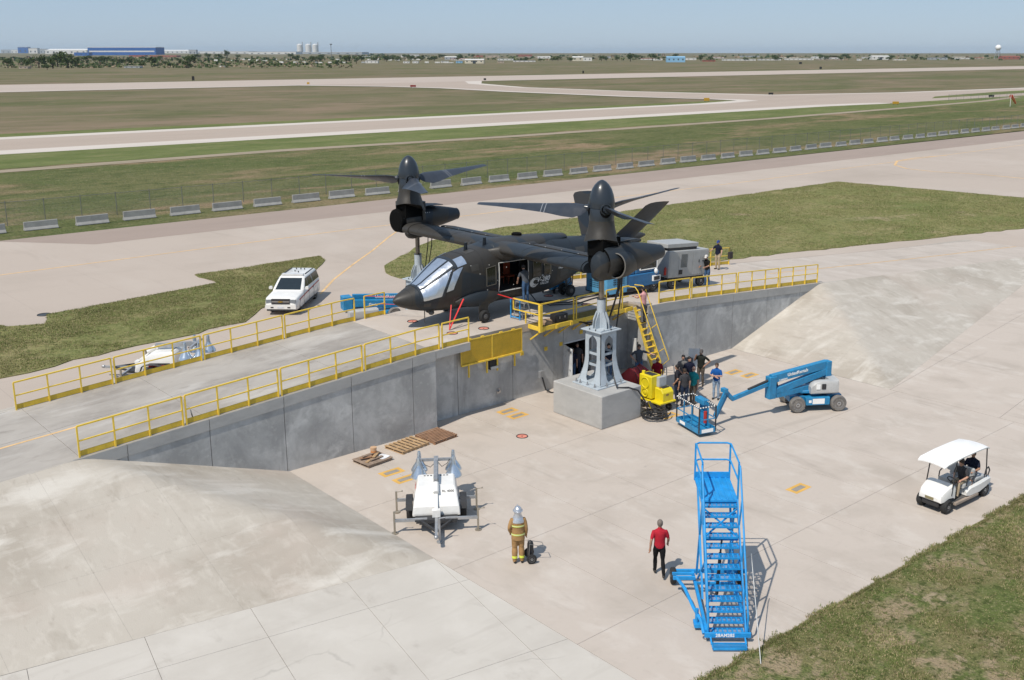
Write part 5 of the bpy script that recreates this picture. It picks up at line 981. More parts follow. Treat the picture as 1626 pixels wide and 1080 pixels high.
# ---- light towers
def light_tower(name, label, loc, rz):
    t = thing('light_tower', label, 'light tower', loc, rz, 'towable light towers')
    def hood(b):
        rings = []
        for x, hw0, hw1, zt in ((-1.18, .66, .60, 1.16), (-1.1, .68, .62, 1.24), (-.22, .72, .64, 1.20), (-.05, .74, .68, 1.10), (.42, .78, .76, .72), (.46, .78, .77, .50)):
            rings.append([Vector((x, y, z)) for y, z in ((-hw0, .42), (-hw0 - .01, zt - .22 if zt > .7 else .45), (-hw1, zt - .03), (-hw1 + .05, zt), (hw1 - .05, zt), (hw1, zt - .03), (hw0 + .01, zt - .22 if zt > .7 else .45), (hw0, .42))])
        b.loft(rings)
    h = part('hood', M_white, t, hood, sharp=25)
    part('vent_slots', M_blk, h, lambda b: [b.box(-1.02, -.97, -.42 + i * .11, -.36 + i * .11, 1.236, 1.246) for i in range(8)])
    for s in (-1, 1):
        part('red_stripe', M_red, h, lambda b: b.box(-1.0, .15, s * .735 - .004, s * .735 + .004, .60, .72)); part('red_stripe', M_dark, h, lambda b: b.box(-1.0, .15, s * .732 - .004, s * .732 + .004, .74, .80))
        part('fender', M_dark, t, lambda b: b.loft([[Vector((x, s * y, z)) for y in (.80, 1.02)] + [Vector((x, s * y, z - .02)) for y in (1.02, .80)] for x, z in ((-.78, .52), (-.70, .72), (-.45, .80), (-.15, .80), (.1, .72), (.18, .52))], smooth=False))
        wheel(t, (-.3, s * .91, .34), (0, s, 0), .34, .2, M_tyre, M_rim)
        part('outrigger', M_galv, t, lambda b: b.bar((.80, s * .3, .46), (.80, s * 1.36, .46), .08, .09)); part('outrigger', M_galv, t, lambda b: b.bar((-.82, s * .3, .46), (-.82, s * 1.36, .46), .08, .09))
        for x in (.8, -.82): part('jack', pm('jack_steel', (.34, .30, .24), .5, .5), t, lambda b: (b.bar((x, s * 1.37, .02), (x, s * 1.37, .78), .065), b.cyl((x, s * 1.37, 0), (x, s * 1.37, .03), .11, n=12), b.tube([(x, s * 1.37, .76), (x + .0, s * 1.37 + .18, .78)], .014, 6), b.ell((x, s * 1.37 + .2, .79), (.03, .03, .03), 6, 4)))
    lettering('TEREX', .20, frame((-.95, -.72, .90), (1, 0, 0), (0, .12, 1)), M_red, h, bold=True, depth=.006); lettering('RL4000', .11, frame((.08, .62, 1.015), (0, -1, 0), (-.78, 0, .62)), M_dark, h, depth=.006, align='LEFT') if False else lettering('RL 4000', .12, frame((.02, .20, 1.055), (0, 1, 0), (-.78, 0, .63)), M_dark, h, depth=.006)
    part('chassis', M_dark, t, lambda b: (b.box(-1.2, .9, -.66, .66, .36, .44), b.bar((.85, -.5, .42), (1.65, 0, .42), .07), b.bar((.85, .5, .42), (1.65, 0, .42), .07), b.box(.5, .86, -.7, .7, .40, .46)))
    part('tongue', M_galv, t, lambda b: (b.bar((.7, 0, .42), (2.05, 0, .42), .09), b.ell((2.1, 0, .44), (.09, .07, .07), 10, 6), b.cyl((1.6, .1, .05), (1.6, .1, .85), .04, n=10), b.cyl((1.6, .1, .0), (1.6, .1, .05), .1, n=12), b.tube([(1.6, .1, .85), (1.6, .3, .87)], .015, 6)))
    part('mast', M_galv, t, lambda b: (b.bar((-.35, 0, 1.34), (-2.05, 0, 1.46), .16, .16), b.bar((-.2, 0, 1.36), (-1.7, 0, 1.45), .11, .19))); part('mast_post', M_white, t, lambda b: (b.bar((.62, 0, .46), (.62, 0, .72), .28, .18), b.bar((.60, 0, .68), (-.30, 0, 1.30), .12, .10), b.cyl((-.2, 0, 1.30), (.16, 0, 1.10), .10, n=14)), bevel=.01)
    part('light_bar', M_galv, t, lambda b: b.bar((-1.9, -.70, 1.46), (-1.9, .70, 1.46), .09, .09))
    for y in (-.60, .60):
        for dx in (-.22, .16):
            l_ = part('floodlight', M_lamp, t, lambda b: b.lathe([(.05, 1.66), (.07, 1.56), (.08, 1.38), (.12, 1.28), (.25, 1.08), (.295, .98), (.30, .95)], (-1.9 + dx + (.1 if dx > 0 else -.1), y, .0), 'z', 20, True, False)); part('lens', M_lens, l_, lambda b: b.lathe([(.29, .955), (.2, .94), (.02, .93)], (-1.9 + dx + (.1 if dx > 0 else -.1), y, 0), 'z', 16, True, True))
    part('cable', M_blk, t, lambda b: (b.tube([(-1.9, -.5, 1.5), (-1.7, -.4, 1.36), (-1.6, -.2, 1.3), (-1.7, -.06, 1.4)], .012, 6), b.tube([(-1.9, .5, 1.5), (-1.7, .38, 1.38), (-1.62, .2, 1.3), (-1.75, .06, 1.42)], .012, 6)))
    return t
light_tower('light_tower', 'white light tower trailer on four jacks, head on in the pit', (18.75, 26.75, 0), R(234))
light_tower('light_tower', 'small white light tower trailer with red stripe behind the ramp', (17.95, 49.2, 0), R(138)).scale = (1.15, 1.15, 1.15)
# ---- large white SUV
sv = thing('sport_utility_vehicle', 'white patrol SUV with light bar parked on the apron beside grass', 'SUV', (30.33, 58.13, 0), R(226))
def suv_body(b):
    # cross sections along x: (x, half width, z bottom, z shoulder)
    rings = []
    for x, hw, zb, zs in ((2.78, .74, .42, .72), (2.76, .86, .36, .86), (2.66, .95, .32, 1.00), (2.45, .985, .30, 1.06), (1.2, 1.0, .30, 1.14), (1.0, 1.0, .30, 1.15), (-2.5, 1.0, .32, 1.18), (-2.72, .96, .36, 1.16), (-2.78, .90, .42, 1.08)):
        rings.append([Vector((x, y * hw, z)) for y, z in ((-.95, zb), (-1, zb + .08), (-1.01, (zb + zs) / 2), (-.985, zs - .07), (-.93, zs), (-.5, zs + .025), (.5, zs + .025), (.93, zs), (.985, zs - .07), (1.01, (zb + zs) / 2), (1, zb + .08), (.95, zb))])
    b.loft(rings)
part('body', M_white, sv, suv_body, bevel=.035, sharp=35)
def suv_cab(b):
    rings = []
    for z, xf, xr, hw in ((1.14, 1.28, -2.70, .965), (1.30, 1.02, -2.68, .945), (1.62, .48, -2.60, .87), (1.80, .18, -2.52, .80), (1.86, .02, -2.42, .74)):
        rings.append([Vector((xf, -hw * .86, z)), Vector((xf - .12, -hw, z)), Vector((xr + .12, -hw, z)), Vector((xr, -hw * .9, z)), Vector((xr, hw * .9, z)), Vector((xr + .12, hw, z)), Vector((xf - .12, hw, z)), Vector((xf, hw * .86, z))])
    b.loft(rings)
cab = part('cab', M_white, sv, suv_cab, bevel=.03, sharp=35)
cabx = lambda z: itp([(1.14, 1.28), (1.30, 1.02), (1.62, .48), (1.80, .18), (1.86, .02)], z); cabw = lambda z: itp([(1.14, .965), (1.30, .945), (1.62, .87), (1.80, .80), (1.86, .74)], z)
def quad_pane(name, pts, off, parent, m=None):
    pts = [Vector(p) for p in pts]; n = (pts[1] - pts[0]).cross(pts[2] - pts[0]).normalized(); b = MB(); k = len(pts)
    if n.dot(pts[0] - Vector((-1, 0, 1.2))) < 0: n = -n
    b.add([p + n * off for p in pts] + [p - n * .012 for p in pts], [tuple(range(k)), tuple(range(2 * k - 1, k - 1, -1))] + [(i, (i + 1) % k, k + (i + 1) % k, k + i) for i in range(k)]); return b.build(name, m or M_glass, parent)
quad_pane('windscreen', [(cabx(z) - .0, y * cabw(z) * .82, z) for z, y in ((1.22, -1), (1.22, 1), (1.76, 1), (1.76, -1))], .012, cab)
for s in (-1, 1):
    for xa, xb, xc, xd in ((.84, .02, .20, -.0), (-.08, -1.0, -.08, -.96), (-1.12, -2.52, -1.1, -2.40)): quad_pane('side_window', [(xa, s * cabw(1.26), 1.26), (xb, s * cabw(1.26), 1.26), (xd, s * cabw(1.74), 1.74), (xc, s * cabw(1.74), 1.74)], .03, cab)
    for x in (1.72, -1.60): wheel(sv, (x, s * .86, .39), (0, s, 0), .39, .27, M_tyre, M_rim, rr=.66); part('wheel_arch', M_dark, sv, lambda b: b.loft([[Vector((x + .50 * cos(a), s * yy, .39 + .50 * sin(a))) for a in [pi * i / 12 for i in range(13)]] for yy in (.70, 1.012)], False, False, closed=False))
    part('mirror', M_white, sv, lambda b: rbox(b, .82, .98, s * 1.13 - .10, s * 1.13 + .10, 1.20, 1.38, .05)); part('headlight', pm('headlight_grey', (.20, .22, .24), .15), sv, lambda b: b.loft([[Vector((2.775 - .16 * k, s * y, z)) for y, z in ((.54, .74), (.88 + .03 * k, .74), (.90 + .03 * k, .95), (.54, .97))] for k in (0, 1)], smooth=False)); part('running_board', M_dark, sv, lambda b: b.box(-1.05, 1.15, s * 1.02 - .06, s * 1.02 + .06, .30, .36))
    part('door_stripe', M_red, sv, lambda b: b.loft([[Vector((x, s * (1.008 if x < 2 else .99), z0 + dz)) for dz in (0, .07)] + [Vector((x, s * (1.0 if x < 2 else .98), z0 + dz)) for dz in (.07, 0)] for x, z0 in ((2.2, .80), (1.6, .84), (.6, .90), (-1.0, .97), (-2.4, 1.03))], smooth=False))
    part('door_handle', M_dark, sv, lambda b: b.box(.05, .25, s * 1.015 - .012, s * 1.015 + .012, .92, .96)); part('door_handle', M_dark, sv, lambda b: b.box(-1.0, -.8, s * 1.015 - .012, s * 1.015 + .012, .95, .99)); [part('door_seam', M_dark, sv, lambda b: b.box(x, x + .012, s * 1.006 - .006, s * 1.006 + .006, .40, 1.12)) for x in (1.12, .0, -1.05)]
part('grille', M_dark, sv, lambda b: (b.box(2.66, 2.795, -.56, .56, .87, 1.0), b.box(2.70, 2.795, -.56, .56, .68, .82))); part('grille_bar', pm('chrome', (.7, .7, .7), .15, .9), sv, lambda b: b.box(2.76, 2.81, -.52, .52, .82, .86)); part('emblem', pm('gold_badge', (.62, .42, .10), .35, .6), sv, lambda b: (b.box(2.81, 2.82, -.14, .14, .82, .86), b.box(2.81, 2.82, -.06, .06, .80, .88)))
part('front_bumper', M_white, sv, lambda b: rbox(b, 2.50, 2.86, -.93, .93, .40, .66, .06)); part('bumper_intake', M_dark, sv, lambda b: (b.box(2.84, 2.868, -.6, -.42, .46, .54), b.box(2.84, 2.868, .42, .6, .46, .54), b.box(2.6, 2.82, -.85, .85, .28, .40))); part('licence_plate', pm('plate_pale', (.6, .62, .66), .5), sv, lambda b: b.box(2.86, 2.872, -.18, .18, .46, .57))
part('light_bar', pm('beacon', (.62, .62, .62), .2), sv, lambda b: rbox(b, -.22, .04, -.68, .68, 1.88, 1.98, .04)); part('roof_rack', M_dark, sv, lambda b: [(b.bar((-.4, s * .68, 1.90), (-2.3, s * .68, 1.88), .04, .04)) for s in (-1, 1)]); part('roof_antenna', M_blk, sv, lambda b: [b.cyl((x, y, 1.85), (x, y, 1.95), .035, n=8) for x, y in ((-1.0, .1), (-1.3, -.2), (-1.9, .25), (-1.95, 0), (-2.0, -.3))])
# ---- blue ground power tug
tg = thing('ground_support_tug', 'blue ground support tug with perforated front beside the generator', 'tug', (37.9, 36.55, zd(37.9)), R(-4))
M_tug = pm('tug_blue', (.02, .13, .30), .4, coat=.2, dirt=.2, dcol=(.05, .1, .15)); M_tug2 = pm('tug_pale_blue', (.09, .30, .50), .45, dirt=.15, dcol=(.1, .2, .3))
for x in (-1.25, 1.2):
    for y in (-.75, .75): wheel(tg, (x, y, .36), (0, -1 if y < 0 else 1, 0), .36, .26, M_tyre, M_rim)
part('nose', M_tug2, tg, lambda b: b.loft([[Vector((x, y * hw, z)) for y, z in ((-1, .25), (-1, zt - .12), (-.85, zt), (.85, zt), (1, zt - .12), (1, .25))] for x, hw, zt in ((-2.05, .70, .90), (-1.98, .82, 1.18), (-1.75, .9, 1.42), (-1.2, .92, 1.50), (-.75, .92, 1.50))]), sharp=28)
part('grille_holes', M_blk, tg, lambda b: [b.box(-1.65 + i * .11, -1.59 + i * .11, -.925, -.915, .70 + j * .11, .76 + j * .11) for i in range(7) for j in range(6)] + [b.box(-2.06, -2.0, -.5 + i * .11, -.44 + i * .11, .5 + j * .1, .55 + j * .1) for i in range(9) for j in range(4)])
part('body', M_tug, tg, lambda b: (b.box(-.75, 1.55, -.88, .88, .35, 1.05), b.box(-.70, -.1, -.80, .80, 1.05, 1.35)), bevel=.05)
part('cab', M_tug, tg, lambda b: b.loft([[Vector((x, y, z)) for x, y in ((x0, -.82), (1.5, -.82), (1.5, .82), (x0, .82))] for x0, z in ((-.1, 1.05), (.0, 1.45), (.28, 2.0), (.4, 2.08))], smooth=False), bevel=.04)
part('side_window', M_glass, tg, lambda b: (b.box(.25, 1.35, -.835, -.825, 1.25, 1.85), b.box(.25, 1.35, .825, .835, 1.25, 1.85))); part('window_frame', M_white, tg, lambda b: (b.tube([(.2, -.84, 1.22), (1.4, -.84, 1.22), (1.4, -.84, 1.88), (.4, -.84, 1.88), (.2, -.84, 1.22)], .03, 6)))
part('beacon', pm('white_lamp', (.8, .8, .78), .3), tg, lambda b: (b.ell((1.2, -.98, 1.10), (.10, .10, .14)), b.box(1.0, 1.5, -1.0, -.9, .58, .86))); part('headlight', M_lens, tg, lambda b: [b.ell((-1.9, y, 1.1), (.06, .07, .07), 8, 5) for y in (-.8, .6)]); part('instrument_box', M_dark, tg, lambda b: b.box(1.05, 1.45, -1.008, -1.0, .62, .82)); part('bumper', M_dark, tg, lambda b: b.box(-2.0, 1.6, -.85, .85, .18, .36))
# ---- towed generator
gn = thing('generator_trailer', 'grey towed generator set with raised roof vent on the deck', 'generator', (41.75, 36.6, zd(41.75)), R(-3)); gn.rotation_euler = (0, R(4.0), R(-1))
M_gen = pm('generator_grey', (.36, .365, .36), .5, var=.07, dirt=.25, dcol=(.28, .26, .23))
for x in (-1.05, 1.2):
    for y in (-.75, .75): wheel(gn, (x, y, .32), (0, -1 if y < 0 else 1, 0), .32, .2, M_tyre, M_rim)
part('housing', M_gen, gn, lambda b: b.box(-1.5, 1.65, -.86, .86, .62, 2.05), bevel=.03); part('roof_vent', M_gen, gn, lambda b: (b.box(-1.55, .9, -.72, .80, 2.20, 2.42), b.box(-1.4, .8, -.66, .70, 2.05, 2.2)), bevel=.02); part('vent_gap', M_dark, gn, lambda b: b.box(-1.42, .82, -.68, .72, 2.06, 2.19))
for x0, x1 in ((-1.42, -.78), (-.74, .35), (.38, .98), (1.0, 1.6)): part('access_door', M_gen, gn, lambda b: b.box(x0, x1, -.875, -.86, .72, 1.96), bevel=.004)
part('louvre', pm('louvre_dark', (.13, .135, .13), .6), gn, lambda b: [b.box(-.58, -.10, -.888, -.876, 1.15 + i * .06, 1.19 + i * .06) for i in range(12)]); part('door_latch', M_blk, gn, lambda b: (b.box(.83, .88, -.89, -.876, 1.35, 1.5), b.box(1.12, 1.24, -.89, -.876, 1.4, 1.44), b.box(-.72, -.45, -.90, -.876, .78, 1.02))); part('fire_extinguisher', M_red, gn, lambda b: (b.cyl((-1.6, -.7, .78), (-1.6, -.7, 1.15), .07, n=12), b.cyl((-1.6, -.7, 1.15), (-1.6, -.7, 1.22), .03, n=8)))
part('undercarriage', M_dark, gn, lambda b: (b.box(-1.5, 1.6, -.6, .6, .42, .62), b.bar((-1.5, 0, .5), (-2.1, 0, .4), .1)))
# ---- yellow power unit beside the block
pu = thing('hydraulic_power_unit', 'bright yellow hydraulic power unit with grey control box by the block', 'power unit', (32.62, 29.62, 0), R(-2)); pu.scale = (.9, .9, .9); M_py = pm('unit_yellow', (.72, .58, .015), .4, var=.08, coat=.2, dirt=.15, dcol=(.45, .34, .05))
part('reservoir', M_py, pu, lambda b: b.box(-.32, .36, -.12, .72, .58, 1.72), bevel=.03); part('motor_cabinet', M_py, pu, lambda b: b.loft([[Vector((x, y, z)) for y, z in ((-.72, .50), (-.72, .96), (-.58, 1.12), (-.14, 1.16), (-.14, .50))] for x in (-.10, .64)], smooth=False), bevel=.02); part('skid', M_py, pu, lambda b: (b.box(-.36, .74, -.80, .78, .44, .52), b.bar((-.3, -.2, .1), (-.25, .1, .5), .12)), bevel=.01); part('control_box', pm('box_grey', (.40, .42, .43), .45), pu, lambda b: b.box(.05, .56, -.30, -.10, 1.16, 1.66), bevel=.015)
part('gauge_panel', M_dark, pu, lambda b: (b.box(.12, .55, -.50, -.32, 1.135, 1.165), b.box(-.15, .25, -.0, .6, 1.72, 1.735))); part('fan_guard', M_py, pu, lambda b: (lathe_ring(b, (-.33, .3, 1.34), (0, 1, 0), (0, 0, 1), .26, .03), lathe_ring(b, (-.33, .3, .84), (0, 1, 0), (0, 0, 1), .2, .03), b.ell((-.33, .3, .84), (.03, .12, .12), 12, 6)))
part('filler_cap', M_py, pu, lambda b: b.cyl((-.12, .62, 1.72), (-.12, .62, 1.84), .09, n=12)); part('warning_lamp', M_red, pu, lambda b: b.ell((.0, -.4, 1.18), (.03, .03, .03), 8, 5)); part('nameplate', pm('plate_brown', (.30, .18, .05), .5), pu, lambda b: b.ell((.2, -.722, .86), (.11, .006, .06)))
for x, y in ((.45, -.6), (.5, .6), (-.25, .6)): wheel(pu, (x, y, .18), (1, .2, 0), .18, .1, M_tyre, M_rim)
part('hose_bundle', M_blk, pu, lambda b: [b.tube([(-.45 + k * .07, -.1, .5), (-.5 + k * .08, -.3, .3), (-.45 + k * .06, -.55, .1), (-.3, -.8 - k * .05, .03)], .035, 8) for k in range(5)])
hs = thing('coiled_hose', 'coils of black hydraulic hose on the floor by the concrete block', 'hose', (31.75, 28.75, 0))
for k in range(7):
    rr = .28 + .05 * k; cx, cy = random.uniform(-.1, .12), random.uniform(-.1, .1)
    part('hose_loop', M_blk, hs, lambda b: b.tube([(cx + rr * 1.15 * cos(2 * pi * i / 26 + k), cy + rr * sin(2 * pi * i / 26 + k), .03 + .03 * k + .03 * sin(3 * i + k)) for i in range(25)], .026, 7))
part('hose_run', M_blk, hs, lambda b: b.tube([Vector(p) - hs.location for p in ((30.35, 29.9, 1.9), (30.2, 29.55, 1.53), (30.65, 29.3, 1.5), (31.1, 29.15, 1.3), (31.42, 29.05, .8), (31.55, 28.95, .3), (31.75, 28.75, .06), (32.1, 28.7, .05))], .035, 8))
h2 = thing('hanging_hose', 'black hoses hanging from the near nacelle beside the pedestal', 'hose', (30.9, 30.2, 6.2))
for k in range(3): part('hose', M_blk, h2, lambda b: b.tube([Vector((.0 + .1 * k, 0, .05)), Vector((.05 + .1 * k, .12, -.6)), Vector((.0 - .05 * k, .3, -1.4)), Vector((.35, .9 + .1 * k, -2.1 - .25 * k)), Vector((.65 + .1 * k, 2.1, -2.6 - .2 * k)), Vector((.9 + .1 * k, 3.4, -2.85))] if k < 2 else [Vector((.2, 0, .05)), Vector((.22, .1, -.9)), Vector((.25, .3, -2.0)), Vector((.3, .5, -3.0)), Vector((.1, .6, -3.6)), Vector((-.05, .4, -3.5))], .035, 8))
h3 = thing('hanging_hose', 'thin black hoses hanging from the far wing beside its jack', 'hose', (30.6, 44.3, 6.2))
for k in range(2): part('hose', M_blk, h3, lambda b: b.tube([Vector((.35 + .22 * k, -.1, .2)), Vector((.3 + .25 * k, -.1, -.6)), Vector((.15 + .2 * k, -.1, -1.5)), Vector((.0, -.1, -2.1))], .025, 7))
# deck hoses
dh = thing('deck_hose', 'black hoses lying across the deck under the tail', 'hose', (33, 37, zd(33)))
for k in range(3): part('hose', M_blk, dh, lambda b: b.tube([Vector((-.9 + .3 * k, .9 - .9 * k * .3, .9 if k == 0 else .05)), Vector((-.4, .5 - .5 * k, .06)), Vector((.8, -.1 - .5 * k, .04)), Vector((2.0, .15 - .5 * k, .04)), Vector((3.3, -.3 - .2 * k, .05)), Vector((4.2, -.3, .25))], .03, 7))
# ---- blue pump carts under the tail
for i, (px, py, lab) in enumerate(((880, 463, 'small blue pump cart nearer the cabin under the tail'), (898, 460, 'blue pump cart beside the rear wheels'))):
    q = G(px - 4, py, 3.44); pc = thing('pump_cart', lab, 'pump cart', q, R(20), 'blue pump carts')
    part('tank', pm('pump_blue', (.02, .25, .5), .4), pc, lambda b: rbox(b, -.42, .42, -.3, .3, .2, .62, .08)); part('pump', MATS['pump_blue'], pc, lambda b: (b.cyl((0, 0, .62), (0, 0, .9), .16, n=14), b.cyl((-.3, 0, .72), (.3, 0, .72), .09, n=12))); part('frame', M_dark, pc, lambda b: (b.bar((-.5, -.28, .18), (.5, -.28, .18), .05), b.bar((-.5, .28, .18), (.5, .28, .18), .05), b.bar((.5, -.28, .18), (.6, -.28, .9), .04), b.bar((.5, .28, .18), (.6, .28, .9), .04), b.bar((.6, -.28, .9), (.6, .28, .9), .04)))
    for x in (-.35, .35):
        for y in (-.32, .32): wheel(pc, (x, y, .1), (0, 1, 0), .1, .06)
# ---- pallets
def pallet(label, c, ang, m, lx=1.22, ly=1.02, ntop=7, solid=False):
    t = thing('wooden_pallet', label, 'pallet', (c[0], c[1], 0), ang, 'pallets by the wall')
    for y in (-ly / 2 + .05, 0, ly / 2 - .05): part('stringer', m, t, lambda b: b.box(-lx / 2, lx / 2, y - .02, y + .02, .018, .105))
    for k in range(ntop):
        x = -lx / 2 + .05 + (lx - .1) * k / (ntop - 1); wv = (lx / ntop) * (.31 if not solid else .49); part('deck_board', m, t, lambda b: b.box(x - wv, x + wv, -ly / 2 + random.uniform(-.01, .01), ly / 2 + random.uniform(-.01, .01), .107, .126))
    for k in range(3): x = -lx / 2 + .06 + (lx - .12) * k / 2; part('bottom_board', m, t, lambda b: b.box(x - .05, x + .05, -ly / 2, ly / 2, 0, .017))
    return t
pallet('clean yellow wooden pallet, middle of the three by the wall', (21.88, 33.13), R(8), M_wood, 1.42, 1.1)
pallet('brown wooden pallet nearest the recess corner', (23.35, 33.2), R(96), pm('pallet_brown', (.30, .17, .10), .8, var=.25, scale=5), 1.25, 1.25, 10)
pallet('weathered grey pallet loaded with scrap boards', (20.02, 32.75), R(6), M_wood2, 1.15, 1.0, 7, True)
for k, (dx, dy, a, lx) in enumerate(((-.1, -.1, 25, .75), (.05, -.2, 8, .6), (-.25, .05, -15, .5), (.15, .0, 40, .55), (-.05, .12, 5, .7))):
    s_ = thing('scrap_board', ['longest pale scrap board lying lowest on the grey pallet', 'grey scrap board at the front of the grey pallet', 'short brown scrap board at the left of the grey pallet', 'pale scrap board pointing away on the grey pallet', 'grey scrap board on top of the heap on the pallet'][k], 'board', (20.02 + dx, 32.75 + dy, .13 + .03 * k), R(a), 'scrap boards on the grey pallet'); part('board', (M_wood, M_wood2, MATS['pallet_brown'])[k % 3], s_, lambda b: b.box(-lx / 2, lx / 2, -.06, .06, 0, .03))
wb_ = thing('water_bucket', 'small pale bucket with orange label on the grey pallet', 'bucket', (20.2, 32.95, .13)); part('shell', pm('bucket_tan', (.55, .36, .22), .5), wb_, lambda b: b.lathe([(.10, 0), (.13, .34), (.12, .34)], n=16)); part('label_band', pm('bucket_orange', (.65, .24, .05), .5), wb_, lambda b: b.lathe([(.113, .08), (.121, .20)], n=16, cap0=False, cap1=False))
ps = thing('plastic_sheet', 'white plastic sheet on the corner of the grey pallet', 'sheet', (20.38, 32.6, .13), R(10)); part('sheet', pm('plastic_white', (.7, .71, .73), .35), ps, lambda b: b.loft([[Vector((x, y, .012 + .02 * sin(9 * x + 5 * y))) for y in (-.2, -.1, 0, .1, .2)] + [Vector((x, y, .004)) for y in (.2, .1, 0, -.1, -.2)] for x in (-.2, -.1, 0, .1, .2)]))
# ---- floor tie-down points
M_sal = pm('salmon_paint', (.62, .22, .16), .75, dirt=.3, dcol=(.5, .35, .28))
def ring_mark(p, z, label, r=.23):
    t = thing('tie_down_point', label, 'tie-down', (p[0], p[1], z), 0, 'round salmon tie-down points'); part('paint', M_sal, t, lambda b: b.cyl((0, 0, .001), (0, 0, .006), r, n=28)); part('ring', M_dark, t, lambda b: lathe_ring(b, (0, 0, .008), (1, 0, 0), (0, 1, 0), r, .022, 28, 5)); part('anchor', M_dark, t, lambda b: b.cyl((0, 0, .006), (0, 0, .02), .03, n=10))
ring_mark((26.05, 30.91), 0, 'round salmon tie-down point on the open pit floor')
for px, py, lab in ((655, 510.5, 'round salmon tie-down point below the aircraft nose'), (718, 529.5, 'round salmon tie-down point where the red strap is fixed'), (768, 521.8, 'faint round tie-down point below the main wheel'), (931, 484, 'round salmon tie-down point left of the jack sleeve'), (871, 470, 'round salmon tie-down point in front of the pump cart')):
    q = G(px, py, 3.44); ring_mark(q, zd(q.x), lab)
M_yp = pm('floor_yellow', (.62, .36, .08), .8, dirt=.35, dcol=(.5, .38, .25))
def plate_mark(px, py, lab, w_=.92, d_=.50, rz=0):
    q = G(px, py); t = thing('floor_plate', lab, 'floor plate', (q.x, q.y, 0), rz, 'yellow bordered floor plates')
    part('border', M_yp, t, lambda b: (b.box(-w_ / 2, w_ / 2, -d_ / 2, -d_ / 2 + .13, .001, .005), b.box(-w_ / 2, w_ / 2, d_ / 2 - .13, d_ / 2, .001, .005), b.box(-w_ / 2, -w_ / 2 + .15, -d_ / 2 + .13, d_ / 2 - .13, .001, .005), b.box(w_ / 2 - .15, w_ / 2, -d_ / 2 + .13, d_ / 2 - .13, .001, .005)))
    part('plate', pm('plate_steel', (.30, .28, .25), .7, .1, dirt=.3), t, lambda b: b.box(-w_ / 2 + .16, w_ / 2 - .16, -d_ / 2 + .14, d_ / 2 - .14, .001, .008))
for px, py, lab in ((622, 750, 'yellow bordered floor plate between pallets and light tower, left one'), (644, 760.5, 'yellow bordered floor plate between pallets and light tower, right one'), (806, 653, 'yellow bordered floor plate against the recess shadow'), (822, 660, 'yellow bordered floor plate just in front of the recess'), (1165, 591, 'yellow bordered floor plate crossed by a shadow behind the people'), (1190, 596, 'yellow bordered floor plate behind the man in the blue polo'), (1268, 775.5, 'lone yellow bordered floor plate near the blue stair'), (1062, 660, 'yellow bordered floor plate beside the lift basket')): plate_mark(px, py, lab)
# ---- red straps on the aircraft, black case, step stand, box
st = thing('tie_down_strap', 'bright red strap from the nose fairing down to the deck', 'strap', (26.3, 36.15, 3.44)); M_strap = pm('strap_red', (.62, .03, .03), .6)
part('webbing', M_strap, st, lambda b: (b.bar((0, 0, .02), (.95, .18, 1.25), .07, .012), b.bar((.03, .02, .02), (1.0, .22, 1.22), .05, .012))); part('tail', M_strap, st, lambda b: b.bar((-.02, -.02, .03), (.35, .3, 1.05), .045, .008))
st = thing('tie_down_strap', 'red strap from the cabin sill to the platform rail', 'strap', (29.55, 35.45, 4.45)); part('webbing', M_strap, st, lambda b: b.bar((0, 0, 0), (-.25, .98, .12), .09, .012))
st = thing('safety_rope', 'thin red rope stretched from the far rail to the nose', 'rope', (24.7, 40.48, 4.5)); part('line', M_strap, st, lambda b: b.tube([(0, 0, .0), (.8, -.9, -.02), (1.5, -1.9, .05)], .014, 6)); part('lower_line', M_strap, st, lambda b: b.tube([(.8, 0, -.5), (1.3, -1, -.45)], .012, 6))
q = G(880, 511, 3.42); cs = thing('equipment_case', 'black equipment case on the yellow work platform', 'case', (q.x + .25, 34.15, 3.42), R(4)); part('body', M_blk, cs, lambda b: rbox(b, -.36, .36, -.2, .24, .0, .36, .04)); part('latch', M_steel, cs, lambda b: (b.box(-.2, -.14, -.21, -.2, .18, .28), b.box(.14, .2, -.21, -.2, .18, .28))); part('handle', M_dark, cs, lambda b: b.tube([(-.1, -.2, .2), (-.1, -.25, .2), (.1, -.25, .2), (.1, -.2, .2)], .012, 6))
bx_ = thing('cardboard_box', 'brown paper heap beside the black case', 'box', (q.x - .45, 34.2, 3.42), R(15)); part('body', pm('cardboard', (.32, .22, .14), .9, var=.25), bx_, lambda b: b.loft([[Vector((x, y * k, z * k)) for y, z in ((-.25, 0), (-.2, .16), (0, .24), (.2, .18), (.26, 0))] for x, k in ((-.3, .5), (-.1, 1), (.15, .9), (.32, .4))], smooth=False))
ss = thing('step_stand', 'blue and silver step stand at the open cabin door', 'step stand', (30.15, 35.72, 3.44), R(4))
for y in (-.28, .28): part('side_frame', pm('alu', (.6, .61, .62), .35, .7), ss, lambda b: (b.bar((-.28, y - .0, 0), (-.1, y, .78), .035), b.bar((.34, y, 0), (.1, y, .78), .035)))
for k in range(3): part('step', MATS['alu'], ss, lambda b: b.box(-.26 + .06 * k, .10, -.27, .27, .2 + .26 * k, .235 + .26 * k))
part('back_frame', M_cyan, ss, lambda b: (b.bar((-.42, -.3, 0), (-.42, -.3, .95), .045), b.bar((-.42, .3, 0), (-.42, .3, .95), .045), b.bar((-.42, -.3, .95), (-.42, .3, .95), .045), b.bar((-.42, -.3, .1), (-.42, .3, .1), .045)))
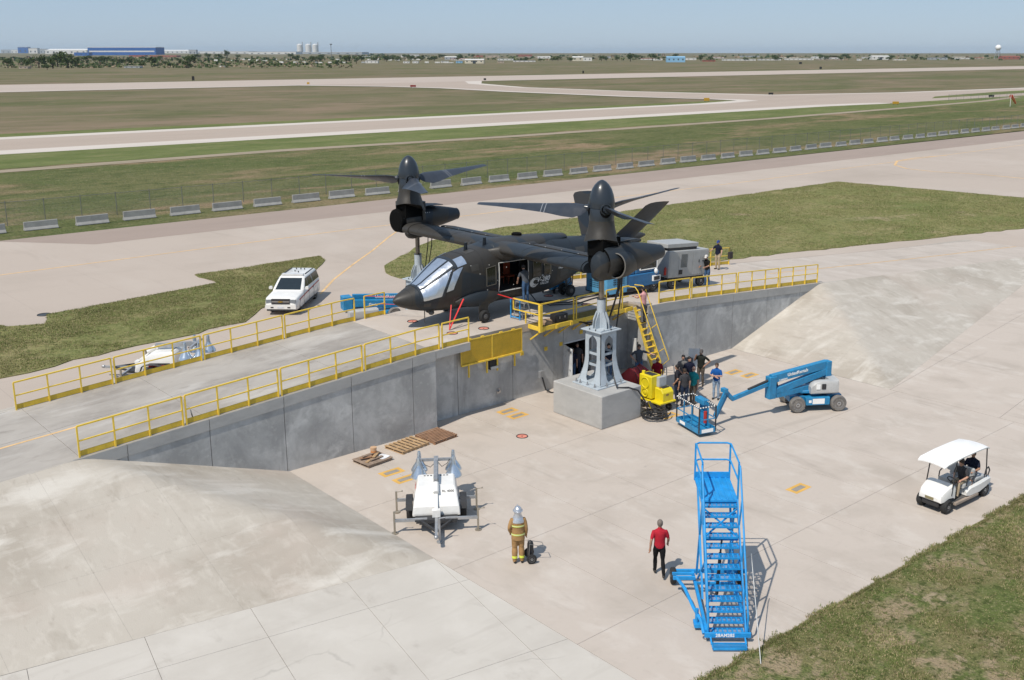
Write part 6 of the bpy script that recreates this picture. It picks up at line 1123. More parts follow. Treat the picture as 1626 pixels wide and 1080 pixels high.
# ---- pieces around the recess
rd = thing('red_cover', 'folded dark red canvas cover behind the concrete block', 'cover', (33.1, 31.2, 0), R(5)); part('canvas', pm('canvas_red', (.30, .012, .012), .6, var=.2), rd, lambda b: b.loft([[Vector((x, .45 * cos(a) * k + .08 * sin(7 * x), max(0, .35 + (1.15 * k) * sin(a) * (1 + .1 * sin(9 * x + 3 * a))))) for a in [2 * pi * i / 18 for i in range(18)]] for x, k in ((-.9, .5), (-.75, .85), (-.5, 1), (-.2, .94), (.1, 1), (.4, .95), (.7, .85), (.85, .5))])); part('lacing', M_blk, rd, lambda b: [b.tube([(x, .46 * cos(a), .36 + 1.16 * sin(a)) for a in [R(q) for q in range(10, 171, 20)]], .015, 6) for x in (-.35, 0, .3)])
sg = thing('leaning_frame', 'white panel with thin black edge leaning by the ladder foot', 'panel', (38.0, 31.9, 0), R(-30)); part('panel', pm('panel_white', (.62, .60, .57), .6), sg, lambda b: b.bar((0, 0, .04), (.12, .35, 1.15), .55, .02, (0, 0, 1))); part('edge', M_dark, sg, lambda b: (b.bar((.28, -.02, .04), (.40, .33, 1.15), .03), b.bar((-.28, .02, .04), (.28, -.02, .04), .03)))
gp = thing('perforated_plate', 'dark perforated steel plate standing beside the yellow unit', 'plate', (36.3, 30.8, 0), R(-30)); part('plate', pm('perf_dark', (.14, .14, .14), .6), gp, lambda b: b.bar((0, 0, .02), (.1, .25, 1.3), .4, .02)); part('edge_holes', M_white, gp, lambda b: [b.ell((.02 + .008 * k - .12, .02 * k - .0, .15 + .10 * k), (.02, .02, .02), 6, 4) for k in range(10)])
wt_ = thing('door_canopy_edge', 'white door stop strip at the foot of the right recess wall', 'trim', (36.0, 34.2, 0)); part('strip', pm('trim_white', (.6, .6, .58), .6), wt_, lambda b: b.box(0, .06, -.25, .0, .35, 1.7)); part('bracket', M_galv, wt_, lambda b: b.box(.06, .19, -.2, -.05, .8, 1.0))
dt = thing('sapling_marker', 'small dark marker stake on the ramp behind the near rail', 'stake', G(307, 667, 2.78)); part('stake', M_blk, dt, lambda b: b.bar((0, 0, 0), (-.05, 0, .28), .03)); part('flag', M_galv, dt, lambda b: b.bar((-.05, 0, .26), (-.08, 0, .42), .07, .03))
bag = thing('shoulder_bag', 'dark bag hung on the last far rail post', 'bag', (51.3, 40.42, zd(51.3) + .62)); part('pouch', pm('bag_dark', (.03, .025, .025), .7), bag, lambda b: rbox(b, -.16, .16, -.12, .04, -.25, .2, .06)); part('strap', M_blk, bag, lambda b: b.tube([(-.1, 0, .18), (0, .02, .46), (.1, 0, .18)], .015, 6))
for px, py, lab in ((80, 504, 'dark manhole cover at the notch of the left apron')[:3],): 
    mh = thing('manhole_cover', lab, 'manhole', G(70, 500)); part('cover', MATS['dark_steel'], mh, lambda b: b.cyl((0, 0, .0), (0, 0, .014), .38, n=24)); part('rim', M_dark, mh, lambda b: lathe_ring(b, (0, 0, .014), (1, 0, 0), (0, 1, 0), .38, .025, 24, 5))
# ================================================================== PEOPLE
SKIN = pm('skin_light', (.46, .26, .18), .55, var=.08); SKIN2 = pm('skin_tan', (.36, .19, .12), .55, var=.08)
def cloth(name, c, **k): return pm('cloth_' + name, c, .85, var=.16, scale=9, bump=.35, bscale=28, spec=.2, **k)
HAIR = pm('hair_brown', (.045, .028, .018), .7); HAIRD = pm('hair_black', (.012, .010, .009), .7); HAIRG = pm('hair_grey', (.16, .13, .11), .7)
BASE = dict(l_sh=(0, .172, 1.42), l_el=(-.03, .245, 1.14), l_wr=(.05, .25, .89), r_sh=(0, -.172, 1.42), r_el=(-.03, -.245, 1.14), r_wr=(.05, -.25, .89),
            l_hip=(0, .09, .93), l_kn=(.02, .10, .51), l_an=(-.02, .11, .09), r_hip=(0, -.09, .93), r_kn=(.02, -.10, .51), r_an=(-.02, -.11, .09))
POSES = {
 'stand': {}, 'arms_crossed': dict(l_el=(.10, .26, 1.17), l_wr=(.24, -.02, 1.20), r_el=(.10, -.26, 1.17), r_wr=(.25, .03, 1.15)),
 'hips': dict(l_el=(-.08, .40, 1.20), l_wr=(.04, .20, 1.02), r_el=(-.08, -.40, 1.20), r_wr=(.04, -.20, 1.02)),
 'hip_left': dict(l_el=(-.10, .40, 1.20), l_wr=(.03, .20, 1.02), r_el=(.08, -.30, 1.22), r_wr=(.16, -.22, 1.44)),
 'pockets': dict(l_el=(-.10, .30, 1.16), l_wr=(.06, .20, .94), r_el=(-.10, -.30, 1.16), r_wr=(.06, -.20, .94)),
 'hold_front': dict(l_el=(.02, .27, 1.15), l_wr=(.20, .10, 1.02), r_el=(.02, -.27, 1.15), r_wr=(.20, -.08, 1.02)),
 'walk': dict(l_kn=(.14, .10, .53), l_an=(.16, .10, .11), r_kn=(-.02, -.10, .52), r_an=(-.26, -.11, .16), l_el=(-.14, .26, 1.17), l_wr=(-.12, .28, .92), r_el=(.03, -.26, 1.15), r_wr=(.18, -.26, .95)),
 'reach_left': dict(l_el=(.10, .42, 1.36), l_wr=(.22, .66, 1.30), r_el=(-.10, -.38, 1.18), r_wr=(.04, -.20, 1.0)),
 'reach_fwd': dict(l_el=(.22, .22, 1.22), l_wr=(.46, .16, 1.25), r_el=(.22, -.22, 1.22), r_wr=(.46, -.16, 1.25)),
 'lean_in': dict(l_el=(.20, .25, 1.16), l_wr=(.42, .18, 1.02), r_el=(.20, -.25, 1.16), r_wr=(.42, -.18, 1.02)),
 'rail_hold': dict(l_el=(.06, .32, 1.18), l_wr=(.22, .38, 1.02), r_el=(.15, -.28, 1.2), r_wr=(.36, -.30, 1.12)),
 'sit': dict(l_kn=(.46, .13, .93), l_an=(.50, .13, .50), r_kn=(.46, -.13, .93), r_an=(.50, -.13, .50), l_hip=(.02, .09, .92), r_hip=(.02, -.09, .92), l_el=(.10, .26, 1.16), l_wr=(.36, .16, 1.14), r_el=(.08, -.26, 1.14), r_wr=(.32, -.14, 1.02)),
}
def person(label, loc, az, h=1.78, shirt=None, pants=None, shoe=None, skin=None, hair=HAIR, pose='stand', lean=0.0, head_turn=0.0, head_tilt=0.0, sleeve='short', glasses=False, cap=None, group=None, shorts=False, wide=1.0, bald=False, tweak=None, jacket_hem=.90, gloves=None, hood=None, leg=1.0):
    skin = skin or SKIN; shoe = shoe or pm('shoe_dark', (.03, .025, .02), .6)
    J = {k: Vector(v) for k, v in BASE.items()}; J.update({k: Vector(v) for k, v in POSES[pose].items()})
    if tweak: J.update({k: Vector(v) for k, v in tweak.items()})
    piv = Vector((0, 0, .95)); LM = Matrix.Translation(piv) @ Matrix.Rotation(R(lean), 4, 'Y') @ Matrix.Translation(-piv)
    for k in J:
        if k[2:] in ('sh', 'el', 'wr'): J[k] = LM @ J[k]
    b = MB(); prims = []                                # prims: a, b, ra, rb, material slot
    mats = [skin, shirt, pants, shoe]
    def limb(a, c, r0, r1, m, n=10, mid=None):
        a = Vector(a); c = Vector(c); b.tube([a - (c - a).normalized() * r0 * .3, a.lerp(c, .35), c.lerp(a, .1), c + (c - a).normalized() * r1 * .3], [r0 * .85, r0 * 1.04, r1 * 1.02, r1 * .8], n); prims.append((a, c, r0, r1, m))
    rings = []
    T = [(.86, .10, .155), (.93, .118, .172), (1.0, .118, .170), (1.08, .112, .160), (1.18, .116, .165), (1.28, .124, .180), (1.37, .120, .192), (1.43, .098, .178), (1.475, .068, .105), (1.50, .055, .062)]
    for z, rx, ry in T:
        c = LM @ Vector((0, 0, z)) if z > .95 else Vector((0, 0, z)); u = (LM.to_3x3() @ Vector((1, 0, 0))) if z > .95 else Vector((1, 0, 0))
        rings.append([c + u * (rx * wide * cos(a)) + Vector((0, ry * (.5 + .5 * wide) * sin(a), 0)) for a in [2 * pi * i / 18 for i in range(18)]])
    b.loft(rings)
    up = lambda z: LM @ Vector((0, 0, z))
    prims.append((up(jacket_hem + .10), up(1.40), .15 * wide, .15, 1)); prims.append((Vector((0, -.07, .87)), Vector((0, .07, .87)), .115, .115, 2)); prims.append((up(1.40) + Vector((0, -.12, 0)), up(1.40) + Vector((0, .12, 0)), .07, .07, 1))
    for s in ('l_', 'r_'):
        sh, el, wr = J[s + 'sh'], J[s + 'el'], J[s + 'wr']; hp, kn, an = J[s + 'hip'], J[s + 'kn'], J[s + 'an']
        if sleeve == 'short':
            mid = sh.lerp(el, .72); limb(sh, mid, .058, .058, 1); limb(mid, el, .046, .043, 0); limb(el, wr, .042, .030, 0)
        else: limb(sh, el, .070, .058, 1); limb(el, wr, .056, .046, 1)
        limb(hp, kn, .092 * (.4 + .6 * wide), .066 * leg, 2)
        if shorts: limb(kn, kn.lerp(an, .1), .062, .06, 2); limb(kn.lerp(an, .1), an, .052, .036, 0)
        else: limb(kn, an, .064 * leg, .052 * leg, 2)
        fd = Vector((1, .12 if s == 'l_' else -.12, 0)).normalized(); dn = (an - kn).normalized(); foot = an + Vector((0, 0, -.045)); b.tube([foot - fd * .08, foot - fd * .03, foot + fd * .06, foot + fd * .14, foot + fd * .185], [.030, .045, .047, .038, .018], 10); prims.append((foot - fd * .06, foot + fd * .16, .045, .035, 3))
    hc = LM @ Vector((.015, 0, 1.635)); nk = up(1.47)
    HM = Matrix.Translation(hc) @ Matrix.Rotation(R(lean * .4 + head_tilt), 4, 'Y') @ Matrix.Rotation(R(head_turn), 4, 'Z')
    b.tube([nk, hc + Vector((-.01, 0, -.07))], [.058, .052], 10); prims.append((nk, hc, .05, .05, 0))
    b2 = MB(); b2.M = HM
    b2.ell((0, 0, .01), (.098, .076, .112), 16, 12); b2.ell((.022, 0, -.05), (.070, .056, .070), 12, 8); b2.ell((.098, 0, -.018), (.020, .014, .024), 8, 6); b2.ell((-.005, .077, -.01), (.018, .012, .03), 8, 6); b2.ell((-.005, -.077, -.01), (.018, .012, .03), 8, 6)
    b.v_off = len(b.v); o_ = len(b.v); b.v += b2.v; b.f += [[i + o_ for i in f] for f in b2.f]; b.m += b2.m; b.sm += b2.sm
    prims.append((hc + Vector((0, 0, -.03)), hc + Vector((0, 0, .03)), .09, .09, 0))
    tmp = b.build('tmp', mats); rm = tmp.modifiers.new('r', 'REMESH'); rm.mode = 'VOXEL'; rm.voxel_size = .0155; sm = tmp.modifiers.new('s', 'SMOOTH'); sm.factor = .5; sm.iterations = 4
    me = bpy.data.meshes.new_from_object(tmp.evaluated_get(bpy.context.evaluated_depsgraph_get())); bpy.data.objects.remove(tmp)
    n = len(me.polygons); co = np.empty(n * 3, np.float32); me.polygons.foreach_get('center', co); co = co.reshape(-1, 3); best = np.full(n, 1e9); idx = np.zeros(n, np.int32)
    for a, c, ra, rb, m in prims:
        a = np.array(a); d = np.array(c) - a; t = np.clip(((co - a) @ d) / max(d @ d, 1e-9), 0, 1); dist = np.linalg.norm(co - (a + t[:, None] * d), axis=1) - (ra + (rb - ra) * t); k = dist < best; best[k] = dist[k]; idx[k] = m
    me.materials.clear()
    for m in mats: me.materials.append(m)
    me.polygons.foreach_set('material_index', idx); me.polygons.foreach_set('use_smooth', np.ones(n, bool))
    # hands: palm, four unequal fingers and a thumb, closed lightly
    hb = MB(); hb.mat = 0; hb.smooth = True
    if gloves: hb.mat = 1
    for s in ('l_', 'r_'):
        el, wr = J[s + 'el'], J[s + 'wr']; d = (wr - el).normalized(); q = 1 if s == 'l_' else -1; fw = (LM.to_3x3() @ Vector((1, 0, 0))); side = (fw - d * fw.dot(d)); side = side.normalized() if side.length > .2 else Vector((0, 0, 1)); inn = d.cross(side) * q * -1; inn = inn.normalized()
        hb.tube([wr - d * .02, wr + d * .03, wr + d * .085], [.028, .036, .034], 8)
        for k, ln in enumerate((.062, .074, .078, .068)):
            p0 = wr + d * .085 + side * (-.027 + .018 * k); p1 = p0 + d * ln * .5 + inn * .006; p2 = p1 + d * ln * .42 + inn * .026; hb.tube([p0, p1, p2], [.0095, .009, .007], 6)
        p0 = wr + d * .03 + side * .030; hb.tube([p0, p0 + d * .03 + side * .022 + inn * .008, p0 + d * .062 + side * .020 + inn * .022], [.012, .011, .008], 6)
    sc = h / 1.765; t = thing('person', label, 'person', loc, R(az), group); ln0 = len(me.vertices)
    bm = bmesh.new(); bm.from_mesh(me); hm = hb.mesh('h', [skin, gloves or skin]); bm2 = bmesh.new(); bm2.from_mesh(hm)
    vm = [bm.verts.new(v.co) for v in bm2.verts]; bm2.verts.index_update()
    for f in bm2.faces:
        nf = bm.faces.new([vm[v.index] for v in f.verts]); nf.material_index = 4 if gloves else 0; nf.smooth = True
    bm.to_mesh(me); bm.free(); bm2.free(); bpy.data.meshes.remove(hm)
    if gloves: me.materials.append(gloves)
    me.transform(Matrix.Scale(sc, 4)); me.name = 'body'; o = bpy.data.objects.new('body', me); COL.objects.link(o); o.parent = t
    HM = Matrix.Scale(sc, 4) @ HM
    def hp(name, m, fn):
        bb = MB(); bb.M = HM; bb.smooth = True; fn(bb); return bb.build(name, m, t)
    if hood is None:
        if not bald: hp('hair', hair, lambda q: (q.loft([[Vector((-.012 + rx * cos(a), ry * sin(a), z + (.035 * max(0, cos(a)) if z < .05 else 0))) for a in [2 * pi * i / 18 for i in range(18)]] for z, rx, ry in ((-.045, .080, .072), (-.01, .096, .082), (.03, .104, .084), (.075, .100, .080), (.105, .078, .062), (.124, .045, .036), (.130, .012, .01))])))
        else: hp('hair', hair, lambda q: q.loft([[Vector((-.022 + rx * cos(a), ry * sin(a), z)) for a in [R(80) + R(200) * i / 16 for i in range(17)]] for z, rx, ry in ((-.05, .078, .078), (-.01, .086, .084), (.025, .082, .080))], closed=False))
        hp('eyes', pm('eye_dark', (.02, .015, .012), .3), lambda q: (q.ell((.091, .03, .012), (.006, .012, .006), 6, 4), q.ell((.091, -.03, .012), (.006, .012, .006), 6, 4))); hp('mouth', pm('lips', (.30, .11, .09), .5), lambda q: q.ell((.090, 0, -.066), (.006, .022, .006), 8, 4))
        if glasses: hp('sunglasses', pm('shade_black', (.008, .008, .008), .15), lambda q: (q.ell((.098, .032, .014), (.008, .027, .017), 8, 5), q.ell((.098, -.032, .014), (.008, .027, .017), 8, 5), q.bar((.10, -.03, .02), (.10, .03, .02), .006), q.bar((.09, .06, .018), (0, .082, .015), .006), q.bar((.09, -.06, .018), (0, -.082, .015), .006)))
        if cap: hp('cap', cap, lambda q: (q.loft([[Vector((-.008 + rx * cos(a), ry * sin(a), z)) for a in [2 * pi * i / 18 for i in range(18)]] for z, rx, ry in ((.035, .108, .088), (.08, .104, .084), (.118, .075, .060), (.136, .02, .016))]), q.loft([[Vector((x, y * w_, .040 - .25 * (x - .09) + .012 - .05 * y * y)) for y in (-1, -.5, 0, .5, 1)] + [Vector((x, y * w_, .036 - .25 * (x - .09) + .008 - .05 * y * y)) for y in (1, .5, 0, -.5, -1)] for x, w_ in ((.06, .08), (.12, .075), (.17, .04))])))
    else: hood(hp)
    collar = None
    return t
def footing(px, py, z=0): return G(px, py, z)
TEE_G = cloth('slate', (.075, .085, .10)); NAVY = cloth('navy', (.010, .013, .030)); BLACK = cloth('black', (.010, .010, .010)); TEAL = cloth('teal', (.012, .20, .215)); BLUE = cloth('royal', (.010, .085, .30)); REDS = cloth('red', (.40, .018, .032)); MAROON = cloth('maroon', (.22, .008, .018)); PINK = cloth('pink', (.58, .30, .30)); GREY = cloth('grey', (.15, .145, .14)); STRIPE = cloth('stripe', (.022, .022, .028)); CHAR = cloth('charcoal', (.045, .045, .05)); DGREEN = cloth('dark_olive', (.018, .02, .016))
JEAN = cloth('denim', (.055, .11, .21)); JEANL = cloth('pale_denim', (.24, .32, .42)); JEAND = cloth('dark_denim', (.018, .028, .055)); KHAKI = cloth('khaki', (.40, .32, .22)); BROWN = cloth('brown', (.10, .082, .065)); BLKP = cloth('black_pants', (.009, .009, .010)); CAPG = cloth('cap_grey', (.10, .09, .085))
WATCH = 'onlookers standing in the pit'
person('man in red striped polo and black trousers walking away near the stair', (21.54, 19.19, 0), 48, 1.83, REDS, BLKP, hair=HAIRG, pose='walk', skin=SKIN2)
p = G(1112, 612.6); person('tall man in black polo and grey cap behind the group', p, 205, 1.80, DGREEN, BROWN, pose='hip_left', glasses=True, cap=CAPG, skin=SKIN2, wide=1.12, group=WATCH)
p = G(1100, 641); person('heavy man in teal polo and brown trousers with sunglasses', p, 190, 1.76, TEAL, BROWN, pose='stand', glasses=True, bald=True, hair=HAIRG, wide=1.22, group=WATCH)
p = G(1136.5, 634); person('man in royal blue polo and pale jeans with folded arms', p, 205, 1.74, BLUE, JEANL, pose='arms_crossed', glasses=True, group=WATCH)
p = G(1083.5, 622); person('man in grey shirt at the back of the group', p, 215, 1.80, GREY, JEAND, pose='hold_front', group=WATCH, hair=HAIRD)
p = G(1093, 625); person('man in navy shirt between grey and black shirted men', p, 235, 1.80, NAVY, JEAND, pose='hold_front', group=WATCH, hair=HAIRD, head_turn=20)
p = G(1074, 638); person('dark haired man in black striped shirt, left edge of the group', p, 120, 1.76, STRIPE, JEAND, pose='pockets', group=WATCH, hair=HAIRD)
p = G(1086, 645); person('man in charcoal shirt seen from behind next to the lift basket', p, 60, 1.78, CHAR, JEAND, pose='stand', group=WATCH, hair=HAIR)
p = G(1014, 603.5); person('man in blue grey tee with arm stretched to the ladder', p, 232, 1.80, TEE_G, JEAN, pose='reach_left', glasses=True, group=WATCH)
p = G(1043, 624); person('man in maroon polo with sunglasses behind the yellow unit', p, 225, 1.74, MAROON, JEAND, pose='stand', glasses=True, bald=True, hair=HAIR, skin=SKIN2, wide=1.12, group=WATCH)
person('man in navy polo and jeans partly hidden by the pedestal', (34.15, 34.0, 0), 235, 1.82, NAVY, JEAN, pose='hold_front', group=WATCH, hair=HAIRD)
person('slim person in navy polo and jeans standing in the doorway', (32.62, 34.95, 0), 225, 1.68, NAVY, JEAN, pose='stand', glasses=True, hair=HAIRG, group=WATCH)
person('bearded man in dark grey shirt behind the doorway', (33.15, 35.15, 0), 225, 1.82, CHAR, JEAND, pose='stand', glasses=True, hair=HAIRD, group=WATCH)
p = GY(819, 470, 36.0); person('man in slate tee and jeans leaning into the cabin door', (30.30, 35.62, 3.44 + .755), 80, 1.76, TEE_G, JEAN, pose='lean_in', lean=16, hair=HAIRD)
person('man in pink shirt climbing the top of the yellow ladder', (36.02, 33.52, 2.62), 100, 1.78, PINK, GREY, pose='reach_fwd', hair=HAIRD, wide=1.05)
p = G(1122, 457, 2.9); person('man in black tee with white cap leaning on the generator', (p.x, p.y, zd(p.x)), 190, 1.78, BLACK, JEAN, pose='reach_fwd', lean=12, cap=cloth('cap_white', (.6, .58, .55)), skin=SKIN2)
p = G(1139, 430, 2.5); person('man in navy polo and khaki trousers by the last far rail', (p.x, p.y, zd(p.x)), 185, 1.80, NAVY, KHAKI, pose='rail_hold', cap=cloth('cap_blue', (.03, .06, .22)), wide=1.08)
# two men in the cart
cm = Matrix.Rotation(R(176.6), 4, 'Z')
def cart_seat(x, y, z): v = cm @ Vector((x, y, 0)); return (33.36 + v.x, 15.94 + v.y, z)
person('driver in charcoal shirt and khaki trousers at the cart wheel', cart_seat(-.05, .26, -.07), 176.6, 1.72, CHAR, KHAKI, pose='sit', lean=14, hair=HAIR, group='men riding in the golf cart')
person('passenger in navy polo and grey shorts sitting behind the driver', cart_seat(-.72, .22, -.02), 190, 1.76, NAVY, cloth('grey_shorts', (.16, .16, .17)), pose='sit', shorts=True, hair=HAIR, wide=1.15, skin=SKIN2, group='men riding in the golf cart')
# firefighter
TURN = cloth('turnout_tan', (.34, .20, .085)); SILV = pm('silver_hood', (.62, .64, .68), .32, .75, var=.12, bump=.5, bscale=30); HIVIS = pm('hi_vis', (.66, .74, .08), .5, var=.06); SILVT = pm('tape_silver', (.6, .6, .58), .4)
def hood(hp):
    hp('hood', SILV, lambda q: q.loft([[Vector((-.01 + rx * cos(a), ry * sin(a), z)) for a in [2 * pi * i / 20 for i in range(20)]] for z, rx, ry in ((-.30, .17, .20), (-.24, .165, .195), (-.17, .135, .15), (-.08, .118, .108), (.0, .125, .108), (.08, .128, .112))])); hp('helmet', SILV, lambda q: (q.loft([[Vector((-.01 + rx * cos(a), ry * sin(a), z)) for a in [2 * pi * i / 20 for i in range(20)]] for z, rx, ry in ((.045, .175, .15), (.06, .172, .148), (.065, .135, .118), (.12, .125, .11), (.17, .085, .075), (.195, .02, .02))]), q.bar((-.12, 0, .14), (.12, 0, .14), .02, .10)))
    hp('visor', pm('visor_gold', (.30, .20, .05), .1, .8), lambda q: q.ell((.085, 0, -.02), (.045, .075, .07)))
ff = person('firefighter in tan turnout gear and silver hood seen from behind', (18.92, 22.68, 0), 58, 1.82, TURN, TURN, pm('boot_black', (.015, .014, .012), .5), pose='stand', sleeve='long', wide=1.22, hood=hood, gloves=TURN, jacket_hem=.78, leg=1.42, hair=HAIR, tweak=dict(l_wr=(.12, .22, .95), l_el=(-.02, .27, 1.15)))
def band(z, rx, ry, m, name, hgt_=.055):
    part(name, m, ff, lambda q: q.loft([[Vector((rx * cos(a), ry * sin(a), z_)) for a in [2 * pi * i / 22 for i in range(22)]] for z_ in (z, z + hgt_)], False, False))
for z, rx, ry in ((1.245, .163, .215), (.96, .162, .212)): band(z, rx, ry, HIVIS, 'reflective_band'); band(z + .022, rx + .003, ry + .003, SILVT, 'reflective_tape', .016)
for y in (-.112, .112):
    for s_ in (0,): part('ankle_band', HIVIS, ff, lambda q: q.loft([[Vector((-.02 + .086 * cos(a), y + .086 * sin(a), z_)) for a in [2 * pi * i / 16 for i in range(16)]] for z_ in (.18, .26)], False, False))
part('jacket_skirt', TURN, ff, lambda q: q.loft([[Vector((rx * cos(a), ry * sin(a), z_)) for a in [2 * pi * i / 22 for i in range(22)]] for z_, rx, ry in ((.80, .158, .212), (.90, .156, .208), (1.05, .150, .200))], False, False))
ec = thing('extinguisher_cart', 'black wheeled extinguisher cart beside the firefighter', 'extinguisher cart', (19.28, 22.52, 0), R(-30))
part('cylinder', M_blk, ec, lambda b: b.lathe([(.02, .06), (.09, .09), (.10, .14), (.10, .56), (.08, .63), (.03, .68)], n=18)); part('frame', pm('cart_tube', (.33, .32, .30), .4, .6), ec, lambda b: (b.tube([(-.08, -.14, .1), (-.05, -.14, .62), (.4, -.16, .5)], .011, 6), b.tube([(-.08, .14, .1), (-.05, .14, .62), (.4, .16, .5)], .011, 6), b.tube([(.4, -.16, .5), (.4, .16, .5)], .011, 6)))
for y in (-.24, .24): wheel(ec, (0, y, .16), (0, 1, 0), .16, .06)
# ================================================================== BARRIERS, FENCE, AIRFIELD SIGNS, FAR TOWN
M_bar = pm('barrier_concrete', (.30, .295, .28), .9, var=.14, scale=1.4, dirt=.4, dcol=(.19, .185, .17), space='World')
def barrier_mesh():
    b = MB(); pr_ = [(-.30, 0), (-.30, .08), (-.13, .30), (-.085, .82), (.085, .82), (.13, .30), (.30, .08), (.30, 0)]
    b.loft([[Vector((x, y, z)) for y, z in pr_] for x in (-1.52, 1.52)], smooth=False); return b.mesh('barrier', M_bar, bevel=.02)
bmesh_ = barrier_mesh()
def nth(k): return str(k) + ('th' if 10 < k % 100 < 14 else {1: 'st', 2: 'nd', 3: 'rd'}.get(k % 10, 'th'))
fmesh = None
xb = 21.6; k = 0
while xb < 236:
    k += 1; t = thing('concrete_barrier', f'grey concrete barrier, {nth(k)} from the left in the row along the fence', 'barrier', (xb + 1.5, 99.55 + random.uniform(-.15, .15), -.03), R(random.uniform(-2.5, 2.5)), 'concrete barriers along the fence')
    o = bpy.data.objects.new('body', bmesh_); COL.objects.link(o); o.parent = t; t.scale = (random.uniform(.94, 1.04), random.uniform(.95, 1.08), random.uniform(.93, 1.06))
    xb += 4.42 if xb < 120 else 4.35
# chain link fence
fe = thing('chain_link_fence', 'long chain link fence with thin posts behind the concrete barriers', 'fence', (0, 0, 0)); M_post = pm('fence_post', (.19, .19, .185), .5, .5)
M_wire = bpy.data.materials.new('chain_link'); M_wire.use_nodes = True
def _wire():
    t = M_wire.node_tree; n = t.nodes; l = t.links.new; b = n['Principled BSDF']; b.inputs['Base Color'].default_value = (.22, .23, .23, 1); b.inputs['Roughness'].default_value = .5; b.inputs['Metallic'].default_value = .4
    g = n.new('ShaderNodeNewGeometry'); mp = n.new('ShaderNodeMapping'); mp.inputs['Rotation'].default_value = (0, R(45), 0); l(g.outputs['Position'], mp.inputs['Vector'])
    out = None
    for ax in ('X', 'Z'):
        s = n.new('ShaderNodeSeparateXYZ'); l(mp.outputs['Vector'], s.inputs['Vector']); m1 = n.new('ShaderNodeMath'); m1.operation = 'MULTIPLY'; m1.inputs[1].default_value = 16; l(s.outputs[ax], m1.inputs[0]); m2 = n.new('ShaderNodeMath'); m2.operation = 'FRACT'; l(m1.outputs[0], m2.inputs[0]); m3 = n.new('ShaderNodeMath'); m3.operation = 'LESS_THAN'; m3.inputs[1].default_value = .055; l(m2.outputs[0], m3.inputs[0])
        if out is None: out = m3.outputs[0]
        else: mm = n.new('ShaderNodeMath'); mm.operation = 'MAXIMUM'; l(out, mm.inputs[0]); l(m3.outputs[0], mm.inputs[1]); out = mm.outputs[0]
    tr = n.new('ShaderNodeBsdfTransparent'); mx = n.new('ShaderNodeMixShader'); l(out, mx.inputs['Fac']); l(tr.outputs[0], mx.inputs[1]); l(b.outputs[0], mx.inputs[2]); l(mx.outputs[0], n['Material Output'].inputs['Surface'])
_wire()
pmesh = MB().cyl((0, 0, -.1), (0, 0, 2.25), .032, n=6).mesh('post', M_post); wmesh = MB().add([(0, 0, .02), (3.3, 0, .02), (3.3, 0, 2.12), (0, 0, 2.12)], [(0, 1, 2, 3)]).mesh('mesh_bay', M_wire); rmesh = MB().cyl((0, 0, 2.13), (3.3, 0, 2.13), .02, n=5).mesh('top_rail', M_post)
for i in range(76):
    for nm, me in (('post', pmesh), ('mesh_bay', wmesh), ('top_rail', rmesh)):
        o = bpy.data.objects.new(nm, me); COL.objects.link(o); o.parent = fe; o.location = (6 + 3.3 * i, 103.6, 0)
# corner gate area far right with a slide-like orange frame
gt = thing('chain_link_fence', 'short fence enclosure at the far right beside the taxiway', 'fence', (0, 0, 0))
for i in range(17):
    q = (330 + 3.3 * i, 172 - .9 * i, 0)
    for nm, me in (('post', pmesh), ('mesh_bay', wmesh), ('top_rail', rmesh)):
        o = bpy.data.objects.new(nm, me); COL.objects.link(o); o.parent = gt; o.location = q; o.rotation_euler = (0, 0, R(-15))
ws = thing('windsock', 'orange windsock on a pole at the far right fence', 'windsock', G(1607, 169)); M_or = pm('sock_orange', (.85, .27, .14), .7)
part('sock', M_or, ws, lambda b: b.loft([[Vector((x, r * cos(a), z + r * sin(a))) for a in [2 * pi * i / 12 for i in range(12)]] for x, z, r in ((-1.2, 3.0, .55), (.3, 2.2, .45), (2.0, .9, .3))], False, False)); part('pole', M_white, ws, lambda b: b.cyl((-1.3, 0, 0), (-1.3, 0, 3.6), .07, n=8))
# airfield signs
def sign(px, py, w_, h_, m, label):
    q = G(px, py); t = thing('airfield_sign', label, 'sign', q, R(-42), 'airfield guidance signs'); part('board', m, t, lambda b: b.box(-w_ / 2, w_ / 2, -.15, .15, .25, h_), bevel=.02); part('legs', M_dark, t, lambda b: (b.box(-w_ * .35, -w_ * .3, -.05, .05, 0, .3), b.box(w_ * .3, w_ * .35, -.05, .05, 0, .3)))
sr = pm('sign_red', (.20, .015, .012), .5); sk_ = pm('sign_black', (.012, .012, .012), .5); sy = pm('sign_yellow', (.42, .24, .02), .5)
sign(656, 139, 2.6, 1.1, sr, 'red airfield sign at the runway junction'); sign(1122, 161.5, 1.8, 1.2, sy, 'yellow airfield sign on the tip of the grass wedge'); sign(1224, 151, 1.8, .9, sk_, 'black airfield sign above the taxiway bend'); sign(1422, 166.5, 1.9, 1.0, sy, 'yellow and dark sign on the verge at right'); sign(1574, 155, 1.9, .9, sk_, 'black airfield sign on the right grass island'); sign(489.5, 134.5, 1.2, 1.2, sy, 'tiny yellow sign left on the runway edge'); sign(770, 128, 1.4, 1.3, sk_, 'dark marker sign between runway and connector'); sign(926, 117, 1.2, 2.2, sk_, 'dark marker beyond the runway right of centre'); sign(307, 128.5, 1.4, 2.6, sk_, 'dark marker beyond the runway at left'); sign(1303, 110, 2.2, 2.4, sk_, 'dark marker beyond the runway at right'); sign(1271, 102, 4, 3, sk_, 'small dark hut mark in the far field')
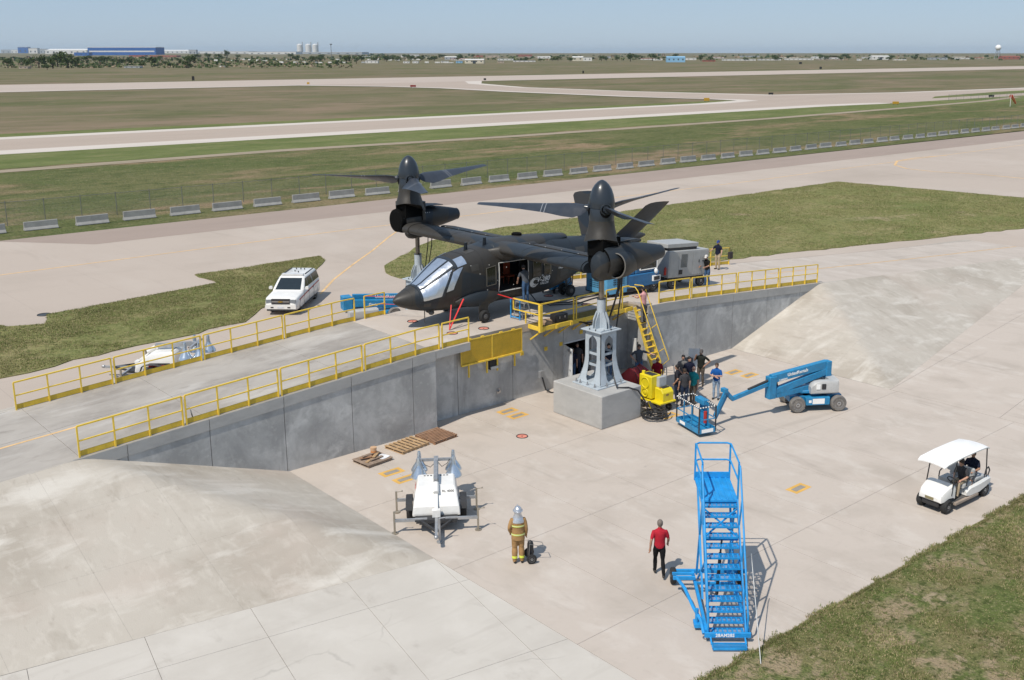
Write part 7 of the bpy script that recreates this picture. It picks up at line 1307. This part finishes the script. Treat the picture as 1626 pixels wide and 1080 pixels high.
# ---- trees
def crown_mesh(seed, n=520, mats=None):
    rg = random.Random(seed); b = MB(); cl = [(rg.uniform(-.6, .6), rg.uniform(-.6, .6), rg.uniform(-.45, .55), rg.uniform(.28, .5)) for _ in range(11)]
    for i in range(n):
        cx, cy, cz, r = cl[i % 11]; a = rg.uniform(0, 2 * pi); u = rg.uniform(-1, 1); rr = r * (.55 + .45 * rg.random() ** .5); s = (1 - u * u) ** .5; c = Vector((cx + rr * s * cos(a), cy + rr * s * sin(a), cz + rr * u * .85)); d = Vector((rg.gauss(0, 1), rg.gauss(0, 1), rg.gauss(0, .7))).normalized(); e = d.orthogonal().normalized(); f = d.cross(e); z = rg.uniform(.07, .14)
        b.mat = rg.choice((0, 0, 1)); b.add([c - e * z, c + f * z * .7, c + e * z, c - f * z * .7], [(0, 1, 2, 3)])
    return b.mesh('crown', mats or [pm('leaf_dark', (.055, .082, .030), .8, var=.3, scale=.7, spec=.15), pm('leaf_mid', (.095, .125, .046), .8, var=.3, scale=.7, spec=.15)])
crowns = [crown_mesh(s) for s in (1, 2, 3, 4)]; M_bark = pm('bark', (.06, .045, .032), .9)
tmesh = MB().tube([(0, 0, -.05), (.02, 0, .3), (-.02, .02, .7)], [.07, .05, .025], 7).tube([(.0, 0, .35), (.2, .1, .62)], [.035, .015], 5).tube([(0, 0, .42), (-.18, -.1, .7)], [.03, .012], 5).mesh('trunk', M_bark)
def tree(px, py, wpx, hpx, label, grp='trees in the far town', name='broadleaf_tree'):
    q = G(px, py); d = (q - Vector((0, 0, CAM_H))).length; s = d / 1649; wv, hv = wpx * s, hpx * s; t = thing(name, label, 'tree', q, R(random.uniform(0, 360)), grp)
    o = bpy.data.objects.new('crown', random.choice(crowns)); COL.objects.link(o); o.parent = t; o.location = (0, 0, hv * .56); o.scale = (wv * .52, wv * .52, hv * .50)
    o = bpy.data.objects.new('trunk', tmesh); COL.objects.link(o); o.parent = t; o.scale = (hv * .8, hv * .8, hv * .62)
def ph(x): return 'far left' if x < 180 else 'left' if x < 420 else 'left of centre' if x < 640 else 'centre' if x < 900 else 'right of centre' if x < 1150 else 'far right'
TR = [(13, 108, 13, 14), (42, 107, 12, 12), (62, 108, 22, 20), (84, 109, 15, 18), (92, 106, 26, 22), (108, 108, 24, 24), (120, 106, 14, 14), (75, 111, 12, 9), (140, 99, 20, 10), (158, 99, 18, 9), (170, 99, 18, 9), (188, 102, 18, 9), (205, 103, 16, 10), (226, 107, 12, 10), (242, 103, 20, 12), (254, 96, 9, 7), (262, 104, 8, 7), (271, 107, 10, 8), (286, 103, 10, 10), (296, 108, 12, 12), (302, 104, 20, 18), (315, 94, 12, 8), (330, 93, 12, 8), (347, 95, 14, 9), (361, 93, 8, 14), (378, 94, 9, 7), (403, 105, 10, 9), (401, 97, 6, 5), (425, 97, 6, 6), (470, 97, 14, 9), (496, 98, 10, 9), (511, 97, 12, 8), (550, 101, 16, 15), (566, 101, 9, 11), (574, 97, 12, 8), (596, 97, 9, 6), (614, 98, 12, 10), (632, 98, 14, 9), (652, 97, 16, 10), (668, 97, 14, 9), (690, 97, 14, 8), (730, 95, 10, 8), (751, 92, 6, 6), (858, 98, 8, 5), (886, 97, 14, 8), (877, 97, 8, 6), (955, 97, 10, 9), (963, 97, 8, 6), (980, 97, 9, 8), (1001, 97.5, 17, 14), (1036, 97, 16, 12), (1113, 97, 9, 9), (1128, 96.5, 7, 8), (1252, 94, 9, 6), (1315, 94, 22, 6), (1330, 94, 14, 6), (1347, 95, 9, 6), (1380, 95, 6, 4), (1416, 94, 8, 6), (1502, 94, 18, 4), (1624, 94, 6, 5), (650, 82, 10, 3.5), (668, 82, 10, 3.5)]
for i_, (x, y, wv, hv) in enumerate(sorted(TR)): tree(x, y, wv, hv, f'green broadleaf tree, {nth(i_ + 1)} from the left along the far town')
_rt = random.Random(21)
for i_ in range(44):
    x = _rt.uniform(430, 1600); tree(x, _rt.uniform(92.5, 97.5), _rt.uniform(6, 13), _rt.uniform(4, 8), f'small distant tree {nth(i_ + 1)} planted in the scattered belt beyond the airfield', 'small trees beyond the airfield')
def shrubs():                                               # far scrub line reading as one mass
    b = MB(); rg = random.Random(3)
    for _ in range(1500):
        x = rg.uniform(0, 1626) if rg.random() < .4 else rg.uniform(0, 620); y = rg.uniform(88, 96) if x > 560 else rg.uniform(92, 108); q = G(x, y); s = q.length / 1649; r = rg.uniform(1.2, 3.2) * s; b.mat = rg.choice((0, 0, 1, 1, 2))
        for _k in range(5):
            c = q + Vector((rg.uniform(-r, r), rg.uniform(-r, r), rg.uniform(.1, .6) * r)); d = Vector((rg.gauss(0, 1), rg.gauss(0, 1), rg.gauss(0, .6))).normalized(); e = d.orthogonal(); f = d.cross(e); z = r * .5; b.add([c - e * z, c + f * z, c + e * z, c - f * z], [(0, 1, 2, 3)])
    o = b.build('far_scrub', [MATS['leaf_dark'], MATS['leaf_mid'], pm('scrub_tan', (.26, .20, .13), .9)]); tag(o, 'low dark scrub scattered along the far edge of the plain', 'scrub', None, 'stuff')
shrubs()
# ---- distant buildings
def bcol(name, c): return pm('wall_' + name, c, .7, var=.06, scale=.05, space='World')
BW, BWm, BG, BB, BLB, BR_, BT = bcol('white', (.62, .61, .58)), bcol('cream', (.55, .50, .40)), bcol('grey', (.34, .36, .37)), bcol('blue', (.02, .10, .34)), bcol('sky_blue', (.22, .42, .60)), bcol('brick', (.30, .11, .08)), bcol('tan', (.40, .33, .26)); RW = pm('roof_white', (.68, .67, .64), .6); RG = pm('roof_grey', (.30, .31, .32), .7); RR = pm('roof_red', (.30, .09, .06), .7); DK = pm('far_window', (.05, .06, .07), .3)
def building(px0, px1, py, hpx, wall, roof, label, depth=.6, gable=False, band=None, door=False, name='building'):
    a, c = G(px0, py), G(px1, py); wv = (c - a).length; s = (a - Vector((0, 0, CAM_H))).length / 1649; h = hpx * s; d = max(8, wv * depth); az = math.atan2(c.y - a.y, c.x - a.x)
    t = thing(name, label, 'building', a, az, 'far town buildings'); part('wall', wall, t, lambda b: b.box(0, wv, 0, d, 0, h * (.8 if gable else .94)))
    if gable: part('roof', roof, t, lambda b: b.loft([[Vector((x, y, z)) for y, z in ((-.4, h * .79), (d * .5, h), (d + .4, h * .79))] for x in (-.3, wv + .3)], smooth=False))
    else: part('roof', roof, t, lambda b: b.box(-.4, wv + .4, -.4, d + .4, h * .94, h))
    if band: part('window_band', band, t, lambda b: b.box(wv * .02, wv * .98, -.25, -.02, h * .42, h * .58))
    else:
        nw = max(2, min(7, int(wv / (6 * s)))) 
        for i in range(nw): part('window', DK, t, lambda b: b.box(wv * (i + .35) / nw, wv * (i + .62) / nw, -.15, -.02, h * .35, h * .6))
    if door: part('door', DK, t, lambda b: b.box(wv * .42, wv * .58, -.3, -.02, 0, h * .62))
    return t
hg = building(140, 248, 88.6, 12, BB, RW, 'long blue hangar with white stripe far left on the horizon', .35, band=BW); part('end_panel', pm('panel_lightblue', (.03, .15, .45), .6), hg, lambda b: b.box(0, 420, -1.2, -.3, 0, 30)) if False else None
building(118, 141, 89, 5, BB, RG, 'low blue annex at the left end of the hangar'); building(72, 138, 87.6, 8.5, BW, RW, 'wide white warehouse left of the blue hangar', gable=True); building(29, 45, 86.5, 10, BB, RG, 'small blue tower building at the far left'); building(2, 18, 86, 6, BG, RG, 'low grey shed at the left edge of the picture'); building(17, 29, 86, 6, BW, RG, 'white box building between grey shed and blue tower'); building(46, 60, 87, 9, BW, RG, 'pair of white storage blocks right of the blue tower'); building(64, 74, 87, 8, BG, RG, 'pale grey storage tank building far left')
building(256, 300, 86.5, 6.5, BW, RW, 'white arched shed right of the blue hangar', gable=True); building(300, 312, 88, 8, BG, RG, 'narrow grey block near the white arched shed'); building(310, 395, 86.5, 4.5, BW, RG, 'long low white warehouse left of the silos'); building(395, 470, 87.5, 5, BW, RG, 'long pale warehouse below the silos'); building(470, 575, 87, 4, BG, RW, 'long low grey warehouse right of the silos'); building(412, 427, 81.5, 8.5, BG, RG, 'boxy grey grain plant on the horizon')
building(705, 740, 82.3, 3, BW, RW, 'thin white building on the horizon at centre'); building(738, 768, 101, 7, BWm, RW, 'cream gabled shed at centre by the runway field', gable=True, door=True); building(650, 665, 90, 3, BW, RW, 'small white roof among the centre trees'); building(706, 725, 95, 5, BG, RW, 'grey gabled house left of the cream shed', gable=True); building(909, 926, 97, 7, BWm, RW, 'cream house with white roof right of centre', gable=True); building(926, 940, 97, 6, BW, RG, 'white shed beside the cream house'); building(1059, 1088, 99, 9, BLB, BLB, 'pale blue metal building right of centre', gable=True); building(1385, 1412, 95, 6, BW, RW, 'white metal shed at right', gable=True, door=True); building(1592, 1620, 94.5, 5, BR_, RR, 'red roofed house beside the white ball tower', gable=True)
for i, (x0, x1, y, h, w_, r_, lb) in enumerate(((752, 790, 91, 2.6, BR_, RR, 'row of red roofed houses right of centre'), (820, 845, 90, 3, BR_, RR, 'red roofed house below the horizon line'), (790, 815, 96, 2.6, BW, RW, 'white trailer row right of the cream shed'), (815, 850, 98.5, 2.2, BW, RG, 'line of white vehicles right of the cream shed'), (1116, 1136, 98, 2.4, BR_, RR, 'low dark red shed right of the blue building'), (1150, 1200, 96.5, 2.4, BW, RW, 'long white trailers at right'), (1206, 1240, 96, 2.2, BW, RG, 'low white sheds at right beyond the field'), (1250, 1292, 95.5, 2.6, BW, RW, 'pale long barn at right beyond the field'), (1300, 1340, 95.8, 2.2, BT, RW, 'tan barn behind the right hand trees'), (1362, 1368, 96.5, 3, BW, RW, 'tiny white hut at right'), (1520, 1545, 94, 1.8, BW, RW, 'low white shed left of the ball tower'), (197, 222, 108, 2.6, BG, RW, 'grey roofed hut in the left scrub'), (30, 44, 109, 3, BT, BT, 'tan mound hut in the left scrub'), (205, 230, 90.5, 2.5, BR_, RR, 'orange red canopy below the blue hangar'), (238, 280, 90.8, 2.4, BR_, pm('roof_orange', (.62, .16, .10), .7), 'long orange canopy right of the hangar'), (1064, 1070, 86, 2, BW, RW, 'white dot house on the right horizon'), (580, 600, 100.5, 4, BW, RW, 'white trailer house by the centre left trees'), (640, 650, 100.5, 3, BW, RW, 'small white trailer house at centre'), (655, 664, 100.5, 3.4, BW, RW, 'second small white trailer house at centre'), (700, 712, 100, 3, BW, RG, 'white trailer house left of the cream shed'), (724, 734, 100.3, 3.4, BLB, RW, 'pale trailer house touching the cream shed'), (790, 800, 100, 3, BT, RG, 'tan trailer house right of the cream shed'))): building(x0, x1, y, h, w_, r_, lb, .5)
_rb = random.Random(31)
for i in range(22):
    x = 590 + i * 46 + _rb.uniform(-15, 15); building(x, x + _rb.uniform(10, 30), _rb.uniform(90, 96.5), _rb.uniform(1.8, 3.4), _rb.choice((BW, BW, BG, BT, BWm)), _rb.choice((RW, RG, RR, RW)), f'low shed {nth(i + 1)} from the centre rightward along the far skyline', .5, gable=i % 3 == 0)
rgv = random.Random(9)
for i in range(34):                                           # parked vehicles and trailers by the town, a few pixels each
    x = 330 + i * 13 + rgv.uniform(-4, 4); y = rgv.choice((97.5, 96, 97, 107)) if x < 445 else rgv.choice((95.5, 96.5, 100.5)); q = G(x, y); s = q.length / 1649; L_ = rgv.uniform(4, 8) * s; hh = rgv.uniform(1.6, 2.8) * s
    t = thing('parked_trailer', f'small pale trailer, {nth(i + 1)} from the left in the far line by the town', 'trailer', q, R(rgv.uniform(-60, -25)), 'white trailers in the far town'); part('body', rgv.choice((BW, BW, BG, RW)), t, lambda b: b.box(-L_ / 2, L_ / 2, -L_ * .18, L_ * .18, .12 * hh, hh)); part('wheels', DK, t, lambda b: (b.box(-L_ * .35, -L_ * .2, -L_ * .185, L_ * .185, 0, .2 * hh), b.box(L_ * .2, L_ * .35, -L_ * .185, L_ * .185, 0, .2 * hh)))
# silos, mast, ball tower
for i, x in enumerate((476.5, 490, 501)): 
    q = G(x, 84.9); q = q.normalized() * 0 + G(x, 86.5); s = q.length / 1649; t = thing('grain_silo', ('left', 'middle', 'right')[i] + ' one of three white grain silos on the horizon', 'silo', q, R(-42), 'grain silos on the horizon'); part('tank', BW, t, lambda b: (b.cyl((0, 0, 0), (0, 0, 14 * s), 4.2 * s, n=20), b.cyl((0, 0, 14 * s), (0, 0, 15.5 * s), 4.2 * s, 1.5 * s, n=20))); part('leg', BG, t, lambda b: b.box(3.6 * s, 4.8 * s, -1 * s, 1 * s, 0, 18 * s))
q = G(526.5, 95); s = q.length / 1649; t = thing('light_mast', 'thin dark light mast left of centre by the warehouses', 'mast', q); part('shaft', M_post, t, lambda b: b.cyl((0, 0, 0), (0, 0, 23 * s), .5 * s, .35 * s, n=8)); part('head', M_post, t, lambda b: b.box(-1.4 * s, 1.4 * s, -1 * s, 1 * s, 22 * s, 23.5 * s))
q = G(1583.5, 94); s = q.length / 1649; t = thing('radar_dome', 'white ball shaped radar dome on a lattice tower at far right', 'radar tower', q); part('dome', pm('dome_white', (.78, .78, .77), .5), t, lambda b: b.ell((0, 0, 16 * s), (4.1 * s, 4.1 * s, 4.0 * s), 20, 14))
for dx, dy in ((-1, -1), (1, -1), (1, 1), (-1, 1)): part('tower_leg', M_galv, t, lambda b: b.bar((dx * 3 * s, dy * 3 * s, 0), (dx * 1.6 * s, dy * 1.6 * s, 12.5 * s), .5 * s))
part('cross_brace', M_galv, t, lambda b: [(b.bar((-2.6 * s, -2.6 * s, z * s), (2.6 * s, -2.6 * s, (z + 4) * s), .3 * s), b.bar((2.6 * s, -2.6 * s, z * s), (-2.6 * s, -2.6 * s, (z + 4) * s), .3 * s)) for z in (1, 5)])
# ---- far rolling plain seen as a low rise on the horizon
def rise():
    b = MB(); vs = []; n = 90
    for i in range(n + 1):
        a = R(-20 + 110 * i / n)
        for d_, h_ in ((5200, -2), (7000, 5 + 3 * sin(i * .4) + 2 * sin(i * 1.3)), (12000, 9 + 5 * sin(i * .23 + 1)), (20000, 12)): vs.append((d_ * sin(a), d_ * cos(a), h_))
    b.add(vs, [(i * 4 + j, i * 4 + j + 1, (i + 1) * 4 + j + 1, (i + 1) * 4 + j) for i in range(n) for j in range(3)], True); o = b.build('far_plain', M_field); o['kind'] = 'structure'
rise()
HAZE = True
if HAZE:
    b = MB(); b.box(-26000, 26000, -3500, 26000, -3.2, 140); hz = b.build('haze', []) if False else None
    me = bpy.data.meshes.new('haze'); me.from_pydata(b.v, [], b.f); hm = bpy.data.materials.new('haze_air'); hm.use_nodes = True; t = hm.node_tree; t.nodes.clear(); ou = t.nodes.new('ShaderNodeOutputMaterial'); pv = t.nodes.new('ShaderNodeVolumePrincipled')
    pv.inputs['Color'].default_value = (.72, .87, 1.0, 1); pv.inputs['Density'].default_value = .000026; pv.inputs['Anisotropy'].default_value = .2
    t.links.new(pv.outputs['Volume'], ou.inputs['Volume']); me.materials.append(hm); ho = bpy.data.objects.new('haze', me); COL.objects.link(ho); tag(ho, 'thin pale air over the airfield and plain', 'haze', None, 'stuff')
